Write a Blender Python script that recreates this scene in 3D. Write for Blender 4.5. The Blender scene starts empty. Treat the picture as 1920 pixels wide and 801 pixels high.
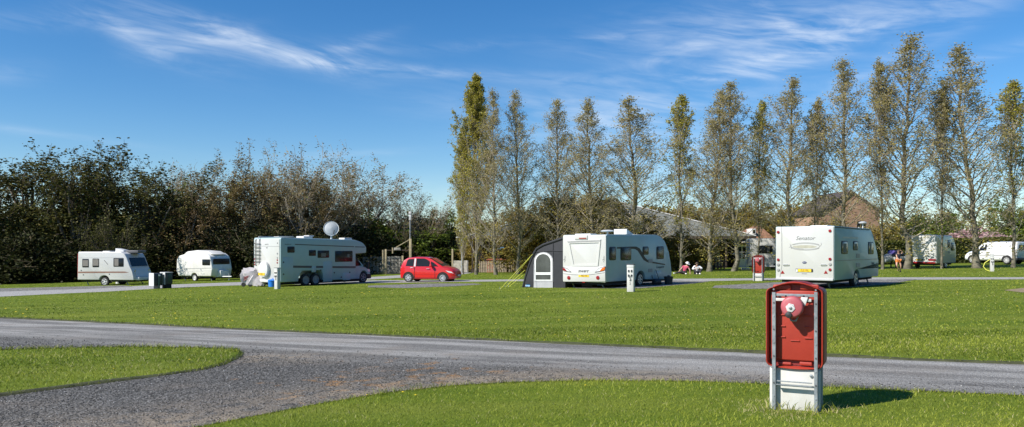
import bpy, bmesh, math, random
import numpy as np
from mathutils import Vector, Matrix
R = math.radians
SC = bpy.context.scene
COL = SC.collection
random.seed(7)

# ------------------------------------------------------------------ camera measurements
F, CX, HY, EYE = 1486.0, 960.0, 462.0, 1.55     # focal length in photo pixels, principal column, horizon row, eye height

def gz(x, y):
    """height of the gently sloping field"""
    x = np.clip(x, -60, 60); y = np.clip(y, -60, 100)
    return 0.0187 * x - 0.0148 * y + 0.14

def G(px, py):
    """ground point seen at a photo pixel"""
    a = (px - CX) / F; b = (py - HY) / F
    Y = (EYE - 0.14) / (b + 0.0187 * a - 0.0148)
    return a * Y, Y

def atY(px, py, Y):
    return ((px - CX) / F * Y, Y, EYE + (HY - py) / F * Y)

# ------------------------------------------------------------------ object helpers
def tag(o, label=None, cat=None, group=None, kind=None):
    if label: o['label'] = label
    if cat: o['category'] = cat
    if group: o['group'] = group
    if kind: o['kind'] = kind
    return o

def thing(name, label, cat, loc=(0, 0, 0), rz=0.0, group=None):
    o = bpy.data.objects.new(name, None); COL.objects.link(o)
    o.empty_display_size = 0.2
    o.location = loc; o.rotation_euler = (0, 0, rz)
    return tag(o, label, cat, group)

def link(name, me, parent=None):
    o = bpy.data.objects.new(name, me); COL.objects.link(o)
    if parent is not None: o.parent = parent
    return o

def copy_tree(root, loc, rz=0.0, scale=None, label=None, group=None):
    kids = [c for c in COL.objects if c.parent is root]
    r = root.copy(); COL.objects.link(r)
    r.location = loc; r.rotation_euler = (0, 0, rz)
    if scale: r.scale = scale
    if label: r['label'] = label
    if group: r['group'] = group
    for ch in kids:
        c = ch.copy(); COL.objects.link(c); c.parent = r
        for g in [k for k in COL.objects if k.parent is ch]:
            d = g.copy(); COL.objects.link(d); d.parent = c
    return r

# ------------------------------------------------------------------ materials
def mat(name, col, rough=0.5, var=0.12, scale=3.0, metal=0.0, bump=0.0, bscale=40.0, dirt=None, dirt_scale=1.5, dirt_amt=0.3, coat=0.0, spec=0.5, trans=0.0, alpha=1.0, emit=None):
    m = bpy.data.materials.new(name); m.use_nodes = True
    nt = m.node_tree; N = nt.nodes; L = nt.links
    b = N['Principled BSDF']
    b.inputs['Roughness'].default_value = rough
    b.inputs['Metallic'].default_value = metal
    b.inputs['Coat Weight'].default_value = coat
    b.inputs['Specular IOR Level'].default_value = spec
    b.inputs['Transmission Weight'].default_value = trans
    b.inputs['Alpha'].default_value = alpha
    tc = N.new('ShaderNodeTexCoord')
    nz = N.new('ShaderNodeTexNoise'); nz.inputs['Scale'].default_value = scale; nz.inputs['Detail'].default_value = 5
    L.new(tc.outputs['Object'], nz.inputs['Vector'])
    mx = N.new('ShaderNodeMix'); mx.data_type = 'RGBA'
    mr = N.new('ShaderNodeMapRange'); mr.inputs[1].default_value = 0.3; mr.inputs[2].default_value = 0.7
    L.new(nz.outputs['Fac'], mr.inputs[0]); L.new(mr.outputs[0], mx.inputs[0])
    c = list(col[:3])
    mx.inputs[6].default_value = [v * (1 - var) for v in c] + [1]
    mx.inputs[7].default_value = [min(1, v * (1 + var)) for v in c] + [1]
    out = mx.outputs[2]
    if dirt:
        n2 = N.new('ShaderNodeTexNoise'); n2.inputs['Scale'].default_value = dirt_scale; n2.inputs['Detail'].default_value = 8; n2.inputs['Roughness'].default_value = 0.7
        mp = N.new('ShaderNodeMapping'); mp.inputs['Scale'].default_value = (1.6, 1.6, 0.45)
        L.new(tc.outputs['Object'], mp.inputs['Vector']); L.new(mp.outputs[0], n2.inputs['Vector'])
        r2 = N.new('ShaderNodeMapRange'); r2.inputs[1].default_value = 0.48; r2.inputs[2].default_value = 0.8; r2.inputs[4].default_value = dirt_amt
        L.new(n2.outputs['Fac'], r2.inputs[0])
        m2 = N.new('ShaderNodeMix'); m2.data_type = 'RGBA'
        L.new(r2.outputs[0], m2.inputs[0]); L.new(out, m2.inputs[6]); m2.inputs[7].default_value = list(dirt) + [1]
        out = m2.outputs[2]
    L.new(out, b.inputs['Base Color'])
    if bump:
        nb = N.new('ShaderNodeTexNoise'); nb.inputs['Scale'].default_value = bscale; nb.inputs['Detail'].default_value = 6
        L.new(tc.outputs['Object'], nb.inputs['Vector'])
        bp = N.new('ShaderNodeBump'); bp.inputs['Strength'].default_value = bump; bp.inputs['Distance'].default_value = 0.02
        L.new(nb.outputs['Fac'], bp.inputs['Height']); L.new(bp.outputs[0], b.inputs['Normal'])
    return m

def leafmat(name, c0, c1, c2=None, transl=0.35, rough=0.55, spec=0.3):
    """leaf / blade colours spread by a per-leaf attribute"""
    m = bpy.data.materials.new(name); m.use_nodes = True
    nt = m.node_tree; N = nt.nodes; L = nt.links
    b = N['Principled BSDF']; b.inputs['Roughness'].default_value = rough
    b.inputs['Specular IOR Level'].default_value = spec
    at = N.new('ShaderNodeAttribute'); at.attribute_name = 'tint'
    cr = N.new('ShaderNodeValToRGB'); e = cr.color_ramp.elements
    e[0].color = list(c0) + [1]; e[1].color = list(c1) + [1]
    if c2:
        k = cr.color_ramp.elements.new(0.82); k.color = list(c1) + [1]; e[-1].color = list(c2) + [1]
    L.new(at.outputs['Fac'], cr.inputs[0]); L.new(cr.outputs[0], b.inputs['Base Color'])
    tr = N.new('ShaderNodeBsdfTranslucent'); L.new(cr.outputs[0], tr.inputs['Color'])
    ms = N.new('ShaderNodeMixShader'); ms.inputs[0].default_value = transl
    L.new(b.outputs[0], ms.inputs[1]); L.new(tr.outputs[0], ms.inputs[2])
    L.new(ms.outputs[0], N['Material Output'].inputs['Surface'])
    return m

# ------------------------------------------------------------------ bmesh builder
V3 = lambda *a: Vector(a)
class MB:
    def __init__(s): s.bm = bmesh.new(); s.m = []
    def mi(s, m):
        if m not in s.m: s.m.append(m)
        return s.m.index(m)
    def _merge(s, t, mat, bevel=0, seg=2, angle=25):
        i = s.mi(mat)
        bmesh.ops.recalc_face_normals(t, faces=t.faces[:])
        if bevel > 0:
            ed = [e for e in t.edges if len(e.link_faces) == 2 and e.calc_face_angle(0) > R(angle)]
            bmesh.ops.bevel(t, geom=ed, offset=bevel, segments=seg, profile=0.5, affect='EDGES', clamp_overlap=True)
        for f in t.faces: f.material_index = i
        me = bpy.data.meshes.new('tmp'); t.to_mesh(me); t.free()
        s.bm.from_mesh(me); bpy.data.meshes.remove(me)
    def prism(s, pts, o, ux, uy, n, d0, d1, mat, bevel=0, seg=2, scale1=None, angle=25):
        o, ux, uy, n = Vector(o), Vector(ux), Vector(uy), Vector(n)
        t = bmesh.new()
        a = [t.verts.new(o + ux * p[0] + uy * p[1] + n * d0) for p in pts]
        b = [t.verts.new(o + ux * p[0] + uy * p[1] + n * d1) for p in pts]
        k = len(pts)
        t.faces.new(a); t.faces.new(b[::-1])
        for i in range(k): t.faces.new((a[i], b[i], b[(i + 1) % k], a[(i + 1) % k]))
        s._merge(t, mat, bevel, seg, angle); return s
    def loft(s, rings, mat, caps=True, closed=True, bevel=0):
        t = bmesh.new()
        vs = [[t.verts.new(p) for p in r] for r in rings]
        k = len(rings[0])
        for a, b in zip(vs, vs[1:]):
            for i in range(k if closed else k - 1):
                t.faces.new((a[i], a[(i + 1) % k], b[(i + 1) % k], b[i]))
        if caps and closed: t.faces.new(vs[0]); t.faces.new(vs[-1][::-1])
        s._merge(t, mat, bevel); return s
    def quad(s, pts, mat):
        t = bmesh.new(); t.faces.new([t.verts.new(p) for p in pts])
        i = s.mi(mat)
        for f in t.faces: f.material_index = i
        me = bpy.data.meshes.new('tmp'); t.to_mesh(me); t.free(); s.bm.from_mesh(me); bpy.data.meshes.remove(me); return s
    def box(s, x0, x1, y0, y1, z0, z1, mat, bevel=0, seg=2):
        return s.prism([(x0, y0), (x1, y0), (x1, y1), (x0, y1)], (0, 0, 0), (1, 0, 0), (0, 1, 0), (0, 0, 1), z0, z1, mat, bevel, seg)
    def beam(s, p0, p1, w, h, mat, up=(0, 0, 1), bevel=0):
        p0, p1 = Vector(p0), Vector(p1); d = p1 - p0; L = d.length; d.normalize()
        u = d.cross(Vector(up))
        if u.length < 1e-4: u = d.cross(Vector((1, 0, 0)))
        u.normalize(); v = u.cross(d)
        return s.prism([(-w / 2, -h / 2), (w / 2, -h / 2), (w / 2, h / 2), (-w / 2, h / 2)], p0, u, v, d, 0, L, mat, bevel)
    def tube(s, pts, r, mat, k=6, caps=True):
        pts = [Vector(p) for p in pts]; rings = []
        rr = r if isinstance(r, (list, tuple)) else [r] * len(pts)
        u = None
        for i, p in enumerate(pts):
            d = (pts[min(i + 1, len(pts) - 1)] - pts[max(i - 1, 0)]).normalized()
            if u is None:
                u = d.cross(Vector((0, 0, 1)))
                if u.length < 0.05: u = d.cross(Vector((1, 0, 0)))
            else: u = u - d * u.dot(d)
            u.normalize(); v = d.cross(u)
            rings.append([p + (u * math.cos(2 * math.pi * j / k) + v * math.sin(2 * math.pi * j / k)) * rr[i] for j in range(k)])
        return s.loft(rings, mat, caps)
    def lathe(s, prof, o, ax, mat, k=20, caps=True):
        o, ax = Vector(o), Vector(ax).normalized()
        u = ax.cross(Vector((0, 0, 1)))
        if u.length < 0.05: u = ax.cross(Vector((1, 0, 0)))
        u.normalize(); v = ax.cross(u)
        rings = [[o + ax * h + (u * math.cos(2 * math.pi * j / k) + v * math.sin(2 * math.pi * j / k)) * max(r, 1e-4) for j in range(k)] for r, h in prof]
        return s.loft(rings, mat, caps)
    def build(s, name, parent=None, ang=35, flat=False):
        me = bpy.data.meshes.new(name); s.bm.to_mesh(me); s.bm.free()
        for m in s.m: me.materials.append(m)
        if not flat:
            me.polygons.foreach_set('use_smooth', [True] * len(me.polygons))
            me.set_sharp_from_angle(angle=R(ang))
        return link(name, me, parent)

def rrect(cx, cy, w, h, r, n=4):
    r = min(r, w / 2 - 1e-3, h / 2 - 1e-3); out = []
    for sx, sy, a0 in ((1, 1, 0), (-1, 1, 90), (-1, -1, 180), (1, -1, 270)):
        for i in range(n + 1):
            a = R(a0 + 90 * i / n); out.append((cx + sx * (w / 2 - r) + r * math.cos(a), cy + sy * (h / 2 - r) + r * math.sin(a)))
    return out

def text(body, size, parent, origin, ux, uy, material, name='lettering', italic=0.0, sx=1.0, spacing=1.0, align='CENTER', off=0.0, bold=0.0):
    c = bpy.data.curves.new(name, 'FONT'); c.body = body; c.size = size; c.extrude = 0.002; c.resolution_u = 4
    c.shear = italic; c.space_character = spacing; c.align_x = align; c.align_y = 'CENTER'; c.offset = bold
    c.materials.append(material)
    t = bpy.data.objects.new(name, c); COL.objects.link(t)
    me = bpy.data.meshes.new_from_object(t.evaluated_get(bpy.context.evaluated_depsgraph_get()))
    bpy.data.objects.remove(t); bpy.data.curves.remove(c); o = link(name, me, parent)
    ux, uy = Vector(ux), Vector(uy); n = ux.cross(uy); p = Vector(origin) + n * off
    m = Matrix.Identity(4)
    for i in range(3): m[i][0] = ux[i] * sx; m[i][1] = uy[i]; m[i][2] = n[i]; m[i][3] = p[i]
    o.matrix_basis = m
    return o

class Pose:
    """a vehicle's frame: x forward from its rear end, y left, z up from the ground"""
    def __init__(s, x, y, deg, z=None):
        s.x, s.y, s.a = x, y, R(deg); s.z = gz(x, y) if z is None else z
        s.c, s.s = math.cos(s.a), math.sin(s.a)
    def root(s, name, label, cat, group=None): return thing(name, label, cat, (s.x, s.y, s.z), s.a, group)
    def world(s, x, y): return s.x + x * s.c - y * s.s, s.y + x * s.s + y * s.c
    def _ray(s, px, py):
        dx, dz = (px - CX) / F, (HY - py) / F
        ox, oy = -s.x * s.c - s.y * s.s, s.x * s.s - s.y * s.c
        return (ox, oy, EYE - s.z), (dx * s.c + s.s, -dx * s.s + s.c, dz)
    def side(s, px, py, yl):
        o, d = s._ray(px, py); t = (yl - o[1]) / d[1]; return o[0] + d[0] * t, o[2] + d[2] * t
    def rear(s, px, py, xl=0.0):
        o, d = s._ray(px, py); t = (xl - o[0]) / d[0]; return o[1] + d[1] * t, o[2] + d[2] * t

# ------------------------------------------------------------------ numpy meshes
def np_mesh(name, V, quads=None, tris=None, mats=(), midx=None, tint=None, smooth=False):
    me = bpy.data.meshes.new(name)
    nq = 0 if quads is None else len(quads); n3 = 0 if tris is None else len(tris)
    me.vertices.add(len(V)); me.vertices.foreach_set('co', np.asarray(V, np.float32).ravel())
    loops = []
    if nq: loops.append(np.asarray(quads, np.int32).ravel())
    if n3: loops.append(np.asarray(tris, np.int32).ravel())
    lv = np.concatenate(loops); me.loops.add(len(lv)); me.loops.foreach_set('vertex_index', lv)
    tot = np.concatenate([np.full(nq, 4, np.int32), np.full(n3, 3, np.int32)])
    st = np.concatenate([[0], np.cumsum(tot)[:-1]]).astype(np.int32)
    me.polygons.add(nq + n3); me.polygons.foreach_set('loop_start', st)
    try: me.polygons.foreach_set('loop_total', tot)
    except Exception: pass
    for m in mats: me.materials.append(m)
    if midx is not None: me.polygons.foreach_set('material_index', np.asarray(midx, np.int32))
    if smooth: me.polygons.foreach_set('use_smooth', np.ones(nq + n3, bool))
    me.update(calc_edges=True)
    if tint is not None:
        a = me.attributes.new('tint', 'FLOAT', 'POINT'); a.data.foreach_set('value', np.asarray(tint, np.float32))
    return me

def unit(v): return v / (np.linalg.norm(v, axis=-1, keepdims=True) + 1e-9)
def segs_mesh(P0, P1, r0, r1, k):
    """prisms round many short segments at once -> verts, quads"""
    n = len(P0); d = unit(P1 - P0)
    ref = np.where(np.abs(d[:, 2:3]) > 0.9, np.array([[1.0, 0, 0]]), np.array([[0, 0, 1.0]]))
    u = unit(np.cross(d, ref)); v = np.cross(d, u)
    a = np.arange(k) * 2 * np.pi / k
    ring = u[:, None, :] * np.cos(a)[None, :, None] + v[:, None, :] * np.sin(a)[None, :, None]
    A = P0[:, None, :] + ring * np.asarray(r0).reshape(-1, 1, 1); B = P1[:, None, :] + ring * np.asarray(r1).reshape(-1, 1, 1)
    V = np.concatenate([A, B], 1).reshape(-1, 3)
    base = (np.arange(n) * 2 * k)[:, None]; j = np.arange(k)[None, :]; j2 = (j + 1) % k
    Q = np.stack([base + j, base + j2, base + k + j2, base + k + j], -1).reshape(-1, 4)
    return V, Q
def leaves_mesh(C, size, rng, elong=1.5, droop=None):
    """one small rhombic face per leaf, turned at random"""
    n = len(C); d = unit(rng.normal(size=(n, 3)))
    if droop is not None: d = unit(d + droop)
    w = unit(np.cross(d, rng.normal(size=(n, 3)))); s = (np.asarray(size) * rng.uniform(0.6, 1.35, n))[:, None]
    V = np.stack([C - d * s * 0.5 * elong, C + w * s * 0.5, C + d * s * 0.5 * elong, C - w * s * 0.5], 1).reshape(-1, 3)
    return V, np.arange(4 * n).reshape(-1, 4)
CLOUD_AMT = 0.76; SKY_SAT = 1.27; SKY_VAL = 1.0; SKY_HUE = 0.503; EXPO = 0.4
GR = (150000, 170000, 30000, 90000)
# ================================================================== camera, light, sky
cam_d = bpy.data.cameras.new('camera'); cam = bpy.data.objects.new('camera', cam_d); COL.objects.link(cam)
cam.location = (0, 0, EYE); cam.rotation_euler = (R(90), 0, 0)
cam_d.sensor_width = 36; cam_d.lens = 36 * F / 1920; cam_d.shift_y = (HY - 400.5) / 1920
cam_d.clip_end = 6000; cam_d.clip_start = 0.05
SC.camera = cam
SUN_EL = R(40); SUN_AZ = math.atan2(-0.88, -0.48)          # azimuth from +Y towards +X
sun_dir = Vector((math.sin(SUN_AZ) * math.cos(SUN_EL), math.cos(SUN_AZ) * math.cos(SUN_EL), math.sin(SUN_EL)))
sl = bpy.data.lights.new('sun', 'SUN'); sl.energy = 5.0; sl.angle = R(0.5); sl.color = (1.0, 0.95, 0.86)
so = bpy.data.objects.new('sun', sl); COL.objects.link(so)
so.rotation_euler = (-sun_dir).to_track_quat('-Z', 'Y').to_euler(); so.location = (-40, -20, 60)

W = bpy.data.worlds.new('World'); SC.world = W; W.use_nodes = True
nt = W.node_tree; N = nt.nodes; L = nt.links; N.clear()
SKY_S = 0.1
def vmath(op, a, b=None):
    n = N.new('ShaderNodeMath'); n.operation = op
    for i, v in enumerate((a, b)):
        if v is None: continue
        if isinstance(v, (int, float)): n.inputs[i].default_value = v
        else: L.new(v, n.inputs[i])
    return n.outputs[0]
sky = N.new('ShaderNodeTexSky'); sky.sky_type = 'NISHITA'; sky.sun_disc = False
sky.sun_elevation = SUN_EL; sky.sun_rotation = SUN_AZ
sky.altitude = 100; sky.air_density = 1.0; sky.dust_density = 0.0; sky.ozone_density = 5.0
tcs = N.new('ShaderNodeTexCoord'); sep = N.new('ShaderNodeSeparateXYZ'); L.new(tcs.outputs['Generated'], sep.inputs[0])
az = vmath('ARCTAN2', sep.outputs[0], sep.outputs[1]); el = vmath('ARCSINE', sep.outputs[2])
def ang(px, py):
    a = math.atan((px - CX) / F); return a, math.atan((HY - py) / F * math.cos(a))
# cirrus: long soft banks in direction space, broken by wind-drawn noise
banks = [  # centre px,py, half length, half height, tilt (deg, image sense: + = falls to the right), strength
    (40, 40, 90, 12, -4, .55), (210, 36, 70, 14, 8, .75), (300, 66, 120, 34, 22, .45), (265, 82, 50, 16, 20, .6), (420, 66, 120, 20, 10, .8), (360, 78, 80, 14, -18, .55),
    (520, 98, 140, 18, 14, .6), (630, 100, 90, 20, -6, .62), (640, 118, 110, 12, 6, .6), (740, 130, 170, 10, 2, .75), (860, 90, 80, 9, -6, .4), (670, 82, 60, 9, -18, .5),
    (20, 135, 50, 16, -8, .35), (90, 252, 180, 7, 5, .3), (640, 290, 120, 6, -4, .4), (820, 355, 120, 20, 0, .2),
    (1120, 70, 80, 6, -1, .55), (1290, 55, 190, 38, -6, .5), (1450, 28, 60, 10, 40, .6), (1480, 60, 180, 36, -14, .6), (1280, 95, 90, 12, -14, .6), (1420, 118, 140, 14, -12, .55),
    (1600, 50, 200, 38, -16, .6), (1560, 90, 130, 14, -18, .6), (1680, 110, 150, 14, -22, .4), (1800, 20, 120, 22, -16, .4), (1350, 145, 90, 10, -2, .55), (1830, 110, 120, 12, -10, .4),
    (1010, 195, 200, 30, 0, .38), (1220, 215, 110, 36, -4, .5), (1100, 240, 150, 40, 0, .42), (1250, 290, 160, 60, 0, .38), (1110, 150, 120, 12, 0, .35), (1450, 200, 200, 60, 0, .2)]
banks = [b[:5] + (b[5] * (.72 if b[0] < 900 else .85),) for b in banks]
tot = None
for (px, py, hw, hh, tl, amp) in banks:
    a0, e0 = ang(px, py); k = math.cos(a0) ** 2
    ct, st = math.cos(R(tl)), math.sin(R(tl))
    dx = vmath('SUBTRACT', az, a0); dy = vmath('SUBTRACT', el, e0)
    u = vmath('ADD', vmath('MULTIPLY', dx, ct), vmath('MULTIPLY', dy, -st)); v = vmath('ADD', vmath('MULTIPLY', dx, st), vmath('MULTIPLY', dy, ct))
    u = vmath('MULTIPLY', u, F / hw / k ** .5); v = vmath('MULTIPLY', v, F / hh)
    q = vmath('ADD', vmath('MULTIPLY', u, u), vmath('MULTIPLY', v, v))
    g = vmath('MULTIPLY', vmath('EXPONENT', vmath('MULTIPLY', q, -0.9)), amp)
    tot = g if tot is None else vmath('ADD', tot, g)
comb = N.new('ShaderNodeCombineXYZ'); L.new(az, comb.inputs[0]); L.new(vmath('ADD', el, vmath('MULTIPLY', az, 0.12)), comb.inputs[1])
mp = N.new('ShaderNodeMapping'); mp.inputs['Scale'].default_value = (7, 34, 1); L.new(comb.outputs[0], mp.inputs[0])
n1 = N.new('ShaderNodeTexNoise'); n1.inputs['Scale'].default_value = 1.0; n1.inputs['Detail'].default_value = 8; n1.inputs['Roughness'].default_value = 0.62; n1.inputs['Distortion'].default_value = 1.1
L.new(mp.outputs[0], n1.inputs['Vector'])
mp2 = N.new('ShaderNodeMapping'); mp2.inputs['Scale'].default_value = (18, 120, 1); mp2.inputs['Rotation'].default_value = (0, 0, R(6)); L.new(comb.outputs[0], mp2.inputs[0])
n2 = N.new('ShaderNodeTexNoise'); n2.inputs['Scale'].default_value = 1.0; n2.inputs['Detail'].default_value = 6; n2.inputs['Distortion'].default_value = 0.6
L.new(mp2.outputs[0], n2.inputs['Vector'])
nz = vmath('ADD', vmath('MULTIPLY', n1.outputs['Fac'], 1.3), vmath('MULTIPLY', n2.outputs['Fac'], 0.55))
mrn = N.new('ShaderNodeMapRange'); mrn.interpolation_type = 'SMOOTHSTEP'; mrn.inputs[1].default_value = 0.58; mrn.inputs[2].default_value = 1.45
L.new(nz, mrn.inputs[0])
cl = vmath('MULTIPLY', tot, mrn.outputs[0]); cl = vmath('MINIMUM', vmath('MULTIPLY', cl, CLOUD_AMT), 0.8)
hs = N.new('ShaderNodeHueSaturation'); hs.inputs['Saturation'].default_value = SKY_SAT; hs.inputs['Value'].default_value = SKY_VAL; hs.inputs['Hue'].default_value = SKY_HUE
L.new(sky.outputs[0], hs.inputs['Color'])
mxs = N.new('ShaderNodeMix'); mxs.data_type = 'RGBA'; L.new(cl, mxs.inputs[0]); L.new(hs.outputs[0], mxs.inputs[6])
mxs.inputs[7].default_value = (7.0, 7.6, 8.4, 1)
bg = N.new('ShaderNodeBackground'); bg.inputs['Strength'].default_value = SKY_S; L.new(mxs.outputs[2], bg.inputs['Color'])
wo = N.new('ShaderNodeOutputWorld'); L.new(bg.outputs[0], wo.inputs[0])
SC.view_settings.view_transform = 'Standard'; SC.view_settings.look = 'None'; SC.view_settings.gamma = 1; SC.view_settings.exposure = EXPO
SC.view_settings.use_curve_mapping = False

# ================================================================== ground, roads, pitches
def ground_mat():
    m = bpy.data.materials.new('mown_grass'); m.use_nodes = True
    nt = m.node_tree; N = nt.nodes; L = nt.links; b = N['Principled BSDF']; b.inputs['Roughness'].default_value = 0.9; b.inputs['Specular IOR Level'].default_value = 0.1
    tc = N.new('ShaderNodeTexCoord')
    def noise(sc, map_scale=None, det=6):
        n = N.new('ShaderNodeTexNoise'); n.inputs['Scale'].default_value = sc; n.inputs['Detail'].default_value = det
        if map_scale:
            mp = N.new('ShaderNodeMapping'); mp.inputs['Scale'].default_value = map_scale; mp.inputs['Rotation'].default_value = (0, 0, R(9)); L.new(tc.outputs['Object'], mp.inputs[0]); L.new(mp.outputs[0], n.inputs['Vector'])
        else: L.new(tc.outputs['Object'], n.inputs['Vector'])
        return n.outputs['Fac']
    def ramp(src, a, bb, c0, c1):
        r = N.new('ShaderNodeValToRGB'); r.color_ramp.elements[0].position = a; r.color_ramp.elements[1].position = bb
        r.color_ramp.elements[0].color = list(c0) + [1]; r.color_ramp.elements[1].color = list(c1) + [1]; L.new(src, r.inputs[0]); return r.outputs[0]
    def mix(f, a, bb, mode='MIX'):
        x = N.new('ShaderNodeMix'); x.data_type = 'RGBA'; x.blend_type = mode
        if isinstance(f, float): x.inputs[0].default_value = f
        else: L.new(f, x.inputs[0])
        L.new(a, x.inputs[6]); L.new(bb, x.inputs[7]); return x.outputs[2]
    fine = ramp(noise(28), .35, .68, (0.07, 0.115, 0.008), (0.25, 0.3, 0.03))
    big = ramp(noise(0.35), .35, .7, (0.1, 0.165, 0.012), (0.24, 0.29, 0.035))
    strk = ramp(noise(1.0, (0.06, 1.1, 1)), .42, .7, (0.08, 0.13, 0.012), (0.24, 0.25, 0.05))
    c = mix(0.5, fine, big); c = mix(0.35, c, strk)
    L.new(c, b.inputs['Base Color'])
    bp = N.new('ShaderNodeBump'); bp.inputs['Strength'].default_value = 0.8; bp.inputs['Distance'].default_value = 0.04
    L.new(noise(60), bp.inputs['Height']); L.new(bp.outputs[0], b.inputs['Normal'])
    return m

# the drive's middle line, for the trodden pale wheel tracks
RA, RB = Vector(G(0, 622)), Vector(G(1900, 712))
rdir = (RB - RA).normalized(); rnor = Vector((-rdir.y, rdir.x))
def gravel_mat(name, pale=True, c_dark=((0.045, 0.043, 0.04), (0.22, 0.213, 0.2)), c_pale=((0.15, 0.146, 0.138), (0.5, 0.484, 0.455)), stone=55.0):
    m = bpy.data.materials.new(name); m.use_nodes = True
    nt = m.node_tree; N = nt.nodes; L = nt.links; b = N['Principled BSDF']; b.inputs['Roughness'].default_value = 0.9; b.inputs['Specular IOR Level'].default_value = 0.2
    tc = N.new('ShaderNodeTexCoord'); P = tc.outputs['Object']
    def math_(op, a, c=None):
        n = N.new('ShaderNodeMath'); n.operation = op
        for i, v in enumerate((a, c)):
            if v is None: continue
            if isinstance(v, (int, float)): n.inputs[i].default_value = v
            else: L.new(v, n.inputs[i])
        return n.outputs[0]
    def vor(sc, feat='F1'):
        v = N.new('ShaderNodeTexVoronoi'); v.inputs['Scale'].default_value = sc; v.feature = feat; L.new(P, v.inputs['Vector']); return v
    def noise(sc, det=5, vec=P):
        n = N.new('ShaderNodeTexNoise'); n.inputs['Scale'].default_value = sc; n.inputs['Detail'].default_value = det; L.new(vec, n.inputs['Vector']); return n.outputs['Fac']
    def ramp(src, a, bb, c0, c1):
        r = N.new('ShaderNodeValToRGB'); r.color_ramp.elements[0].position = a; r.color_ramp.elements[1].position = bb
        r.color_ramp.elements[0].color = list(c0) + [1]; r.color_ramp.elements[1].color = list(c1) + [1]; L.new(src, r.inputs[0]); return r.outputs[0]
    def mix(f, a, bb):
        x = N.new('ShaderNodeMix'); x.data_type = 'RGBA'; L.new(f, x.inputs[0]); L.new(a, x.inputs[6])
        if isinstance(bb, tuple): x.inputs[7].default_value = list(bb) + [1]
        else: L.new(bb, x.inputs[7])
        return x.outputs[2]
    def sstep(src, a, bb, lo=0.0, hi=1.0):
        r = N.new('ShaderNodeMapRange'); r.interpolation_type = 'SMOOTHSTEP'; r.inputs[1].default_value = a; r.inputs[2].default_value = bb; r.inputs[3].default_value = lo; r.inputs[4].default_value = hi
        L.new(src, r.inputs[0]); return r.outputs[0]
    v = vor(stone); sr = N.new('ShaderNodeSeparateColor'); L.new(v.outputs['Color'], sr.inputs[0])
    v2 = vor(stone * 2.3); s2 = N.new('ShaderNodeSeparateColor'); L.new(v2.outputs['Color'], s2.inputs[0])
    dark = ramp(math_('MULTIPLY', sr.outputs[0], sr.outputs[0]), 0.0, 0.9, *c_dark)
    palec = ramp(s2.outputs[0], 0.0, 1.0, *c_pale)
    col = dark
    if pale:
        sx = N.new('ShaderNodeSeparateXYZ'); L.new(P, sx.inputs[0])
        d = math_('ADD', math_('MULTIPLY', math_('SUBTRACT', sx.outputs[0], RA.x), rnor.x), math_('MULTIPLY', math_('SUBTRACT', sx.outputs[1], RA.y), rnor.y))
        mp = N.new('ShaderNodeMapping'); mp.inputs['Rotation'].default_value = (0, 0, -math.atan2(rdir.y, rdir.x)); mp.vector_type = 'TEXTURE'
        mp.inputs['Rotation'].default_value = (0, 0, math.atan2(rdir.y, rdir.x)); mp.inputs['Scale'].default_value = (9, 1, 1); L.new(P, mp.inputs[0])
        wob = math_('MULTIPLY', math_('SUBTRACT', noise(1.4, 5, mp.outputs[0]), 0.5), 1.5)
        dd = math_('ADD', d, wob)
        f = math_('MULTIPLY', sstep(dd, -1.9, 0.3), sstep(dd, 3.2, 4.0, 1.0, 0.0))
        tr = math_('ADD', math_('MULTIPLY', sstep(noise(2.2, 6, mp.outputs[0]), 0.4, 0.6), 0.7), 0.3)
        col = mix(math_('MULTIPLY', f, tr), dark, palec)
        # rust-coloured moss in patches near the fork, pale dust at the verge
        cx, cy = G(745, 712)
        q = math_('ADD', math_('POWER', math_('MULTIPLY', math_('SUBTRACT', sx.outputs[0], cx), 0.55), 2.0), math_('POWER', math_('MULTIPLY', math_('SUBTRACT', sx.outputs[1], cy), 0.55), 2.0))
        near = math_('EXPONENT', math_('MULTIPLY', q, -1.0))
        ms = sstep(math_('ADD', noise(3.2, 7), math_('MULTIPLY', near, 0.19)), 0.69, 0.78)
        col = mix(math_('MULTIPLY', math_('MULTIPLY', ms, sstep(near, 0.02, 0.3)), math_('ADD', math_('MULTIPLY', sr.outputs[1], 0.9), 0.1)), col, (0.33, 0.17, 0.055))
        du = math_('MULTIPLY', sstep(noise(0.8, 6), 0.5, 0.7), 0.3)
        col = mix(du, col, (0.24, 0.2, 0.16))
        for (qx, qy, sp_) in (G(478, 672) + (.9,), G(700, 742) + (.8,), G(930, 716) + (.7,), G(1180, 712) + (.7,), G(400, 796) + (.6,)):
            qq = math_('ADD', math_('POWER', math_('MULTIPLY', math_('SUBTRACT', sx.outputs[0], qx), sp_), 2.0), math_('POWER', math_('MULTIPLY', math_('SUBTRACT', sx.outputs[1], qy), sp_ * 2.2), 2.0))
            col = mix(math_('MULTIPLY', math_('EXPONENT', math_('MULTIPLY', qq, -1.0)), sstep(noise(4.0, 6), .3, .6, 0.0, .75)), col, (0.31, 0.25, 0.18))
    L.new(col, b.inputs['Base Color'])
    bp = N.new('ShaderNodeBump'); bp.inputs['Strength'].default_value = 0.9; bp.inputs['Distance'].default_value = 0.012
    L.new(v.outputs['Distance'], bp.inputs['Height']); bp.invert = True
    L.new(bp.outputs[0], b.inputs['Normal'])
    return m

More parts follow.
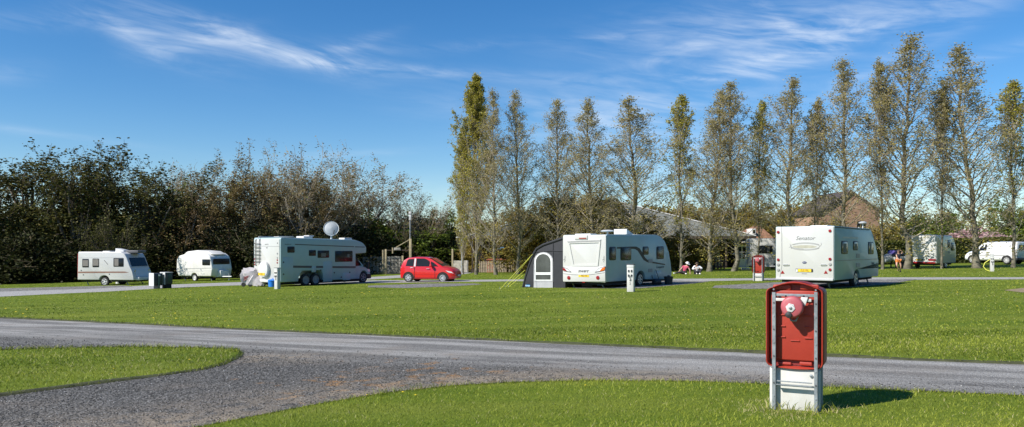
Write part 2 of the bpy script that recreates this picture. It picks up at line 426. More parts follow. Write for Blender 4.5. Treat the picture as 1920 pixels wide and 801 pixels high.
def sheet(name, pts, mat_, dz):
    bm = bmesh.new(); vs = [bm.verts.new((x, y, float(gz(x, y)) + dz)) for x, y in pts]
    f = bm.faces.new(vs)
    if f.normal.z < 0: f.normal_flip()
    bmesh.ops.triangulate(bm, faces=bm.faces[:])
    me = bpy.data.meshes.new(name); bm.to_mesh(me); bm.free(); me.materials.append(mat_)
    o = link(name, me); o['kind'] = 'structure'; return o

def PX(*pts): return [G(*p) for p in pts]
xs = [-3000, -60, 60, 3000]; ys = [-60, 100, 4000]
gv = [(x, y, float(gz(x, y))) for y in ys for x in xs]
gf = [(j * 4 + i, j * 4 + i + 1, j * 4 + i + 5, j * 4 + i + 4) for j in range(2) for i in range(3)]
me = np_mesh('ground', np.array(gv), quads=np.array(gf), mats=[ground_mat()])
go = link('ground', me); go['kind'] = 'structure'

DRIVE = PX((-700, 575), (0, 597), (150, 603.5), (300, 611), (450, 618.5), (600, 625.5), (780, 633), (960, 641), (1200, 652), (1440, 664), (1700, 675.5), (1920, 684), (2600, 712),
           (2600, 800), (1920, 742), (1750, 734.5), (1560, 726), (1440, 720), (1300, 715), (1100, 713.5), (960, 717), (850, 723), (720, 737), (600, 757), (480, 780), (370, 801), (250, 828), (60, 880), (-500, 1010), (-900, 930), (-500, 822), (-150, 768),
           (0, 744), (80, 734), (200, 719), (300, 706), (380, 695), (425, 684), (450, 671), (456, 662), (440, 656), (400, 653), (300, 651), (220, 650.5), (100, 653), (0, 656), (-250, 666), (-700, 690))
g_main = gravel_mat('gravel_drive'); g_far = gravel_mat('pale_gravel', False, ((0.25, 0.242, 0.23), (0.5, 0.487, 0.465)), stone=25.0); g_pitch = gravel_mat('dark_pitch_gravel', False, ((0.1, 0.096, 0.09), (0.34, 0.325, 0.3)), stone=14.0)
g_soil = gravel_mat('dry_soil', False, ((0.2, 0.15, 0.09), (0.38, 0.3, 0.2)), stone=20.0)
LOOP = PX((-300, 559), (0, 547), (100, 543.5), (200, 539), (300, 534.5), (400, 531), (470, 528.5), (600, 528), (700, 526), (800, 525.5), (980, 524), (1060, 523.8), (1260, 523), (1420, 522), (1560, 521), (1650, 520.3), (1920, 520), (2300, 519.5),
          (2300, 523.5), (1920, 523.8), (1650, 525), (1420, 525.5), (1260, 528.5), (1060, 528.5), (980, 527.5), (870, 528.5), (700, 531), (600, 533), (470, 534.5), (400, 536.5), (300, 541), (200, 547), (100, 551.5), (0, 556.5), (-300, 571))
PITCHES = [PX((1340, 536), (1450, 530), (1560, 525), (1720, 524), (1660, 534), (1560, 541), (1400, 542), (1335, 540)),
           PX((690, 536), (800, 532), (890, 532), (905, 533.5), (850, 537), (760, 540.5), (690, 539)),
           PX((1060, 529), (1260, 526), (1330, 528), (1300, 532), (1200, 541), (1080, 541)),
           PX((-100, 547), (0, 541), (110, 538.5), (230, 535.5), (250, 537.5), (160, 542), (60, 545), (0, 547))]
PATH = PX((640, 524), (690, 520), (760, 515.5), (870, 511), (890, 511), (865, 515), (770, 520), (690, 524.5), (640, 528))
SOIL = PX((1882, 544.5), (1925, 539.5), (2000, 540), (2000, 553), (1915, 548.5))
sheet('drive', DRIVE, g_main, 0.004); sheet('road', LOOP, g_far, 0.004)
for p in PITCHES: sheet('pitch_gravel', p, g_pitch, 0.008)
sheet('path', PATH, g_far, 0.006); sheet('bare_soil', SOIL, g_soil, 0.006)

def bank(name, pts, mat_, h=.038, wd=.5):
    # raw earth lip below the turf; dark colour also holds its edge shadow
    n = len(pts); V, Q = [], []; g = np.random.default_rng(n); P = []
    for a, b in zip(pts, pts[1:]):
        k = max(1, int(math.dist(a, b) / .35)); P += [(a[0] + (b[0] - a[0]) * i / k, a[1] + (b[1] - a[1]) * i / k) for i in range(k)]
    P.append(pts[-1])
    for i, (x, y) in enumerate(P):
        a, b = P[max(i - 1, 0)], P[min(i + 1, len(P) - 1)]; tx, ty = b[0] - a[0], b[1] - a[1]; l = math.hypot(tx, ty); nx, ny = -ty / l, tx / l
        z = float(gz(x, y)); hh = h * g.uniform(.6, 1.15); w = g.uniform(-.03, .03)
        for d, zz in ((w - .03, .0), (w, hh * .7), (w + .06, hh), (w + wd, .0)): V.append((x + nx * d, y + ny * d, z + zz))
    for i in range(len(P) - 1):
        for j in range(3): Q.append((i * 4 + j, i * 4 + j + 4, i * 4 + j + 5, i * 4 + j + 1))
    me = np_mesh(name, np.array(V), np.array(Q), None, [mat_, go.data.materials[0]], midx=[0 if q % 3 < 2 else 1 for q in range(len(Q))]); o = link(name, me); o['kind'] = 'structure'
earth = mat('dark_turf_edge', (0.05, 0.055, 0.02), .95, .4, 8, bump=.5, bscale=30)
bank('verge', DRIVE[0:13], earth); bank('verge', DRIVE[30:40], earth, .035, .22)  # earth colour of the lip also holds its edge shadow

def inside(poly, X, Y):
    r = np.zeros(len(X), bool); n = len(poly); j = n - 1
    for i in range(n):
        xi, yi = poly[i]; xj, yj = poly[j]
        c = ((yi > Y) != (yj > Y)) & (X < (xj - xi) * (Y - yi) / (yj - yi + 1e-12) + xi)
        r ^= c; j = i
    return r

# ------------------------------------------------------------------ grass blades, gravel stones, dandelions (uncountable)
rng = np.random.default_rng(3)
def scatter(n, r0, r1, a0=-40, a1=40, p=1.0):
    u = rng.random(n); r = r0 * (r1 / r0) ** (u ** p); a = np.radians(rng.uniform(a0, a1, n))
    return r * np.sin(a), r * np.cos(a), r
def lowfreq(X, Y, s, seed):
    q = np.random.default_rng(seed); t = np.zeros_like(X)
    for _ in range(7):
        k = q.normal(size=2) * s; t += np.sin(k[0] * X + k[1] * Y + q.uniform(0, 6.28))
    return t / 7 ** .5
def seg_dist(poly, X, Y):
    d = np.full(len(X), 1e9)
    for (x0, y0), (x1, y1) in zip(poly, poly[1:] + poly[:1]):
        dx, dy = x1 - x0, y1 - y0; t = np.clip(((X - x0) * dx + (Y - y0) * dy) / (dx * dx + dy * dy + 1e-9), 0, 1)
        d = np.minimum(d, np.hypot(X - x0 - t * dx, Y - y0 - t * dy))
    return d
def blades(n, r0, r1, hgt, wid, seed, p=1.0, edge=None):
    X, Y, r = scatter(n, r0, r1, p=p)
    if edge is not None:                       # unmown fringe along the drive
        m = np.array(edge); i = rng.integers(0, len(m) - 1, n); t = rng.random(n); A, B = m[i], m[i + 1]
        ln = np.hypot(*(B - A).T); keep = rng.random(n) < ln / ln.max(); P = A + (B - A) * t[:, None]
        X, Y = P[:, 0] + rng.normal(0, .05, n), P[:, 1] + rng.normal(0, .05, n); r = np.hypot(X, Y)
        k = keep & (r < r1) & (Y > 0) & (np.abs(X) < Y * 0.85); X, Y, r = X[k], Y[k], r[k]
    out = ~inside(DRIVE, X, Y) & ~inside(LOOP, X, Y) & ~inside(PATH, X, Y) & ~inside(SOIL, X, Y)
    for q in PITCHES: out &= ~inside(q, X, Y)
    X, Y, r = X[out], Y[out], r[out]; n = len(X)
    fac = np.clip(r / 9.0, 0.8, 9)
    h = hgt * rng.uniform(0.5, 1.3, n) * (1 + 0.25 * lowfreq(X, Y, 1.5, seed)) * np.clip(fac, .9, 1.25); w = wid * rng.uniform(0.7, 1.4, n) * fac
    a = rng.uniform(0, 2 * np.pi, n); lean = rng.uniform(0.15, 1.15, n); b = rng.uniform(0, 2 * np.pi, n)
    base = np.stack([X, Y, gz(X, Y) - 0.004], 1); side = np.stack([np.cos(a), np.sin(a), np.zeros(n)], 1) * (w / 2)[:, None]
    ln = np.stack([np.cos(b) * lean, np.sin(b) * lean, np.ones(n)], 1); ln /= np.linalg.norm(ln, axis=1, keepdims=True)
    mid = base + ln * (h * .55)[:, None]; ln2 = ln + np.stack([np.cos(b) * .5, np.sin(b) * .5, -0.35 * np.ones(n)], 1)
    tip = mid + unit(ln2) * (h * .6)[:, None]
    V = np.stack([base - side, base + side, mid + side * .7, mid - side * .7, tip], 1).reshape(-1, 3)
    k = np.arange(n)[:, None] * 5
    Q = (k + np.array([[0, 1, 2, 3]])); T = (k + np.array([[3, 2, 4]]))
    tint = np.clip(0.45 + 0.16 * lowfreq(X, Y, 0.9, seed + 1) + 0.12 * lowfreq(X, Y, 0.22, 77) + 0.14 * lowfreq(X * .12, Y * 1.3 + X * .1, 1.0, seed + 2) + .1 * np.sign(np.sin((Y - .12 * X) * 2.4)) + rng.normal(0, 0.25, n), 0, 1)
    tint = np.where(rng.random(n) < 0.05 + .07 * np.clip(lowfreq(X, Y, 1.1, seed + 5) - .4, 0, 2), 1.0, np.minimum(tint, .8))
    fx, fy = FIRE_XY; dd = np.hypot(X - fx, Y - fy); tint = np.where((dd < .55) & (rng.random(n) < .5), 1.0, tint)
    return V, Q, T, np.repeat(tint, 5)
FIRE_XY = G(1494, 769)
blade_m = leafmat('grass_blade', (0.055, 0.1, 0.006), (0.42, 0.46, 0.06), (0.54, 0.48, 0.22), transl=0.4, rough=0.5, spec=0.25)
def join(parts):
    V, Q, T, ti, off = [], [], [], [], 0
    for v, q, t, i in parts:
        V.append(v); Q.append(q + off); T.append(t + off); ti.append(i); off += len(v)
    return np.concatenate(V), np.concatenate(Q), np.concatenate(T), np.concatenate(ti)
top_edge = DRIVE[0:13]; low_edge = DRIVE[13:28]; isl = DRIVE[30:48]
V, Q, T, ti = join([blades(GR[0], 4.6, 16, 0.04, 0.0055, 5, 0.85), blades(GR[1], 12, 75, 0.024, 0.008, 8, 0.9),
                    blades(GR[2], 4, 40, 0.085, 0.007, 11, edge=top_edge), blades(GR[2] // 2, 4, 40, 0.06, 0.006, 12, edge=low_edge), blades(GR[2] // 2, 4, 40, 0.07, 0.006, 13, edge=isl)])
tag(link('grass', np_mesh('grass', V, Q, T, [blade_m], tint=ti)), 'short mown grass with a few dry blades', 'grass', kind='stuff')

# tall tufts left by the mower round the foot of the near hose point
n = 190; a = rng.uniform(0, 2 * np.pi, n); rr = rng.uniform(0, 1, n) ** .5
tx = FIRE_XY[0] + rr * np.cos(a) * .36; ty = FIRE_XY[1] - 0.02 + rr * np.sin(a) * .26
hh = rng.uniform(.05, .15, n) * (1.1 - .3 * rr)
b_ = rng.uniform(0, 6.28, n); ln = unit(np.stack([np.cos(b_) * .45, np.sin(b_) * .45, np.ones(n)], 1))
base = np.stack([tx, ty, gz(tx, ty) - .005], 1); sd = np.stack([np.cos(a), np.sin(a), 0 * a], 1) * .004
V = np.stack([base - sd, base + sd, base + ln * (hh * .6)[:, None] + sd * .7, base + ln * (hh * .6)[:, None] - sd * .7, base + ln * hh[:, None] + np.stack([np.cos(b_), np.sin(b_), -.2 * np.ones(n)], 1) * (.2 * hh)[:, None]], 1).reshape(-1, 3)
k = np.arange(n)[:, None] * 5
tag(link('grass_tufts', np_mesh('grass_tufts', V, k + np.array([[0, 1, 2, 3]]), k + np.array([[3, 2, 4]]), [blade_m], tint=np.repeat(np.where(rng.random(n) < .45, 1.0, rng.uniform(.2, .8, n)), 5))),
    'uncut grass tufts round the foot of the near red hose point', 'grass', kind='stuff')

# loose stones
X, Y, r = scatter(GR[3], 4.6, 20, -42, 36, .8)
dl = (X - RA.x) * rnor.x + (Y - RA.y) * rnor.y
kk = inside(DRIVE, X, Y) & ((dl < -1.1 + .45 * rng.normal(size=len(X)))); X, Y, r = X[kk], Y[kk], r[kk]
n = len(X); s = rng.uniform(.0028, .008, n) * np.clip(r / 7, .8, 2.0)
oct_ = np.array([[1, 0, 0], [0, 1, 0], [-1, 0, 0], [0, -1, 0], [0, 0, .75], [0, 0, -.5]])
a = rng.uniform(0, 6.28, n); ca, sa = np.cos(a), np.sin(a)
J = oct_[None] * rng.uniform(.65, 1.3, (n, 6, 1)) * s[:, None, None]
V = np.stack([J[..., 0] * ca[:, None] - J[..., 1] * sa[:, None], J[..., 0] * sa[:, None] + J[..., 1] * ca[:, None], J[..., 2]], -1) + np.stack([X, Y, gz(X, Y) + .004 + s * .3], 1)[:, None]
T = np.array([[0, 1, 4], [1, 2, 4], [2, 3, 4], [3, 0, 4], [1, 0, 5], [2, 1, 5], [3, 2, 5], [0, 3, 5]])
T = (np.arange(n)[:, None, None] * 6 + T[None]).reshape(-1, 3)
stone_m = leafmat('stone_chip', (0.045, 0.043, 0.04), (0.18, 0.174, 0.164), (0.5, 0.49, 0.47), transl=0.0, rough=.8)
tag(link('gravel', np_mesh('gravel', V.reshape(-1, 3), None, T, [stone_m], tint=np.repeat(rng.random(n) ** 1.4, 6))), 'loose grey stone chippings on the drive', 'gravel', kind='stuff')

# dandelions
X, Y, r = scatter(800, 8, 60, p=1.1)
dens = lowfreq(X, Y, .35, 21) + .8 * (X < 2) - .5
ok = ~inside(DRIVE, X, Y) & ~inside(LOOP, X, Y) & (dens + rng.normal(0, .5, len(X)) > .55) & ~((r < 13) & (rng.random(len(X)) < .8))
X, Y, r = X[ok], Y[ok], r[ok]; n = len(X)
C = np.stack([X, Y, gz(X, Y) + .045], 1); q = 6; a = np.arange(q) * 2 * np.pi / q; s = rng.uniform(.013, .02, n) * np.clip(r / 16, .8, 1.9)
ring = np.stack([np.cos(a), np.sin(a), .1 * np.ones(q)], 1)
V = np.concatenate([(C[:, None] + np.array([0, 0, 1.0]) * (s * .55)[:, None, None]), C[:, None] + ring[None] * s[:, None, None]], 1).reshape(-1, 3)
T = np.stack([np.zeros(q, int), 1 + np.arange(q), 1 + (np.arange(q) + 1) % q], 1); T = (np.arange(n)[:, None, None] * 7 + T[None]).reshape(-1, 3)
dm = mat('dandelion_yellow', (0.75, 0.55, 0.02), .7, .1, 30)
tag(link('dandelion_flowers', np_mesh('dandelion_flowers', V, None, T, [dm])), 'yellow dandelions dotted over the lawn', 'flowers', kind='stuff')
# ================================================================== trees
bark_pale = mat('pale_bark', (0.17, 0.15, 0.11), .9, .6, 4, bump=.6, bscale=14, dirt=(0.1, 0.1, 0.05), dirt_scale=3, dirt_amt=.6)
bark_dark = mat('dark_bark', (0.1, 0.08, 0.06), .9, .4, 5, bump=.5, bscale=12)
bark_grey = mat('grey_bark', (0.2, 0.17, 0.14), .9, .4, 5, bump=.5, bscale=12)
twig_brown = mat('brown_twig', (0.2, 0.15, 0.1), .85, .3, 2)
twig_grey = mat('grey_twig', (0.36, 0.31, 0.24), .85, .3, 2)
twig_dark = mat('dark_twig', (0.075, 0.058, 0.042), .85, .3, 2)
leaf_bronze = leafmat('bronze_leaf', (0.22, 0.185, 0.08), (0.5, 0.43, 0.19), (0.46, 0.38, 0.07), .45)
leaf_lime = leafmat('yellow_green_leaf', (0.2, 0.18, 0.022), (0.48, 0.43, 0.07), (0.46, 0.37, 0.09), .45)
leaf_ochre = leafmat('ochre_leaf', (0.12, 0.09, 0.02), (0.38, 0.28, 0.05), (0.3, 0.28, 0.06), .35)
leaf_dull = leafmat('dull_green_leaf', (0.034, 0.036, 0.011), (0.135, 0.13, 0.034), (0.17, 0.14, 0.045), .2, spec=.12)
leaf_dark = leafmat('dark_ivy_leaf', (0.012, 0.014, 0.006), (0.05, 0.055, 0.016), (0.08, 0.06, 0.025), .15, spec=.1)
leaf_green = leafmat('fresh_green_leaf', (0.05, 0.08, 0.01), (0.23, 0.3, 0.04), (0.3, 0.36, 0.05), .35)
leaf_brown = leafmat('brown_bud', (0.11, 0.085, 0.03), (0.3, 0.225, 0.09), (0.24, 0.28, 0.055), .3)
leaf_rust = leafmat('rusty_bud', (0.08, 0.05, 0.02), (0.22, 0.145, 0.06), (0.16, 0.16, 0.04), .25)
leaf_hedge = leafmat('hedge_leaf', (0.022, 0.034, 0.008), (0.085, 0.1, 0.018), (0.16, 0.16, 0.03), .2)
leaf_pink = leafmat('pink_blossom', (0.4, 0.22, 0.22), (0.72, 0.5, 0.5), (0.1, 0.07, 0.03), .3)

def polyline_segs(P, Rr):
    return P[:-1], P[1:], Rr[:-1], Rr[1:]
class Tree:
    def __init__(s, seed): s.g = np.random.default_rng(seed); s.T = []; s.B = []; s.Lf = []
    def trunk_seg(s, P, Rr): s.T.append(polyline_segs(np.asarray(P), np.asarray(Rr)))
    def twig_seg(s, P, Rr): s.B.append(polyline_segs(np.asarray(P), np.asarray(Rr)))
    def leaf(s, P): s.Lf.append(np.atleast_2d(P))
    def meshes(s, name, tm, bm_, lm, lsize, elong=1.5, kt=7, droop=None, tint_shift=None):
        g = s.g
        cat = [np.concatenate(x) for x in zip(*s.T)]
        V, Q = segs_mesh(cat[0], cat[1], cat[2], cat[3], kt)
        trunk = np_mesh(name + '_trunk', V, Q, None, [tm], smooth=True)
        Vs, Qs, mi, ti, off = [], [], [], [], 0
        if s.B:
            cat = [np.concatenate(x) for x in zip(*s.B)]
            V, Q = segs_mesh(cat[0], cat[1], cat[2], cat[3], 3)
            Vs.append(V); Qs.append(Q); mi.append(np.zeros(len(Q))); ti.append(np.zeros(len(V))); off = len(V)
        if s.Lf:
            C = np.concatenate(s.Lf); V, Q = leaves_mesh(C, lsize, g, elong, droop)
            Vs.append(V); Qs.append(Q + off); mi.append(np.ones(len(Q)))
            t = np.clip(g.normal(.5, .24, len(C)), 0, 1)
            if tint_shift is not None: t = np.clip(t + tint_shift(C), 0, 1)
            ti.append(np.repeat(t, 4))
        crown = np_mesh(name + '_crown', np.concatenate(Vs), np.concatenate(Qs), None, [bm_, lm], midx=np.concatenate(mi), tint=np.concatenate(ti))
        return trunk, crown

def bent(g, p, d, L, n, wob=.12, lift=0.0):
    P = [p]; d = d / np.linalg.norm(d)
    for i in range(n):
        d = d + g.normal(0, wob, 3) + np.array([0, 0, lift]); d /= np.linalg.norm(d); p = p + d * L / n; P.append(p)
    return np.array(P), d

def poplar(seed, H, Wd, base=.1, nprim=62, leafn=4200, up0=52, up1=26, leafsize=.12, lm=leaf_bronze, tm=bark_pale, bm_=twig_grey, fork=0, shape=1.12, twig=.013, sprout=True, lower=1.0, jit=.11, clump=0):
    t = Tree(seed); g = t.g
    n = 16; z = np.linspace(0, H * .98, n + 1); wx = np.cumsum(g.normal(0, .06, n + 1)); wy = np.cumsum(g.normal(0, .06, n + 1)); wx -= wx[0]; wy -= wy[0]
    wx *= 1 - .5 * z / H; P = np.stack([wx, wy, z], 1)
    r0 = .0052 * H; Rr = r0 * (1 - z / H) ** .8 * (1 + .7 * np.exp(-z / .45)) + .012
    t.trunk_seg(P, Rr)
    cl = []
    def at(h): return np.array([np.interp(h, z, P[:, 0]), np.interp(h, z, P[:, 1]), h]), np.interp(h, z, Rr)
    stems = [(0, 0)]
    for i in range(nprim):
        s = (i + g.random()) / nprim; s = s ** .9; h = H * (base + (1 - base) * s * .97); p, rt = at(h)
        a = i * 2.39996 + g.normal(0, .4)
        reach = Wd * (1 - s) ** shape * min(1, .45 * lower + s * 1.7) * g.uniform(.6, 1.1) + .08
        ang = R(up0 + (up1 - up0) * s + g.normal(0, 5)); L = min(reach / math.sin(ang * .8), (H - h) * .6 + .35)
        d = np.array([math.cos(a) * math.sin(ang), math.sin(a) * math.sin(ang), math.cos(ang)])
        B, de = bent(g, p, d, L, 5, .07, .09); rb = min(rt * .42, .008 + .0095 * L)
        t.twig_seg(B, np.linspace(rb, .008, 6))
        m = int(3 + L * 3.2)
        for j in range(m):
            f = g.uniform(.2, 1) ** .8; k = f * 5; i0 = min(int(k), 4); q = B[i0] + (B[i0 + 1] - B[i0]) * (k - i0)
            d2 = unit(B[i0 + 1] - B[i0]) + g.normal(0, .5, 3) + np.array([0, 0, .3]); l2 = (.1 + .36 * L * (1 - f) + .34 * (1 - s)) * g.uniform(.6, 1.2)
            S, _ = bent(g, q, d2, l2, 3, .16, .1); t.twig_seg(S, np.linspace(twig, twig * .55, 4))
            cl += [S[1], S[2], S[3], S[3]]
            for _ in range(2):
                q2 = S[g.integers(1, 4)]; S2, _ = bent(g, q2, unit(S[3] - S[0]) + g.normal(0, .6, 3) + np.array([0, 0, .2]), l2 * .5 + .05, 2, .2); t.twig_seg(S2, np.linspace(twig * .7, twig * .5, 3)); cl += [S2[1], S2[2], S2[2]]
    if sprout:
        for _ in range(26):
            h = g.uniform(.03, .3) * H; p, rt = at(h); a = g.uniform(0, 6.28); S, _ = bent(g, p, np.array([math.cos(a), math.sin(a), 1.2]), g.uniform(.3, 1.1), 3, .2); t.twig_seg(S, np.linspace(twig, twig * .5, 4)); cl += [S[1], S[2], S[3], S[3]]
    C = np.array(cl); w = g.random(len(C)) < .82; C = C[w]
    pw = .2 + (C[:, 2] / H) ** .8; C = C[g.choice(len(C), leafn, p=pw / pw.sum())] + g.normal(0, jit, (leafn, 3))
    t.leaf(C)
    if clump:                                  # leafy shoots close to the stem
        k = clump // 14; h = H * g.uniform(.06, .62, k); a = g.uniform(0, 6.28, k); rr = g.uniform(.1, .75, k); q = np.stack([np.interp(h, z, P[:, 0]) + rr * np.cos(a), np.interp(h, z, P[:, 1]) + rr * np.sin(a), h], 1)
        t.leaf(np.repeat(q, 14, 0) + g.normal(0, .14, (k * 14, 3)))
    nl = len(C)
    def shift(A): d = np.zeros(len(A)); d[nl:] = .5; return d
    return t.meshes('poplar', tm, bm_, lm, leafsize, 1.35, tint_shift=shift)

def broadtree(seed, H, Wd, trunk_h=.22, nl=6, lm=leaf_brown, tm=bark_grey, bm_=twig_brown, leafn=4500, leafsize=.14, levels=4, kids=(5, 5, 4), twig=.014, spread=55, lean=0, inner=0, low=.0):
    """a spreading tree: forked limbs, then three or four orders of branches"""
    t = Tree(seed); g = t.g; r0 = .02 * H
    th = trunk_h * H
    P, d = bent(g, np.zeros(3), np.array([g.normal(0, .1) + lean, g.normal(0, .1), 1.0]), th, 4, .06)
    t.trunk_seg(np.vstack([P[0] - [0, 0, .3], P]), np.concatenate([[r0 * 1.4], np.linspace(r0 * 1.25, r0 * .8, 5)]))
    cur = []
    for i in range(nl):
        a = i * 2 * math.pi / nl + g.normal(0, .35); ang = R(g.uniform(8, spread)) if i else R(8)
        L = (H - th) * g.uniform(.55, .8)
        cur.append((P[-1 - (i % 2)], np.array([math.cos(a) * math.sin(ang), math.sin(a) * math.sin(ang), math.cos(ang)]), L, r0 * g.uniform(.38, .6)))
    tips = []
    for lv in range(1, levels + 1):
        nxt = []
        for p, d, L, r in cur:
            n = 6 if lv == 1 else 4 if lv == 2 else 3
            B, de = bent(g, p, d, L, n, .13 if lv < 3 else .2, .05)
            rr = np.linspace(r, max(r * .35, twig * .5), n + 1)
            (t.trunk_seg if lv <= 1 or r > .05 else t.twig_seg)(B, rr)
            if lv >= levels - 1: tips += list(B[1:])
            if lv < levels:
                for j in range(kids[lv - 1]):
                    f = .3 + .7 * (j + g.random()) / kids[lv - 1]; k = f * n; i0 = min(int(k), n - 1); q = B[i0] + (B[i0 + 1] - B[i0]) * (k - i0)
                    d2 = unit(B[i0 + 1] - B[i0]) + g.normal(0, .55, 3) + np.array([0, 0, .08])
                    nxt.append((q, d2, L * g.uniform(.38, .62), max(rr[i0] * .5, twig * .8)))
        cur = nxt
    C = np.array(tips); zmax = np.percentile(C[:, 2], 94); sx = np.percentile(np.hypot(C[:, 0], C[:, 1]), 96)
    sc = np.array([Wd / sx, Wd / sx, H / zmax])
    for grp in (t.T, t.B):
        for i, (a, b, c, e) in enumerate(grp): grp[i] = (a * sc, b * sc, c, e)
    C = C * sc
    if leafn:
        q = C[g.integers(0, len(C), leafn)] + g.normal(0, .14, (leafn, 3)); q[:, 2] = np.maximum(q[:, 2], .2); t.leaf(q)
    if inner:
        a = g.uniform(0, 6.28, inner); rr = g.random(inner) ** .5 * Wd * .8; q = np.stack([rr * np.cos(a), rr * np.sin(a), H * (low + (.62 - low) * g.random(inner))], 1)
        cc = q[g.integers(0, inner, inner // 16)]; q = cc[g.integers(0, len(cc), inner)] + g.normal(0, .38, (inner, 3)); q[:, 2] = np.abs(q[:, 2]); t.leaf(q)
    return t.meshes('broadleaf', tm, bm_, lm, leafsize, 1.3)

def bush(seed, H, Wd, lm, bm_=twig_brown, leafn=5000, leafsize=.13, stems=14, ztop=1.0, fill=.5):
    t = Tree(seed); g = t.g; tips = []
    for i in range(stems):
        a = g.uniform(0, 6.28); o = np.array([math.cos(a), math.sin(a), 0]) * Wd * .3 * g.random(); ang = R(g.uniform(0, 42))
        B, d = bent(g, o, np.array([math.cos(a) * math.sin(ang), math.sin(a) * math.sin(ang), math.cos(ang)]), H * g.uniform(.65, 1.05), 6, .1, .05); t.trunk_seg(B, np.linspace(.05, .015, 7))
        for j in range(14):
            k = g.uniform(1, 6); i0 = min(int(k), 5); q = B[i0] + (B[i0 + 1] - B[i0]) * (k - i0)
            S, _ = bent(g, q, unit(B[i0 + 1] - B[i0]) + g.normal(0, .6, 3), H * .22 * g.uniform(.6, 1.3), 3, .2); t.twig_seg(S, np.linspace(.02, .009, 4)); tips += list(S[1:])
    C = np.array(tips); sx = np.percentile(np.hypot(C[:, 0], C[:, 1]), 97); zz = np.percentile(C[:, 2], 99)
    sc = np.array([Wd / sx, Wd / sx, H / zz])
    for grp in (t.T, t.B):
        for i, (a, b, c, e) in enumerate(grp): grp[i] = (a * sc, b * sc, c, e)
    C = C * sc; n1 = int(leafn * (1 - fill)); t.leaf(C[g.integers(0, len(C), n1)] + g.normal(0, .13, (n1, 3)))
    n2 = leafn - n1; nc = max(20, n2 // 30)
    a = g.uniform(0, 6.28, nc); z = g.random(nc) ** .9; rad = Wd * np.sqrt(np.clip(1 - (z * 1.15 - .25) ** 2, .05, 1)) * g.random(nc) ** .4 * .92
    cc = np.stack([rad * np.cos(a), rad * np.sin(a), z * H * .9], 1); q = cc[g.integers(0, nc, n2)] + g.normal(0, .27, (n2, 3)); q[:, 2] = np.abs(q[:, 2]); t.leaf(q)
    return t.meshes('bush', bark_dark, bm_, lm, leafsize, 1.3, kt=5)

def place(kind, me_pair, x, y, H, Wd, rz, label, cat='tree', group=None, z=None):
    """H, Wd: wanted height and crown radius relative to the prototype's own (hp, wp)"""
    tr, cr, hp, wp = me_pair
    o = thing(kind, label, cat, (x, y, (float(gz(x, y)) if z is None else z) - .05), rz, group)
    o.scale = (Wd / wp, Wd / wp, H / hp)
    link('stems' if cat in ('bush', 'shrub') else 'trunk', tr, o); link('crown', cr, o)
    return o
def proto(f, seed, H, Wd, **k):
    tr, cr = f(seed, H, Wd, **k); co = np.empty(len(cr.vertices) * 3, np.float32); cr.vertices.foreach_get('co', co); co = co.reshape(-1, 3)
    return tr, cr, float(np.percentile(co[:, 2], 99.9)), float(np.percentile(np.abs(co[:, 0]), 93))

POP = [proto(poplar, 11 + i, 16, 2.4, nprim=96, up0=42, up1=24, leafn=9500, leafsize=.06, twig=.0085, clump=1500) for i in range(5)]
POPN = [proto(poplar, 31 + i, 14, 1.0, nprim=58, up0=26, up1=14, leafn=6500, leafsize=.08, shape=.35, jit=.09, lm=m_, base=.16) for i, m_ in enumerate((leaf_bronze, leaf_lime))]
POPL = [proto(poplar, 41 + i, 17, 1.5, nprim=120, up0=26, up1=12, leafn=30000, leafsize=.085, shape=.38, lm=leaf_lime, base=.06, lower=1.6, jit=.07) for i in range(2)]
def pop_at(px, top, hw, pr, i, label, dy=0.0):
    by = 515 - (px - 893) * 12 / 940 + dy; x, y = G(px, by)
    H = EYE + (HY - top) / F * y - float(gz(x, y)); Wd = hw / F * y * (1.12 if hw > 25 else 1.0)
    return place('poplar', pr, x, y, H * 1.005, Wd, i * 1.7, label, 'poplar', 'poplars in a row along the field')
pop_at(893, 141, 27, POPL[0], 0, 'tall yellow-green columnar poplar, densest of the row, at its left end')
pop_at(869, 240, 13, POPL[1], 1, 'short narrow yellow-green poplar leaning against the dense columnar one', dy=-1)
pop_at(930, 165, 30, POP[0], 2, 'thin half-bare poplar just right of the dense yellow-green one', dy=1)
pop_at(971, 172, 36, POP[1], 3, 'slender bare-topped poplar rising behind the grey awning')
pop_at(1052, 185, 34, POP[2], 4, 'sparse bronze poplar directly behind the rear of the caravan with the awning')
pop_at(1101, 185, 44, POP[3], 5, 'bronze poplar with a wide crown behind the roof vents of the caravan with the awning')
pop_at(1193, 182, 50, POP[4], 6, 'round-shouldered sparse poplar standing alone in front of the shed roof')
pop_at(1277, 177, 21, POPN[1], 7, 'narrow leafy yellow-green poplar left of the two seated people')
pop_at(1330, 170, 42, POP[0], 8, 'bronze poplar right behind the seated person in white')
pop_at(1376, 159, 42, POP[2], 9, 'poplar with low forking limbs left of the clothes airer')
pop_at(1424, 190, 15, POPN[1], 10, 'very thin green poplar in front of the white caravan under the tiled roof')
pop_at(1478, 149, 46, POP[4], 11, 'wide grey-bronze poplar rising behind the left part of the caravan with the oval emblem')
pop_at(1526, 184, 17, POPN[0], 12, 'thin poplar rising behind the middle of the caravan with the oval emblem')
pop_at(1588, 110, 52, POP[1], 13, 'tall bronze poplar in front of the brick house gable')
pop_at(1655, 114, 20, POPN[0], 14, 'narrow feathery poplar between the brick house and the tallest poplar')
pop_at(1702, 66, 62, POP[3], 15, 'tallest and widest poplar with a thick pale trunk beside the running child')
pop_at(1766, 158, 17, POPN[0], 16, 'thin pale-stemmed poplar before the side of the dappled caravan')
pop_at(1832, 80, 62, POP[0], 17, 'big poplar whose pale trunk hides the bonnet of the white van')
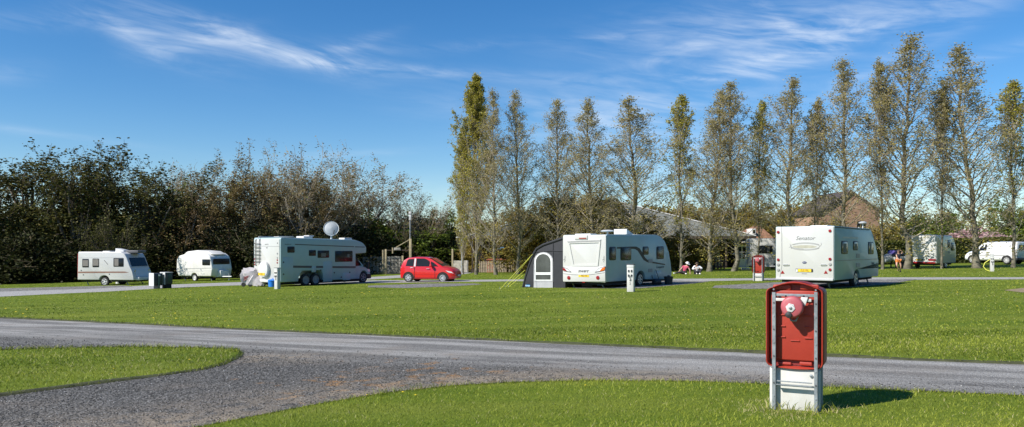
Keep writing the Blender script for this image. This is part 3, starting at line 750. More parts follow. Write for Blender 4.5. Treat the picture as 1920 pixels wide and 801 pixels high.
pop_at(1900, 150, 24, POPN[1], 18, 'slim poplar with a narrow stem before the rear wheel of the white van')

# -- the left wood and the trees in the middle
OAK = [proto(broadtree, 51 + i, 13, 4.2, lm=leaf_brown, bm_=twig_brown, leafn=18000, nl=8, kids=(6, 5, 5), spread=74, trunk_h=.14, leafsize=.12) for i in range(2)]
DARK = [proto(broadtree, 61 + i, 13, 3.8, lm=leaf_dull, bm_=twig_dark, leafn=7500, nl=7, inner=6500, leafsize=.14, low=.02, spread=62) for i in range(3)]
BARE = [proto(broadtree, 71 + i, 12, 4.6, lm=leaf_brown, bm_=twig_grey, leafn=9000, nl=9, kids=(7, 5, 5), spread=76, leafsize=.1, trunk_h=.16) for i in range(2)]
RUST = [proto(broadtree, 81, 10, 4.2, lm=leaf_rust, bm_=twig_brown, leafn=7000, nl=8, inner=2500, trunk_h=.08, leafsize=.12)]
GREEN = [proto(broadtree, 91 + i, 8, 3.5, lm=leaf_green, bm_=twig_dark, leafn=6000, nl=7, inner=5000, trunk_h=.1, leafsize=.17, low=.02) for i in range(2)]
OCH = [proto(bush, 101 + i, 5, 2.6, lm=leaf_ochre, leafn=11000, leafsize=.125, fill=.55) for i in range(2)]
SHR = [proto(bush, 111 + i, 3.5, 2.8, lm=leaf_dark, leafn=9500, leafsize=.115, fill=.7) for i in range(2)]
GSH = [proto(bush, 121, 3.5, 2.8, lm=leaf_green, leafn=7500, leafsize=.16, fill=.7)]
def tree_at(kind, pr, px, top, hw, Y, i, label, cat='tree', group=None):
    hw = hw * (1.12 if kind == 'broadleaf_tree' else 1.0)
    x = (px - CX) / F * Y; H = EYE + (HY - top) / F * Y - float(gz(x, Y)); return place(kind, pr, x, Y, H, hw / F * Y, i * 2.1, label, cat, group)
wood = [
    (DARK[0], -45, 290, 85, 74, 'dark leafy tree cut by the left edge of the photo'), (DARK[1], 55, 270, 80, 78, 'dark tree with a pale bare trunk at the far left of the wood'),
    (DARK[2], 135, 262, 78, 76, 'tallest dark tree of the wood, above the rear of the brown-striped caravan'), (DARK[0], 205, 276, 80, 79, 'dark tree with a forked pale limb above the roof of the brown-striped caravan'),
    (DARK[1], 268, 300, 66, 77, 'dark leafy tree behind the sloping front of the caravan with the brown stripe'), (RUST[0], 345, 322, 62, 77, 'rusty brown twiggy tree above the old round-roofed caravan'),
    (BARE[0], 365, 306, 46, 92, 'distant bare grey tree peeping over the rusty brown tree'), (OAK[0], 425, 276, 76, 80, 'brown budding tree left of the motorhome with its crown over the old caravan'),
    (OAK[1], 492, 274, 70, 84, 'brown budding tree right above the ladder of the motorhome'), (BARE[1], 555, 274, 84, 82, 'bare spreading tree above the middle of the motorhome roof'),
    (BARE[0], 630, 288, 84, 90, 'bare wide tree reaching out to the right above the satellite dish'), (BARE[1], 770, 342, 60, 92, 'bare tree with a fan of branches above the red car'),
    (GREEN[0], 695, 384, 50, 93, 'fresh green tree between the two bare trees'), (GREEN[1], 745, 398, 50, 97, 'low green tree behind the tall lamp post'), (GREEN[0], 835, 384, 46, 95, 'green tree behind the small street lamp'),
    (GREEN[1], 800, 418, 50, 91, 'bright green low tree behind the bonnet of the red car'), (OAK[1], 665, 395, 44, 91, 'brownish low tree just right of the motorhome roof')]
for i, (pr, px, top, hw, Y, lb) in enumerate(wood): tree_at('broadleaf_tree', pr, px, top, hw, Y, i, lb, 'tree', 'trees of the wood on the left')
wood2 = [(GREEN[1], 330, 338, 46, 88, 'fresh green tree top between the rusty tree and the dark wood'), (OAK[0], 388, 288, 60, 86, 'brown budding tree behind the domed roof of the old caravan'), (OAK[1], 588, 282, 70, 87, 'brown budding tree behind the bare one above the motorhome')]
for i, (pr, px, top, hw, Y, lb) in enumerate(wood2): tree_at('broadleaf_tree', pr, px, top, hw, Y, i + 3, lb, 'tree', 'trees of the wood on the left')
THIN = proto(broadtree, 141, 8, 3, lm=leaf_dull, tm=bark_dark, bm_=twig_dark, leafn=2600, nl=7, spread=66, leafsize=.12)
tree_at('broadleaf_tree', THIN, 205, 378, 50, 62.8, 5, 'slight bare tree standing close behind the brown-striped caravan', 'tree', 'trees of the wood on the left')
shr = [(SHR[0], -30, 440, 90, 69, 'dark shrub at the left edge of the photo'), (SHR[1], 60, 430, 80, 71, 'dark shrub left of the caravan with the brown stripe'), (SHR[0], 130, 445, 70, 73, 'dark shrub behind the rear corner of the caravan with the brown stripe'), (SHR[1], 205, 440, 70, 74, 'dark shrub behind the middle of the caravan with the brown stripe'),
       (SHR[0], 285, 440, 60, 75, 'dark shrub between the two white caravans on the left'), (SHR[1], 350, 430, 70, 78, 'dark shrub behind the old round-roofed caravan'), (SHR[0], 430, 420, 70, 78, 'dark shrub between the old caravan and the motorhome'), (SHR[1], 510, 420, 70, 77, 'dark shrub behind the rear of the motorhome'),
       (SHR[0], 590, 425, 70, 78, 'dark shrub behind the roof dish of the motorhome'), (SHR[1], 660, 420, 66, 86, 'dark shrub behind the cab of the motorhome'), (GSH[0], 720, 420, 60, 92, 'green shrub behind the grey board fence'), (SHR[0], 770, 430, 60, 92, 'dark shrub behind the height barrier'),
       (SHR[1], 850, 440, 60, 92, 'dark shrub behind the street lamp and board fence')]
for i, (pr, px, top, hw, Y, lb) in enumerate(shr): tree_at('shrub', pr, px, top, hw, Y, i, lb, 'shrub', 'shrubs along the wood edge')
och = [(915, 420, 36, 85, 'ochre bush right of the dense poplar'), (955, 405, 38, 86, 'ochre bush behind the red shed'), (1005, 388, 46, 76, 'tall ochre bush above the grey awning'), (1050, 372, 48, 76, 'tall ochre bush above the rear of the caravan with the awning'),
       (1100, 368, 50, 76, 'ochre bush reaching highest before the shed roof'), (1150, 385, 48, 75, 'ochre bush before the left slope of the shed roof'), (1205, 405, 46, 74, 'ochre bush before the middle of the shed roof'), (1252, 425, 36, 73, 'low ochre bush beside the curved front of the caravan with the awning'),
       (1310, 440, 30, 73, 'low ochre bush behind the two seated people')]
OCHT = [proto(broadtree, 151 + i, 6, 2.8, lm=leaf_ochre, leafn=9000, leafsize=.12, nl=8, trunk_h=.1, inner=3500, spread=60) for i in range(2)]
for i, (px, top, hw, Y, lb) in enumerate(och): tree_at('ochre_bush', OCHT[i % 2] if i < 7 else OCH[i % 2], px, top - (14 if i < 7 else 0), hw * (1.25 if i < 7 else 1), Y, i, lb, 'bush', 'ochre bushes between the poplars')
far = [(OCH[0], 1250, 372, 60, 118, 'ochre tree top over the shed ridge'), (OCH[1], 1310, 364, 64, 120, 'ochre tree top behind the seated people'), (OCH[0], 1375, 374, 60, 122, 'ochre tree top left of the tiled roof'), (OCH[1], 1440, 374, 64, 120, 'ochre tree top right of the tiled roof'),
       (OCH[0], 1500, 370, 56, 122, 'ochre tree top behind the caravan with the oval emblem'), (GREEN[0], 1545, 388, 50, 124, 'green tree top left of the brick house'), (GREEN[1], 1768, 376, 44, 105, 'round green tree above the dappled caravan'), (DARK[0], 1725, 392, 36, 108, 'dark tree between the round green tree and the brick house'),
       (GREEN[1], 1905, 362, 44, 96, 'dense dark green tree above the roof of the white van'), (DARK[1], 1955, 375, 50, 98, 'dark tree at the right edge of the photo'), (OCH[1], 1600, 425, 40, 88, 'ochre bush before the brick house wall'), (OCH[0], 1552, 405, 30, 90, 'ochre tree before the left half of the brick house'), (OCH[1], 1636, 404, 26, 91, 'ochre bush at the right corner of the brick house')]
for i, (pr, px, top, hw, Y, lb) in enumerate(far): tree_at('background_tree', pr, px, top, hw, Y, i, lb, 'tree', 'trees beyond the buildings')
CH = proto(broadtree, 131, 5, 3, lm=leaf_pink, bm_=twig_dark, leafn=3600, nl=7, trunk_h=.2, leafsize=.16)
tree_at('cherry_tree', CH, 1828, 424, 54, 92, 1, 'cherry tree with pink blossom behind the hedge above the van', 'tree')

# a mass of wood behind, that nobody could count
def mass(name, x0, x1, y0, y1, top, n, lm, label, seed, lsize=.3):
    g = np.random.default_rng(seed); X = g.uniform(x0, x1, n); Y = g.uniform(y0, y1, n); nc = n // 26
    cx, cy = g.uniform(x0, x1, nc), g.uniform(y0, y1, nc); i = g.integers(0, nc, n)
    hz = top(cx) * g.random(nc) ** .7
    C = np.stack([cx[i], cy[i], gz(cx[i], cy[i]) + hz[i]], 1) + g.normal(0, .5, (n, 3)); C[:, 2] = np.maximum(C[:, 2], gz(C[:, 0], C[:, 1]) + .05)
    V, Q = leaves_mesh(C, lsize, g, 1.3)
    m = int((x1 - x0) * 3); bx, by = g.uniform(x0, x1, m), g.uniform(y0, y1, m); P0 = np.stack([bx, by, gz(bx, by)], 1); P1 = P0 + np.stack([g.normal(0, .6, m), g.normal(0, .6, m), top(bx) * g.uniform(.6, 1, m)], 1)
    V2, Q2 = segs_mesh(P0, P1, np.full(m, .08), np.full(m, .02), 4)
    me = np_mesh(name, np.concatenate([V, V2]), np.concatenate([Q, Q2 + len(V)]), None, [lm, bark_grey], midx=np.concatenate([np.zeros(len(Q)), np.ones(len(Q2))]), tint=np.concatenate([np.repeat(np.clip(g.normal(.4, .25, n), 0, 1), 4), np.zeros(len(V2))]))
    return tag(link(name, me), label, 'woodland', kind='stuff')
mass('woodland', -78, -34, 80, 94, lambda x: 6.5 + 1.2 * np.sin(x * .5), 42000, leaf_dull, 'dark tangled wood behind the trees on the left', 5)
mass('woodland_understorey', -40, -2, 92, 100, lambda x: 5.2 + .8 * np.sin(x * .4), 24000, leaf_dull, 'tangled undergrowth behind the motorhome and the red car', 6)
mass('distant_scrub', -4, 75, 126, 140, lambda x: 5.5 + .8 * np.sin(x * .3), 22000, leaf_ochre, 'distant scrub beyond the shed and the houses', 7, .4)
mass('sky_screen_trees', 62, 80, -75, 62, lambda x: 15 + 0 * x, 26000, leaf_dull, 'added unseen belt of trees on the right, screening off low sky light', 8, .9)  # out of view, added to dim the sky light on the caravan sides
mass('sky_screen_trees', -10, 80, -95, -75, lambda x: 15 + 0 * x, 22000, leaf_dull, 'added unseen belt of trees at the near end, screening off low sky light', 9, .9)  # second added belt, behind the camera, for the same dimming
# ================================================================== vehicle materials
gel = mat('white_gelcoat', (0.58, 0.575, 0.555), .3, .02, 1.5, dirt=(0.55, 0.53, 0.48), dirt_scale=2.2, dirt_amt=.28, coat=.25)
gel_shaded = mat('shade_tinted_gelcoat', (0.36, 0.49, 0.52), .42, .03, 2.5, dirt=(0.5, 0.49, 0.45), dirt_scale=1.2, dirt_amt=.4, coat=.15)  # white bodies; blue-grey shade of the unlit sides is put into this colour
gel_old = mat('old_cream_paint', (0.72, 0.71, 0.67), .45, .05, 2, dirt=(0.4, 0.38, 0.3), dirt_scale=1.6, dirt_amt=.5)
glass = mat('dark_tinted_glass', (0.012, 0.014, 0.016), .2, .2, 1, spec=.35)
rubber = mat('black_rubber', (0.025, 0.025, 0.026), .8, .2, 8)
blackp = mat('black_plastic', (0.03, 0.03, 0.032), .55, .2, 5)
under = mat('black_chassis', (0.018, 0.018, 0.018), .9, .2, 5)
alloy = mat('silver_alloy', (0.62, 0.62, 0.63), .35, .06, 5, metal=.5)
steel = mat('galvanised_steel', (0.25, 0.28, 0.3), .55, .3, 26, metal=.2, dirt=(0.3, 0.3, 0.3), dirt_scale=8, dirt_amt=.4)
greyt = mat('grey_trim', (0.3, 0.3, 0.3), .5, .08, 4)
lgrey = mat('light_grey_trim', (0.5, 0.5, 0.5), .5, .06, 4)
redl = mat('red_lamp_lens', (0.28, 0.01, 0.014), .15, .1, 5, coat=.5)
orangel = mat('orange_lamp_lens', (0.8, 0.16, 0.02), .15, .1, 5)
clearl = mat('clear_lamp_lens', (0.75, 0.76, 0.78), .08, .06, 5, spec=.8)
yplate = mat('yellow_number_plate', (0.85, 0.56, 0.03), .4, .04, 5)
inkm = mat('black_ink', (0.015, 0.015, 0.017), .5, 0, 1)
inkgrey = mat('dark_grey_ink', (0.09, 0.09, 0.095), .5, 0, 1)
brownstripe = mat('brown_stripe', (0.24, 0.13, 0.09), .5, .1, 3)
curtain = mat('pale_curtain', (0.2, 0.185, 0.165), .8, .2, 20)
whitep = mat('white_plastic', (0.66, 0.66, 0.65), .4, .03, 3, dirt=(0.5, 0.48, 0.42), dirt_scale=3, dirt_amt=.25)
chrome = mat('chrome', (0.7, 0.7, 0.7), .15, .05, 4, metal=1)
goldoval = mat('champagne_decal', (0.42, 0.4, 0.32), .4, .15, 4)
bluebadge = mat('blue_badge', (0.03, 0.04, 0.12), .3, .1, 4)
XA, YA, ZA = (1, 0, 0), (0, 1, 0), (0, 0, 1)
RP = dict(o=(0, 0, 0), ux=YA, uy=ZA, n=(-1, 0, 0))          # rear face: (y, z)
def SP(y): return dict(o=(0, y, 0), ux=XA, uy=ZA, n=(0, -1 if y < 0 else 1, 0))
def part(name, parent, f, **k):
    m = MB(); f(m); return m.build(name, parent, **k)
def plate(name, parent, pts, pl, m_, d0=-.01, d1=.012, bevel=0):
    b = MB(); b.prism(pts, pl['o'], pl['ux'], pl['uy'], pl['n'], d0, d1, m_, bevel); return b.build(name, parent)
def cc(p, q): return (p[0] + q[0]) / 2, (p[1] + q[1]) / 2, abs(q[0] - p[0]), abs(q[1] - p[1])
def window(parent, pl, c, blind=None, r=.06, frame=.035, name='window'):
    """rubber-framed pane; the pane is a piece of its own"""
    f = plate(name, parent, rrect(c[0], c[1], c[2], c[3], r), pl, blackp, -.01, .014, .004)
    plate('pane', f, rrect(c[0], c[1], c[2] - 2 * frame, c[3] - 2 * frame, max(r - frame, .02)), pl, glass, 0, .02, .003)
    if blind: plate('curtain', f, rrect(c[0] + blind[0] * c[2], c[1] + blind[1] * c[3], blind[2] * c[2], blind[3] * c[3], .01), pl, curtain, 0, .0215)
    return f
def wheel(parent, x, y, r, w=.18, spokes=7, rim_m=None, side=-1, z=None, hub=None):
    z = r if z is None else z; a = (0, side, 0); o = Vector((x, y, z))
    m = MB(); m.lathe([(r * .55, -w), (r * .93, -w), (r, -w * .8), (r, -w * .2), (r * .95, 0), (r * .7, .012), (r * .64, 0), (r * .62, -.03)], o, a, rubber, 28)
    t = m.build('wheel', parent)
    m = MB(); rm = rim_m or alloy
    m.lathe([(r * .64, -.05), (r * .64, .006), (r * .58, .012), (r * .56, -.02), (.001, -.03)], o, a, under if spokes else rm, 28, caps=False)
    m.lathe([(r * .66, -.01), (r * .66, .012), (r * .57, .014), (r * .57, -.01)], o, a, rm, 28, caps=False)
    m.lathe([(r * .16, -.03), (r * .16, .014), (.001, .02)], o, a, rm, 14)
    for i in range(spokes):
        b = 2 * math.pi * i / spokes; d = Vector((math.cos(b), 0, math.sin(b)))
        m.beam(o + d * r * .1 + Vector(a) * -.005, o + d * r * .6 + Vector(a) * -.002, r * .17, .03, rm, up=a)
    m.build('rim', t); return t
def arch(cx, half, zb, h, n=9):
    """wheel-arch notch along the bottom edge, walked towards -x"""
    return [(cx + half * math.cos(math.pi * i / n), zb + h * math.sin(math.pi * i / n)) for i in range(n + 1)]
def round_corner(pts, i, r, n=5):
    p, a, b = Vector(pts[i]), Vector(pts[i - 1]), Vector(pts[(i + 1) % len(pts)])
    u, v = (a - p).normalized() * r, (b - p).normalized() * r
    return [tuple(((1 - t) ** 2) * (p + u) + 2 * t * (1 - t) * p + t * t * (p + v)) for t in [k / n for k in range(n + 1)]]
def smooth_profile(pts, radii):
    out = []
    for i, p in enumerate(pts):
        out += round_corner(pts, i, radii[i]) if radii.get(i) else [p]
    return out
def disc(name, parent, c, r, pl, m_, d1=.02, k=16):
    return plate(name, parent, [(c[0] + r * math.cos(2 * math.pi * i / k), c[1] + r * math.sin(2 * math.pi * i / k)) for i in range(k)], pl, m_, -.01, d1, .004)
def leg_steady(parent, x, y, z, dx=.35, h=None):
    m = MB(); m.beam((x, y, z), (x + dx, y, .02), .05, .04, steel); m.box(x + dx - .06, x + dx + .06, y - .06, y + .06, .0, .02, steel); return m.build('corner_steady', parent)

# ================================================================== caravan with the oval emblem (right foreground)
z6 = lambda x, y: (1390 + x / 4.71, 390 + y / 4.71)
z5 = lambda x, y: (1450 + x / 6.16, 410 + y / 6.16)
W = 2.25
P = Pose(12.2 - .5 * 2.25 * .769, 30.0 + .5 * 2.25 * .64, 50.2)
o = P.root('caravan', 'white caravan with an oval emblem on its rear, beyond the near red hose cabinet', 'caravan')
hy = -W / 2
zb = P.side(*z6(820, 640), hy)[1]; zt = P.side(*z6(824, 158), hy)[1]
xw = P.side(*z6(1019, 640), hy)[0]; xf = P.side(*z6(1212, 560), hy)[0]; xt = P.side(*z6(1150, 184), hy)[0]
prof = [(0, zb), (0, zt), (xt, zt - .04), (xf - .02, 1.15), (xf, zb + .3), (xf - .1, zb)] 
prof = smooth_profile(prof, {1: .06, 2: .45, 3: .4, 4: .2}) + arch(xw, .42, zb, .36)
b = MB(); b.prism(prof, (0, hy, 0), XA, ZA, YA, 0, W, gel_shaded, .03); body = b.build('body', o)
plate('rear_panel', o, rrect(0, (zb + zt) / 2, W - .03, zt - zb - .04, .05), RP, gel, -.02, .035, .02)
RO = dict(RP, o=(-.036, 0, 0))
yz = lambda x, y: P.rear(*z5(x, y), -.036)
def rb(x0, y0, x1, y1): return cc(yz(x0, y0), yz(x1, y1))
plate('panel_seam', o, [yz(93, 95), yz(101, 95), yz(103, 535), yz(78, 690), yz(70, 690), yz(96, 535)], RO, greyt, -.002, .004)
for (x, y, m_) in ((655, 141, redl), (655, 467, redl), (656, 527, greyt), (656, 590, redl), (57, 157, redl), (58, 475, redl), (58, 532, greyt), (58, 592, greyt)):
    disc('lamp', o, yz(x, y), .055, RO, m_, .03)
for x in (108, 607): plate('reflector_triangle', o, [yz(x - 23, 636), yz(x + 23, 636), yz(x, 598)], RO, redl, 0, .012)
for x in ((115, 185), (548, 620)):
    p0, p1 = yz(x[0], 536), yz(x[1], 534); m = MB(); m.tube([(-.036, p0[0], p0[1]), (-.08, p0[0] * .95 + p1[0] * .05, p0[1]), (-.08, p1[0] * .95 + p0[0] * .05, p1[1]), (-.036, p1[0], p1[1])], .012, chrome, 6); m.build('grab_handle', o)
f = plate('plate_holder', o, rrect(*rb(258, 578, 458, 618), .02), RO, blackp, 0, .02, .004)
plate('white_label', f, rrect(*rb(262, 585, 284, 617), .005), RO, whitep, 0, .023)
c = rb(288, 582, 440, 616); plate('number_plate', f, rrect(*c, .01), RO, yplate, 0, .024)
text('YL55 VNL', .1, f, (-.036, c[0], c[1]), (0, -1, 0), ZA, inkm, off=.026, sx=.75)
c = yz(366, 228); text('Senator', .21, o, (-.036, c[0], c[1]), (0, -1, 0), ZA, inkgrey, off=.004, italic=.35, sx=1.12, bold=-.002)
c = yz(358, 637); text('caravans', .045, o, (-.036, c[0], c[1]), (0, -1, 0), ZA, inkgrey, off=.004, sx=1.3)
def ell(cx, cy, rx, ry, a0, a1, n=28): return [(cx + rx * math.cos(R(a0 + (a1 - a0) * i / n)), cy + ry * math.sin(R(a0 + (a1 - a0) * i / n))) for i in range(n + 1)]
b = MB()
def stroke(pts, r=.008):
    q = [yz(*p) for p in pts]; b.tube([(-.037, y, z) for y, z in q], r, greyt, 4)
stroke(ell(372, 322, 175, 44, 25, 335)); stroke(ell(372, 322, 165, 34, -150, 150)); stroke([(180, 330), (210, 330), (250, 345), (350, 352)]); stroke([(192, 290), (200, 315), (215, 330), (205, 350)]); stroke([(552, 280), (555, 300), (540, 320)])
b.prism([yz(*p) for p in ell(362, 325, 140, 18, 0, 360, 24)[:-1]], RO['o'], YA, ZA, (-1, 0, 0), .0, .003, goldoval)
b.build('oval_emblem', o)
b = MB(); b.prism([yz(*p) for p in ell(360, 508, 25, 13, 0, 360, 20)[:-1]], RO['o'], YA, ZA, (-1, 0, 0), 0, .01, bluebadge); bd = b.build('badge', o)
c = yz(360, 508); text('BAILEY', .04, bd, (-.036, c[0], c[1]), (0, -1, 0), ZA, whitep, off=.011)
b = MB(); b.box(-.09, .05, -W / 2 + .02, W / 2 - .02, zb - .02, zb + .055, lgrey, .015); b.build('bumper', o)
S = SP(hy)
sx = lambda x, y: P.side(*z6(x, y), hy)
for (x0, y0, x1, y1, bl) in ((881, 291, 939, 406, (0, -.05, .5, .7)), (985, 292, 1027, 374, (0, -.1, .5, .6)), (1120, 300, 1167, 409, (-.1, 0, .3, .8))):
    window(o, S, cc(sx(x0, y0), sx(x1, y1)), bl, .08)
for q in ((1014, 404, 1046, 442), (1014, 488, 1045, 525)): plate('vent', o, rrect(*cc(sx(q[0], q[1]), sx(q[2], q[3])), .01), S, greyt, -.01, .012)
p0, p1 = sx(824, 467), sx(1205, 470); plate('trim_line', o, [(p0[0], p0[1] - .015), (p1[0], p0[1] - .015), (p1[0], p0[1] + .015), (p0[0], p0[1] + .015)], S, greyt, -.005, .008)
plate('roof_trim', o, [(.02, zt - .07), (xt - .3, zt - .1), (xt - .3, zt - .06), (.02, zt - .03)], S, blackp, -.005, .008)
p0, p1 = sx(895, 262), sx(1032, 262); plate('awning_sticker', o, [(p0[0], p0[1] - .03), (p1[0], p0[1] - .03), (p1[0], p0[1] + .04), (p0[0], p0[1] + .04)], S, lgrey, -.005, .003)
c = sx(1160, 487); text('Senator', .14, o, (c[0], hy, c[1]), XA, ZA, inkgrey, off=.004, italic=.3)
for y in (-1, 1): wheel(o, xw, y * (W / 2 - .04), .33, .19, 5, side=y)
b = MB(); b.box(.1, xf - .3, -W / 2 + .2, W / 2 - .2, zb - .12, zb + .02, under); b.tube([(xf - .5, -.6, zb), (xf + 1.2, 0, .42)], .04, steel); b.tube([(xf - .5, .6, zb), (xf + 1.2, 0, .42)], .04, steel); b.tube([(xf + .95, 0, .02), (xf + .95, 0, .75)], .03, steel); b.build('chassis', o)
for x, y, d in ((.35, -.75, .3), (.35, .75, .3), (xf - .75, -.8, .45), (xf - .5, .8, .4)): leg_steady(o, x, y, zb, d)
b = MB(); c = P.side(*z6(1073, 175), 0.0); b.tube([(c[0], 0, zt - .05), (c[0], 0, zt + .28)], .03, whitep, 8); b.lathe([(.02, 0), (.17, .03), (.19, .07), (.1, .11), (.001, .12)], (c[0], 0, zt + .25), ZA, whitep, 20); b.tube([(c[0] - .25, .1, zt - .03), (c[0] - .25, .1, zt + .1)], .04, lgrey, 8); b.build('roof_aerial', o)
b = MB(); b.box(1.6, 2.3, -.35, .35, zt - .03, zt + .07, whitep, .03); b.build('rooflight', o)

# ================================================================== caravan with the awning (centre)
z4 = lambda x, y: (930 + x / 5.647, 420 + y / 5.647)
W = 2.3; hy = -W / 2
PS = P = Pose(4.13 - .5 * 2.3 * .785, 34.6 + .5 * 2.3 * .62, 51.7)
o = P.root('caravan', 'white caravan with a dark wave stripe along its side, joined to the grey awning', 'caravan')
sx = lambda x, y: P.side(*z4(x, y), hy); yz = lambda x, y: P.rear(*z4(x, y), -.04)
zb = sx(1172, 615)[1]; zt = sx(1172, 112)[1]; xw = sx(1535, 600)[0]
pts = [(0, zb), (0, zt)] + [sx(*q) for q in ((1690, 115), (1740, 128), (1790, 185), (1832, 300), (1852, 420), (1862, 520), (1850, 587))]
prof = smooth_profile(pts, {1: .08, 3: .2}) + arch(xw, .44, zb, .42)
b = MB(); b.prism(prof, (0, hy, 0), XA, ZA, YA, 0, W, gel_shaded, .03); b.build('body', o)
RO = dict(RP, o=(-.04, 0, 0))
b = MB(); b.prism(rrect(0, (zb + zt) / 2 - .02, W - .02, zt - zb + .02, .06), (0, 0, 0), YA, ZA, (-1, 0, 0), -.02, .04, gel, .02)
b.prism([yz(716, 455), yz(1160, 452), yz(1163, 612), yz(714, 612)], RO['o'], YA, ZA, (-1, 0, 0), -.02, .045, gel, .03)
b.prism([yz(835, 122), yz(972, 119), yz(972, 166), yz(835, 166)], RO['o'], YA, ZA, (-1, 0, 0), -.02, .04, gel, .02)
b.build('rear_panel', o)
b = MB(); fr = [yz(755, 178), yz(1115, 165), yz(1085, 448), yz(805, 455)]; fi = [yz(782, 208), yz(1092, 198), yz(1066, 425), yz(826, 430)]
fo = [(-.041, y, z) for y, z in fr]; f2 = [(-.075, y * .985, z + .0) for y, z in fr]; f3 = [(-.075, y, z) for y, z in fi]; f4 = [(-.041, y, z) for y, z in fi]
b.loft([fo, f2, f3, f4], gel, caps=False, bevel=0); b.build('moulded_frame', o)
plate('moulding_top', o, [yz(760, 186), yz(1112, 172), yz(1108, 186), yz(768, 200)], dict(RP, o=(-.076, 0, 0)), greyt, 0, .002)
plate('brake_light', o, rrect(*cc(yz(884, 147), yz(963, 157)), .02), RO, redl, .03, .055)
for pts in ([(714, 456), (760, 470), (806, 513), (722, 500)], [(1162, 450), (1105, 462), (1052, 515), (1150, 497)]):
    f = plate('tail_light', o, [yz(*q) for q in pts], RO, blackp, 0, .06, .005); cx = sum(q[0] for q in pts) / 4; cy = sum(q[1] for q in pts) / 4
    i2 = [(cx + (q[0] - cx) * .8, cy + (q[1] - cy) * .72) for q in pts]; out = min if cx < 900 else max
    plate('reversing_lens', f, [yz(*q) for q in i2], RO, clearl, 0, .066)
    ex = out(q[0] for q in pts); i3 = [(ex + (q[0] - ex) * .52, cy - 3 + (q[1] - cy) * .66) for q in pts]; plate('red_lens', f, [yz(*q) for q in i3], RO, redl if cx < 900 else orangel, 0, .07)
for x, y in ((778, 570), (1085, 569)): disc('reflector', o, yz(x, y), .085, RO, redl, .07)
c = yz(930, 503); text('SWIFT', .13, o, (-.04, c[0], c[1]), (0, -1, 0), ZA, inkm, off=.048, italic=.25, sx=1.5, bold=.003)
f = plate('number_plate', o, rrect(*cc(yz(880, 538), yz(990, 563)), .01), RO, yplate, .03, .055); c = cc(yz(893, 538), yz(990, 563))
text('FN63 CWC', .1, f, (-.04, c[0], c[1]), (0, -1, 0), ZA, inkm, off=.057, sx=.7)
b = MB()
for pts in ([(720, 525), (800, 535), (900, 540), (1000, 537), (1080, 526), (1155, 515)],): b.tube([(-.088, *yz(*q)) for q in pts], .012, greyt, 5)
b.build('bumper_crease', o)
for k, x in ((1, 1140), (-1, 727)):
    b = MB()
    for pts in ([(x, 335), (x + 6, 360), (x - 8, 385), (x + 4, 410)], [(x - 8, 350), (x + 8, 370), (x + 2, 400)], [(x - 14, 380), (x, 372), (x + 12, 392)], [(x + 4, 340), (x + 12, 356)]): b.tube([(-.042, *yz(*q)) for q in pts], .009, greyt, 4)
    b.build('flourish_decal', o)
plate('tow_label', o, rrect(*cc(yz(915, 606), yz(945, 622)), .01), RO, redl, -.02, .03)
S = SP(hy)
for q in ((1197, 242, 1269, 384), (1317, 244, 1430, 384), (1551, 239, 1615, 326), (1698, 238, 1776, 372)): window(o, S, cc(sx(q[0], q[1]), sx(q[2], q[3])), None, .09)
up_ = [(1278, 246), (1430, 240), (1485, 240), (1520, 258), (1550, 305), (1575, 352), (1605, 382), (1660, 400), (1788, 424)]
lo_ = [(1790, 436), (1660, 416), (1598, 404), (1560, 380), (1530, 330), (1500, 285), (1470, 266), (1430, 264), (1282, 262)]
plate('wave_stripe', o, [sx(*q) for q in up_ + lo_], S, inkm, -.005, .006)
for q in ((1612, 372, 1656, 412), (1612, 475, 1655, 510)): plate('vent', o, rrect(*cc(sx(q[0], q[1]), sx(q[2], q[3])), .01), S, greyt, -.01, .015)
c = sx(1738, 456); text('Conqueror', .17, o, (c[0], hy, c[1]), XA, ZA, inkm, off=.005, italic=.25, sx=1.05)
plate('locker_door', o, rrect(*cc(sx(1680, 500), sx(1752, 560)), .03), S, gel_shaded, -.01, .008, .004)
for y in (-1, 1): wheel(o, xw, y * (W / 2 - .05), .33, .19, 6, side=y)
xf = sx(1850, 587)[0]
b = MB(); b.box(.1, xf - .3, -W / 2 + .15, W / 2 - .15, zb - .14, zb + .02, under); b.tube([(xf - .6, -.5, zb), (xf + 1.1, 0, .42)], .04, steel); b.tube([(xf - .6, .5, zb), (xf + 1.1, 0, .42)], .04, steel); b.tube([(xf + .9, 0, .02), (xf + .9, 0, .75)], .03, steel); b.box(.3, .75, -.2, .35, .06, zb - .1, under, .02); b.build('chassis', o)
for x, y, d in ((.15, -.75, .28), (.15, .8, .25), (xf - 1.0, -.75, .5), (xf - 1., .75, .5)): leg_steady(o, x, y, zb, d)
def roofx(px, py, yl): return P.side(*z4(px, py), yl)[0]
b = MB(); x = roofx(1180, 90, -.3); b.tube([(x, -.3, zt - .04), (x, -.3, zt + .2)], .035, whitep, 8); b.lathe([(.03, 0), (.3, .02), (.32, .05), (.2, .09), (.001, .1)], (x, -.3, zt + .14), ZA, whitep, 24); b.build('roof_aerial', o)
b = MB(); b.box(.35, .9, -.1, .75, zt - .04, zt + .055, whitep, .03); b.build('rear_rooflight', o)
x = roofx(1350, 90, -.2); b = MB(); b.box(x - .3, x + .3, -.5, .1, zt - .04, zt + .04, whitep, .02); b.prism([(-.3, .05), (.3, .04), (.3, .075), (-.3, .3)], (x, -.55, zt), XA, ZA, YA, 0, .7, whitep, .015); b.box(x + .6, x + 1.2, -.45, .25, zt - .04, zt + .05, whitep, .02); b.build('open_rooflight', o)

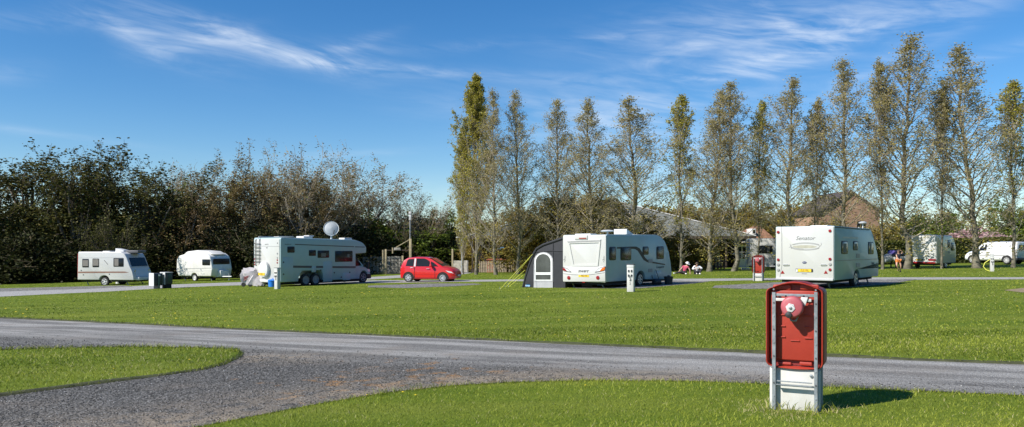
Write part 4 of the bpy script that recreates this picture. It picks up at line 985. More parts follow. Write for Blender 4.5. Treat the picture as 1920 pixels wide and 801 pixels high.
# -- black waste tank, water roller, bag beside its front
x, y = G(1253.5, 533.5)
o = thing('waste_bin', 'black lidded bucket standing at the front corner of the caravan with the awning', 'bucket', (x, y, float(gz(x, y))))
b = MB(); b.lathe([(.14, 0), (.18, .02), (.21, .34), (.2, .345)], (0, 0, 0), ZA, blackp, 20); b.build('bucket', o)
b = MB(); b.lathe([(.225, .33), (.235, .37), (.19, .39), (.07, .4), (.06, .44), (.001, .45)], (0, 0, 0), ZA, blackp, 20); b.build('lid', o)
x, y = G(1231, 534.5); b = MB(); b.lathe([(.1, -.2), (.15, -.18), (.15, .18), (.1, .2)], (0, 0, .15), (1, .6, 0), blackp, 18); b.tube([(-.15, -.12, .15), (-.25, .3, .7), (.05, .42, .7), (.17, .1, .15)], .015, blackp, 6)
tag(b.build('water_roller'), 'black water roller lying by the caravan drawbar left of the black bucket', 'water barrel').location = (x, y, float(gz(x, y)))

# ================================================================== grey air awning
tent = mat('dark_grey_tent_fabric', (0.024, 0.025, 0.031), .75, .12, 4, bump=.3, bscale=5)
tent2 = mat('light_grey_tent_fabric', (0.4, 0.4, 0.42), .75, .08, 4, bump=.3, bscale=5)
film = mat('clear_window_film', (0.07, 0.075, 0.075), .12, .3, 2, spec=.6, trans=.0)
ropem = mat('yellow_guy_rope', (0.8, 0.78, 0.12), .6, .1, 10)
bluelab = mat('blue_label', (0.02, 0.3, 0.62), .5, .1, 3)
P = PS; XR = .25
yz = lambda x, y: P.rear(*z4(x, y), XR)
aw = thing('awning', 'dark grey inflatable awning with an arched window, pitched against the caravan with the wave stripe', 'awning', (P.x, P.y, P.z), P.a)
out = [yz(*q) for q in ((278, 690), (312, 560), (350, 440), (392, 330), (432, 262), (500, 222), (600, 188), (712, 150), (738, 150), (738, 690))]
xi = [(y * .97 - .04 if i < 6 else y, z) for i, (y, z) in enumerate(out)]
b = MB(); b.prism(out, (0, 0, 0), YA, ZA, XA, XR, XR + 2.6, tent, .05); b.build('tent_body', aw)
AP = dict(o=(XR, 0, 0), ux=YA, uy=ZA, n=(-1, 0, 0))
b = MB()
for q in ([(400, 300), (600, 285), (720, 290)], [(606, 190), (606, 690)], [(432, 262), (410, 300), (400, 420), (398, 690)]): b.tube([(XR - .01, *yz(*p)) for p in q], .018, tent, 6)
b.build('seam_piping', aw)
b = MB()
for q in ([(392, 330), (432, 262), (500, 222), (600, 188), (712, 150)],): b.tube([(XR, *yz(*p)) for p in q], .06, tent, 8)
b.tube([(XR + .005, *yz(*p)) for p in ((280, 690), (312, 560), (350, 440), (392, 330))], .05, tent, 8); b.build('air_beam', aw)
plate('roof_edge', aw, [yz(600, 186), yz(712, 147), yz(714, 156), yz(610, 192)], AP, lgrey, 0, .035)
arc = lambda cx, w, y0, y1, yb: [yz(cx - w, yb)] + [yz(cx + w * math.cos(R(180 - i * 18)), y1 - (y1 - y0) * math.sin(R(180 - i * 18))) for i in range(11)] + [yz(cx + w, yb)]
d = plate('window_panel', aw, arc(505, 104, 298, 400, 612), AP, tent2, 0, .02)
dl = mat('white_window_trim', (0.78, 0.78, 0.78), .6, .05, 4)
plate('window_trim', d, arc(505, 92, 306, 400, 600), AP, dl, 0, .026)
plate('pane', d, arc(503, 78, 318, 400, 512), AP, film, 0, .03)
plate('pane', d, [yz(425, 538), yz(582, 538), yz(582, 590), yz(425, 590)], AP, film, 0, .03)
plate('mud_skirt', d, [yz(402, 614), yz(604, 614), yz(604, 688), yz(400, 688)], AP, tent2, 0, .018)
plate('side_panel', aw, [yz(612, 300), yz(735, 300), yz(735, 680), yz(612, 680)], AP, tent, 0, .015)
b = MB(); b.tube([(XR - .015, *yz(*p)) for p in ((388, 684), (500, 690), (600, 688), (735, 690))], .02, lgrey, 5); b.build('ground_strip', aw)
f = plate('maker_label', aw, rrect(*cc(yz(314, 644), yz(362, 664)), .01), AP, bluelab, 0, .02)
text('Kampa', .1, f, (XR, cc(yz(314, 644), yz(362, 664))[0], cc(yz(314, 644), yz(362, 664))[1]), (0, -1, 0), ZA, dl, off=.022)
def groundpt(px, py):
    x, y = G(px, py); dx, dy = x - P.x, y - P.y; return (dx * P.c + dy * P.s, -dx * P.s + dy * P.c, float(gz(x, y)) - P.z + .01)
for a, e in (((395, 312), (45, 692)), ((305, 490), (100, 672)), ((285, 545), (135, 668)), ((400, 305), (130, 640))):
    g_ = groundpt(*z4(*e)); b = MB(); b.tube([(XR, *yz(*a)), g_], .009, ropem, 5); b.tube([(g_[0], g_[1], g_[2] - .02), (g_[0], g_[1] + .04, g_[2] + .08)], .012, steel, 5); b.build('guy_rope', aw)
# ================================================================== motorhome
z2 = lambda x, y: (440 + x / 5.007, 400 + y / 5.007)
W = 2.45; hy = -W / 2
P = PM = Pose(-13.31 - .5 * W * .82, 45.6 + .5 * W * .575, math.degrees(math.atan2(.82, .575)))
o = P.root('motorhome', 'big white motorhome with a round roof dish and a rear ladder', 'motorhome')
sx = lambda x, y: P.side(*z2(x, y), hy); yz = lambda x, y: P.rear(*z2(x, y), -.03)
zb = sx(430, 650)[1]; zt = sx(432, 226)[1]; zb = max(zb, .16)
xw1, xw2 = sx(675, 620)[0], sx(768, 620)[0]; xa = (xw1 + xw2) / 2; xcab = sx(1138, 500)[0]; xn = sx(1238, 340)[0]; xm = sx(1299, 600)[0]; xfw = sx(1237, 615)[0]
pts = [(0, zb), (0, zt), (sx(1130, 247)[0], zt - .1), (sx(1205, 268)[0], zt - .28), (xn, sx(1238, 320)[1]), (xn - .02, sx(1238, 372)[1]), (xcab, sx(1142, 378)[1]), (xcab, zb)]
prof = smooth_profile(pts, {1: .14, 2: .3, 3: .2, 4: .1, 5: .06})
n = 12; prof += [(xa + .98 * math.cos(math.pi * i / n), zb + .62 * min(1, 1.5 * math.sin(math.pi * i / n))) for i in range(n + 1)]
b = MB(); b.prism(prof, (0, hy, 0), XA, ZA, YA, 0, W, gel_shaded, .06, 3); b.build('body', o)
plate('rear_panel', o, rrect(0, (zb + zt) / 2, W - .16, zt - zb - .16, .1), RP, gel, -.05, .03, .02)
RO = dict(RP, o=(-.03, 0, 0)); S = SP(hy)
# cab
ws = [sx(1142, 385), sx(1216, 478), sx(1282, 515), sx(1296, 560), sx(1300, 630), sx(1290, 650)]
cabp = [(xcab - .1, zb), (xcab - .1, ws[0][1]), ws[0], (xm - .55, sx(1240, 505)[1] + .02), (xm - .1, sx(1285, 535)[1]), (xm, sx(1299, 590)[1]), (xm, zb + .1), (xfw + .42, zb + .06)] + [(xfw + .4 * math.cos(math.pi * i / 8), zb + .52 * math.sin(math.pi * i / 8)) for i in range(9)]
b = MB(); b.prism(cabp, (0, -1.0, 0), XA, ZA, YA, 0, 2.0, gel_shaded, .07, 3); b.build('cab', o)
SC_ = SP(-1.0)
xd = xm - .75
plate('cab_window', o, [(xcab + .06, ws[0][1] - .06), (xcab + .2, ws[0][1] - .08), (xd - .05, sx(1222, 494)[1] + .02), (xcab + .06, sx(1145, 498)[1])], SC_, glass, -.01, .012, .005)
b = MB(); p0, p1 = ws[0], (xm - .55, sx(1240, 505)[1] + .02); nx, nz = -(p1[1] - p0[1]), (p1[0] - p0[0]); l_ = math.hypot(nx, nz); nx, nz = nx / l_ * .012, nz / l_ * .012
q0 = (p0[0] + .05 * (p1[0] - p0[0]), p0[1] + .05 * (p1[1] - p0[1])); b.loft([[(q0[0] - nx, -.85, q0[1] - nz), (q0[0] - nx, .85, q0[1] - nz), (p1[0] - nx, .92, p1[1] - nz), (p1[0] - nx, -.92, p1[1] - nz)], [(q0[0] + nx, -.85, q0[1] + nz), (q0[0] + nx, .85, q0[1] + nz), (p1[0] + nx, .92, p1[1] + nz), (p1[0] + nx, -.92, p1[1] + nz)]], glass); b.build('windscreen', o)
b = MB(); m0 = (xd + .1, -1.0, sx(1230, 500)[1]); b.tube([m0, (m0[0] + .1, -1.25, m0[2] - .02)], .025, blackp, 6); b.box(m0[0] + .03, m0[0] + .14, -1.42, -1.2, m0[2] - .08, m0[2] + .3, blackp, .03); b.build('wing_mirror', o)
plate('headlight', o, [(xm - .3, zb + .62), (xm - .08, zb + .58), (xm - .05, zb + .42), (xm - .25, zb + .44)], SC_, clearl, -.01, .015)
plate('door_seam', o, [(xcab + .03, zb + .1), (xcab + .05, zb + .1), (xcab + .05, ws[0][1] - .3), (xcab + .03, ws[0][1] - .3)], SC_, greyt, -.01, .006)
b = MB(); b.box(xm - .35, xm + .06, -1.02, 1.02, zb - .02, zb + .3, blackp, .05); b.build('front_bumper', o)
for q, bl in (((494, 312, 562, 370), None), ((696, 346, 762, 400), None), ((778, 350, 886, 418), (0, -.1, .4, .5)), ((942, 354, 1106, 454), (.25, .05, .12, .3))): window(o, S, cc(sx(q[0], q[1]), sx(q[2], q[3])), bl, .05)
def strip(name, q, m_): plate(name, o, [sx(*p) for p in q], S, m_, -.005, .006)
strip('upper_stripe', [(566, 288), (1122, 310), (1122, 318), (566, 297)], inkgrey); strip('upper_stripe', [(1130, 311), (1220, 314), (1222, 321), (1130, 320)], inkgrey)
strip('waist_stripe', [(540, 491), (725, 493), (725, 514), (550, 512)], inkgrey); strip('waist_stripe', [(765, 494), (878, 495), (878, 514), (765, 514)], inkgrey); strip('waist_stripe', [(918, 496), (1135, 497), (1135, 516), (918, 515)], inkgrey)
strip('zigzag_emblem', [(488, 468), (530, 476), (512, 495), (540, 500), (500, 512), (520, 488), (500, 478)], inkm)
c = sx(500, 292); text('Autohome', .11, o, (c[0], hy, c[1]), XA, ZA, inkgrey, off=.005, italic=.2)
for q in ((450, 415, 548, 610), (722, 500, 762, 552), (830, 455, 915, 640), (1015, 560, 1085, 625)): plate('locker_door', o, rrect(*cc(sx(q[0], q[1]), sx(q[2], q[3])), .02), S, gel_shaded, -.01, .009, .004)
for x, y in ((808, 535), (935, 558), (458, 460), (458, 573), (1000, 600), (1080, 555)): disc('filler_cap', o, sx(x, y), .05, S, inkgrey, .02)
for x in (xw1, xw2):
    for y in (-1, 1): wheel(o, x, y * (W / 2 - .06), .36, .2, 0, rim_m=greyt, side=y)
for y in (-1, 1): wheel(o, xfw, y * .95, .36, .2, 5, rim_m=greyt, side=y)
b = MB(); b.box(.15, xm - .4, -.95, .95, .12, zb + .1, under); b.build('chassis', o)
# rear: ladder, round wheel cover, lamps, plate
b = MB()
for x in (203, 240): b.tube([(-.03, *yz(x, 242)), (-.1, *yz(x, 262)), (-.1, *yz(x, 480)), (-.03, *yz(x, 492))], .022, inkgrey, 6)
for y in (285, 318, 352, 386, 420, 452): b.tube([(-.1, *yz(196, y)), (-.1, *yz(246, y))], .02, inkgrey, 6)
b.tube([(-.1, *yz(228, 240)), (-.06, *yz(228, 222)), (.3, *yz(228, 218))], .02, lgrey, 6); b.build('ladder', o)
cy_, cz_ = yz(290, 525); b = MB(); b.prism(ell(cy_, cz_, .42, .46, 0, 360, 28)[:-1], RO['o'], YA, ZA, (-1, 0, 0), 0, .2, whitep, .05); b.build('spare_wheel_cover', o)
c = cc(yz(250, 558), yz(310, 583)); f = plate('number_plate', o, rrect(*c, .01), RO, yplate, .02, .22); text('R17 MPG', .1, f, (-.03, c[0], c[1]), (0, -1, 0), ZA, inkm, off=.222, sx=.6)
for x, ys in ((190, (392, 430, 462, 482)), (401, (378, 418, 440, 465))):
    for y in ys: disc('lamp', o, yz(x, y), .05, RO, redl if y > 420 else greyt, .02)
for x, y in ((186, 282), (403, 280)): disc('marker_lamp', o, yz(x, y), .03, RO, inkgrey, .02)
c = yz(300, 293); text('AUTO', .09, o, (-.03, c[0], c[1]), (0, -1, 0), ZA, inkgrey, off=.004, italic=.3, sx=1.3)
plate('arrow_emblem', o, [yz(292, 316), yz(303, 324), yz(312, 314), yz(303, 334)], RO, inkgrey, -.004, .004)
b = MB(); b.tube([(-.035, *yz(180, 306)), (-.035, *yz(425, 312))], .008, greyt, 5); b.build('panel_seam', o)
b = MB(); b.box(-.12, .1, -W / 2 + .05, W / 2 - .05, zb - .02, zb + .14, whitep, .04); b.build('rear_bumper', o)
# roof fittings
rx = lambda px, py, yl: P.side(*z2(px, py), yl)[0]
x = rx(655, 215, 0); b = MB(); b.box(x - .35, x + .35, -.35, .35, zt - .04, zt + .1, whitep, .03); b.box(x + .1, x + .5, -.3, .2, zt + .08, zt + .16, lgrey, .02); b.build('rooflight', o)
x = rx(1040, 238, 0); b = MB(); b.box(x - .3, x + .3, -.3, .3, zt - .16, zt + .03, whitep, .03); b.build('rooflight', o)
b = MB(); b.tube([(.1, .9, zt + .06), (1.2, .9, zt + .06), (1.2, -.9, zt + .06), (.1, -.9, zt + .06)], .02, lgrey, 6); b.build('roof_rack', o)
x, z = P.side(*z2(907, 144), 0); rd = P.side(*z2(907, 72), 0)[1] - z
dn = Vector((P.s * -1.0 + .0, 0, 0)); tocam = Vector((-(P.x + x * P.c) * P.c - (P.y + x * P.s) * P.s, (P.x + x * P.c) * P.s - (P.y + x * P.s) * P.c, 0)).normalized()
dn = (tocam + Vector((0, 0, .28))).normalized(); dc = Vector((x, 0, z))
f = MB(); f.tube([(x, 0, zt - .1), (x, 0, z - rd * .7), tuple(dc - dn * .12)], .06, whitep, 8); f.build('dish_mast', o)
dishm = mat('shade_grey_dish', (0.42, 0.44, 0.45), .5, .05, 3)  # dish colour greyed to carry the shade on its face
b = MB(); b.lathe([(rd * .92, 0), (rd * .93, .03), (rd * .8, -.06), (rd * .4, -.13), (.001, -.15)], dc, -dn, dishm, 28, caps=False)
b.lathe([(rd, .02), (rd * .97, .05), (rd * .75, -.0), (rd * .4, -.04), (.001, -.05)], dc, dn, dishm, 28, caps=False); dish = b.build('satellite_dish', o)
ux = Vector((0, 0, 1)).cross(dn).normalized(); uy = dn.cross(ux)
text('Oyster', rd * .5, dish, dc + uy * rd * .3, ux, uy, inkgrey, off=.03, italic=.2)
b = MB(); b.tube([dc - uy * rd * .8 + ux * rd * .25, dc - uy * rd * .5 + ux * rd * .35 + dn * .25, dc - uy * rd * .4 + ux * rd * .4 + dn * .3], .03, inkgrey, 6); b.build('feed_arm', dish)

# -- things behind its rear: draped load, blue tub
tarp = mat('grey_tarpaulin', (0.5, 0.46, 0.47), .7, .1, 6, bump=.5, bscale=9)
stripe = mat('striped_canvas', (0.72, 0.7, 0.7), .7, .05, 6)
zt2 = lambda x, y: (450 + x / 11.44, 480 + y / 11.44)
x0, y0 = G(*zt2(330, 660)); z0 = float(gz(x0, y0)); sc = F / y0
o = thing('covered_bicycle', 'grey tarpaulin draped over a low load behind the motorhome', 'covered load', (x0, y0, z0))
loc = lambda x, y: ((zt2(x, y)[0] - zt2(330, 660)[0]) / sc, (zt2(330, 660)[1] - zt2(x, y)[1]) / sc)
top = [loc(*q) for q in ((75, 260), (180, 250), (350, 275), (395, 330), (420, 420), (500, 430), (570, 490), (590, 560), (575, 610))]
bot = [loc(*q) for q in ((85, 520), (130, 575), (220, 610), (300, 640), (360, 655), (430, 650), (500, 625), (540, 615), (575, 612))]
g_ = np.random.default_rng(9); rings = []
for j in range(9):
    t = j / 8; ring = []
    for i in range(9):
        for k in range(2):
            if i == 8 and k: break
            a, c2 = (top[i], bot[i]) if k == 0 else (tuple((np.array(top[i]) + top[i + 1]) / 2), tuple((np.array(bot[i]) + bot[i + 1]) / 2))
            ring.append((a, c2))
    rings.append(ring)
b = MB(); R2 = []
for j in range(13):
    th = math.pi * j / 12; row = []
    for (a, c2) in rings[0]:
        h = math.sin(th) ** .6; fold = g_.normal(0, .05)
        row.append((a[0] * h + c2[0] * (1 - h) + fold, -.42 * math.cos(th) + fold, c2[1] + (a[1] - c2[1]) * h + g_.normal(0, .035)))
    R2.append(row)
b.loft(R2, tarp, caps=False, closed=False); cv = b.build('cover', o, ang=28)
b = MB()
for i, yy in enumerate((420, 450, 485)):
    p, q = loc(110 + i * 4, yy + 50), loc(245 - i * 20, yy); b.tube([(p[0], -.42, p[1]), (q[0], -.4, q[1])], .018, redl, 5)
b.build('red_stripes', cv)
b = MB()
for x in (-.7, -.3, .45): b.lathe([(.02, -.03), (.13, -.03), (.13, .03), (.02, .03)], (x, 0, .13), YA, rubber, 16)
b.build('wheel', o)
blue = mat('blue_plastic', (0.02, 0.2, 0.7), .4, .06, 3); x, y = G(*zt2(695, 664))
o = thing('tub', 'round blue lidded tub between the grey tarpaulin and the white post', 'tub', (x, y, float(gz(x, y))))
b = MB(); b.lathe([(.2, 0), (.22, .01), (.25, .36), (.24, .365)], (0, 0, 0), ZA, blue, 24); b.build('tub_body', o)
b = MB(); b.lathe([(.265, .34), (.265, .38), (.2, .43), (.05, .45), (.001, .45)], (0, 0, 0), ZA, blue, 24); b.tube([(-.06, 0, .45), (0, 0, .49), (.06, 0, .45)], .015, blue); b.build('lid', o)

# ================================================================== left caravan with the brown stripe
z1 = lambda x, y: (120 + x / 5.647, 430 + y / 5.647)
W = 2.15; hy = -W / 2; a_ = R(-10); Lb = 4.48
cxx, cyy = -27.0, 56.5; c_, s_ = math.cos(a_), math.sin(a_)
P = Pose(cxx - Lb * c_ - (W / 2) * s_ * 1, cyy - Lb * s_ + (W / 2) * c_, -10)
o = P.root('caravan', 'white caravan with a thin brown stripe and a big sloping dark front window', 'caravan')
sx = lambda x, y: P.side(*z1(x, y), hy)
zb = sx(400, 537)[1]; zt = sx(400, 238)[1]; xw = sx(425, 540)[0]
fr_ = [sx(600, 240), sx(640, 262), sx(662, 300), sx(692, 385), sx(718, 440), sx(734, 500), sx(738, 540)]
prof = smooth_profile([(0, zb), (0.05, zt)] + fr_, {1: .1}) + arch(xw, .4, zb, .32)
b = MB(); b.prism(prof, (0, hy, 0), XA, ZA, YA, 0, W, gel, .05, 3); b.build('body', o)
S = SP(hy)
for q, bl in (((194, 313, 263, 404), (0, 0, .8, .7)), ((302, 310, 371, 402), (0, .05, .85, .75)), ((524, 304, 632, 397), (-.2, 0, .4, .8))): window(o, S, cc(sx(q[0], q[1]), sx(q[2], q[3])), bl, .05)
plate('side_stripe', o, [sx(*q) for q in ((150, 448), (640, 447), (690, 457), (640, 462), (150, 465))], S, brownstripe, -.005, .006)
plate('roof_line', o, [sx(*q) for q in ((150, 300), (625, 298), (625, 302), (150, 304))], S, lgrey, -.005, .005)
plate('slash_decal', o, [sx(*q) for q in ((422, 328), (428, 328), (467, 372), (464, 376))], S, inkm, -.005, .005)
plate('door_seam', o, [sx(*q) for q in ((324, 440), (327, 440), (327, 525), (324, 525))], S, lgrey, -.005, .005)
for x, y in ((182, 435), (205, 482), (480, 475)): disc('filler_cap', o, sx(x, y), .04, S, inkgrey, .02)
def fx(z): return float(np.interp(z, [p[1] for p in fr_][::-1], [p[0] for p in fr_][::-1]))
def front_plate(name, par, z0, z1_, yw0, yw1, m_, dd=.02, n=4):
    b = MB(); A, B = [], []
    for i in range(n + 1):
        t = i / n; z = z0 + (z1_ - z0) * t; w = yw0 + (yw1 - yw0) * t; A.append([(fx(z) - .03, -w, z), (fx(z) + dd, -w, z), (fx(z) + dd, w, z), (fx(z) - .03, w, z)])
    b.loft(A, m_, bevel=.0); return b.build(name, par)
f = front_plate('front_window_frame', o, fr_[3][1] - .12, fr_[2][1] + .03, W / 2 - .1, W / 2 - .14, lgrey, .03)
front_plate('front_window', f, fr_[3][1] - .06, fr_[2][1] - .02, W / 2 - .16, W / 2 - .2, glass, .045)
front_plate('front_locker', o, zb + .25, fr_[4][1] + .02, .75, .8, gel, .03)
b = MB(); b.box(fr_[-1][0] - .1, fr_[-1][0] + .25, -W / 2 + .25, W / 2 - .1, zb - .02, zb + .22, whitep, .05); b.build('front_bumper', o)
b = MB()
for x, y in ((.9, -.8), (.9, .8)): b.tube([(fr_[4][0] + .03, y, fr_[4][1] - .1), (fr_[4][0] + .1, y, fr_[4][1] + .08)], .03, chrome, 6)
b.build('grab_handle', o)
for y in (-1, 1): wheel(o, xw, y * (W / 2 - .05), .32, .18, 5, rim_m=whitep, side=y)
b = MB(); b.box(.2, fr_[-1][0] - .2, -W / 2 + .2, W / 2 - .2, zb - .14, zb + .02, under); b.build('chassis', o)
for x, y, d in ((.4, -.7, .25), (.4, .7, .25), (3.6, -.75, .35), (3.7, .75, .35)): leg_steady(o, x, y, zb, d)
b = MB(); x = sx(520, 220)[0]; b.box(x - .35, x + .35, -.4, .3, zt - .03, zt + .08, whitep, .03); b.prism([(-.35, .08), (.3, .08), (.3, .11), (-.35, .24)], (x, -.35, zt), XA, ZA, YA, 0, .6, whitep, .01); b.build('rooflight', o)
b = MB(); x = sx(660, 225)[0]; b.box(x - .55, x + .45, -.4, .55, zt - .12, zt + .1, inkgrey, .05); b.box(sx(370, 230)[0] - .3, sx(370, 230)[0] + .3, -.3, .3, zt - .03, zt + .05, whitep, .02); b.build('solar_panel', o)
b = MB(); b.box(-.03, .0, -W / 2 + .05, -W / 2 + .16, zb + .2, zt - .15, redl); b.build('rear_lamp_cluster', o)
x, y = G(*z1(578, 578)); b = MB(); b.lathe([(.18, 0), (.2, .02), (.2, .36), (.15, .4), (.05, .42), (.001, .42)], (0, 0, 0), ZA, whitep, 18); b.tube([(0, 0, .42), (.3, .2, .6), (.55, .3, .55)], .02, inkgrey, 6)
tag(b.build('water_carrier'), 'small white water carrier with a dark hose under the caravan with the brown stripe', 'water barrel').location = (x, y, float(gz(x, y)))

# ================================================================== old round-roofed caravan
W = 2.05; hy = -W / 2; Lb = 4.38; a_ = R(-30); c_, s_ = math.cos(a_), math.sin(a_); cxx, cyy = -24.66, 65.0
P = Pose(cxx - Lb * c_ - (W / 2) * s_, cyy - Lb * s_ + (W / 2) * c_, -30)
o = P.root('caravan', 'small old caravan with a rounded domed roof, dappled with tree shade', 'caravan')
sx = lambda x, y: P.side(*z1(x, y), hy); fz = lambda x, y: P.rear(*z1(x, y), Lb)
zb = sx(1400, 500)[1]; xw = sx(1377, 510)[0]
pts = [(.25, zb), sx(1188, 440), sx(1192, 320), sx(1215, 280), sx(1290, 258), sx(1420, 248), sx(1500, 254), sx(1540, 285), sx(1552, 330), sx(1568, 420), sx(1556, 500)]
prof = smooth_profile(pts, {3: .15, 7: .15}) + arch(xw, .36, zb, .26)
b = MB(); b.prism(prof, (0, hy, 0), XA, ZA, YA, 0, W, gel_old, .09, 3); b.build('body', o)
S = SP(hy); FP = dict(o=(Lb, 0, 0), ux=YA, uy=ZA, n=(1, 0, 0)); zt = max(p[1] for p in prof)
b = MB(); b.prism([(.5, zt - .12), (1.0, zt + .1), (2.2, zt + .2), (3.5, zt + .12), (4.2, zt - .15)], (0, -.72, 0), XA, ZA, YA, 0, 1.44, gel_old, .09, 3); b.build('domed_roof', o)
window(o, S, cc(sx(1464, 318), sx(1548, 383)), None, .08)
plate('trim_line', o, [sx(*q) for q in ((1190, 418), (1560, 408), (1560, 412), (1190, 422))], S, greyt, -.005, .012)
plate('trim_line', o, [sx(*q) for q in ((1195, 445), (1560, 437), (1560, 440), (1195, 448))], S, lgrey, -.005, .01)
c = cc(fz(1580, 312), fz(1757, 386)); window(o, dict(FP, o=(sx(1552, 330)[0] + .07, 0, 0)), (0, c[1], min(c[2], 1.7), c[3]), None, .07)
b = MB(); zz = sx(1560, 470)[1]; b.box(Lb - .1, Lb + .42, -.45, .45, zb + .02, zb + .52, whitep, .05); b.build('gas_locker', o)
b = MB(); b.tube([(Lb - .4, -.6, zb), (Lb + 1.2, 0, .45)], .05, whitep); b.tube([(Lb - .4, .6, zb), (Lb + 1.2, 0, .45)], .05, whitep); b.tube([(Lb + .9, 0, .02), (Lb + .9, 0, .7)], .04, steel); b.box(.3, Lb - .3, -.8, .8, zb - .12, zb + .03, under); b.build('drawbar', o)
for y in (-1, 1): wheel(o, xw, y * (W / 2 - .05), .31, .17, 0, rim_m=whitep, side=y)
for x, y in ((.6, -.7), (3.9, -.7)): leg_steady(o, x, y, zb, .2)

# ================================================================== dappled caravan on the right
z7 = lambda x, y: (1640 + x / 5.007, 380 + y / 5.007)
W = 2.3; hy = -W / 2; c_, s_ = .76, .65; Y0 = 60.0; cxx = (1755.8 - CX) / F * Y0
P = Pose(cxx - .5 * W * s_, Y0 + .5 * W * c_, math.degrees(math.atan2(s_, c_)))
o = P.root('caravan', 'white caravan with a red bottom edge, dappled by the shade of the tallest poplar', 'caravan')
sx = lambda x, y: P.side(*z7(x, y), hy); yz = lambda x, y: P.rear(*z7(x, y), -.03)
zb = sx(582, 572)[1]; zt = sx(582, 306)[1]; xf = min(sx(766, 540)[0], 4.6)
prof = smooth_profile([(0, zb), (0, zt), (xf - .75, zt), (xf - .1, zt - .7), (xf, zb + .4), (xf - .1, zb)], {1: .1, 2: .4, 3: .3})
b = MB(); b.prism(prof, (0, hy, 0), XA, ZA, YA, 0, W, gel, .06, 3); b.build('body', o)
S = SP(hy); RO = dict(RP, o=(-.03, 0, 0))
plate('rear_panel', o, rrect(0, (zb + zt) / 2, W - .1, zt - zb - .08, .1), RP, gel, -.02, .03, .02)
plate('red_edge', o, rrect(0, zb + .06, W - .12, .12, .03), RO, redl, 0, .03, .01)
f = plate('number_plate', o, rrect(*cc(yz(384, 530), yz(456, 545)), .01), RO, blackp, 0, .02); plate('yellow_plate', f, rrect(*cc(yz(390, 532), yz(440, 543)), .01), RO, yplate, 0, .024)
for x in (505, 340): plate('tail_light', o, rrect(*cc(yz(x, 528), yz(x + (70 if x > 400 else 20), 547)), .03), RO, redl, 0, .03, .01)
for q in ((684, 352, 711, 430), (716, 376, 748, 452)):
    p, q2 = sx(q[0], q[1]), sx(q[2], q[3]); window(o, S, (p[0] * .5 + q2[0] * .5, (p[1] + q2[1]) / 2, max(.4, abs(q2[0] - p[0])), abs(p[1] - q2[1])), (0, 0, .4, .5), .05)
p, q2 = sx(688, 455), sx(708, 475); plate('vent', o, rrect(*cc(p, q2), .01), S, greyt, -.01, .012)
for y in (-1, 1): wheel(o, xf * .5, y * (W / 2 - .05), .32, .18, 5, side=y)
b = MB(); b.box(.2, xf - .3, -.9, .9, zb - .14, zb + .02, under); b.tube([(xf - .5, 0, zb), (xf + 1.1, 0, .42)], .06, steel); b.build('chassis', o)
for x, y, d in ((.3, -.8, .25), (.3, .8, .25), (xf - .7, -.8, .3)): leg_steady(o, x, y, zb, d)
b = MB(); b.box(.2, 1.0, -.4, .4, zt - .04, zt + .08, whitep, .03); b.box(1.8, 2.4, -.35, .35, zt - .04, zt + .06, whitep, .03); b.build('rooflight', o)

# ================================================================== white caravan under the tiled roof
z5b = lambda x, y: (1360 + x / 6.675, 410 + y / 6.675)
P = Pose(*atY(*z5b(332, 600), 72)[:2], -8); W = 2.2
P = Pose(P.x, P.y + W / 2, -8)
o = P.root('caravan', 'white caravan side-on in tree shade behind the far hose cabinet', 'caravan'); hy = -W / 2
sx = lambda x, y: P.side(*z5b(x, y), hy); zb = sx(400, 597)[1]; zt = sx(400, 250)[1]
b = MB(); b.prism(smooth_profile([(0, zb), (0, zt), (3.6, zt), (4.2, zt - .8), (4.2, zb)], {1: .12, 2: .3, 3: .2}) + arch(2.4, .38, zb, .3), (0, hy, 0), XA, ZA, YA, 0, W, gel, .06, 3); b.build('body', o)
S = SP(hy); window(o, S, cc(sx(418, 338), sx(590, 437)), (.2, 0, .18, .7), .06)
plate('trim_line', o, [sx(*q) for q in ((330, 498), (640, 502), (640, 508), (330, 504))], S, greyt, -.005, .008)
plate('skirt', o, [sx(*q) for q in ((345, 585), (640, 590), (640, 604), (345, 600))], S, whitep, -.005, .02)
for y in (-1, 1): wheel(o, 2.4, y * (W / 2 - .05), .32, .18, 5, side=y)
b = MB(); b.box(.2, 3.9, -.9, .9, zb - .14, zb + .02, under); b.build('chassis', o)
for x, y in ((.3, -.8), (3.6, -.8)): leg_steady(o, x, y, zb, .2)
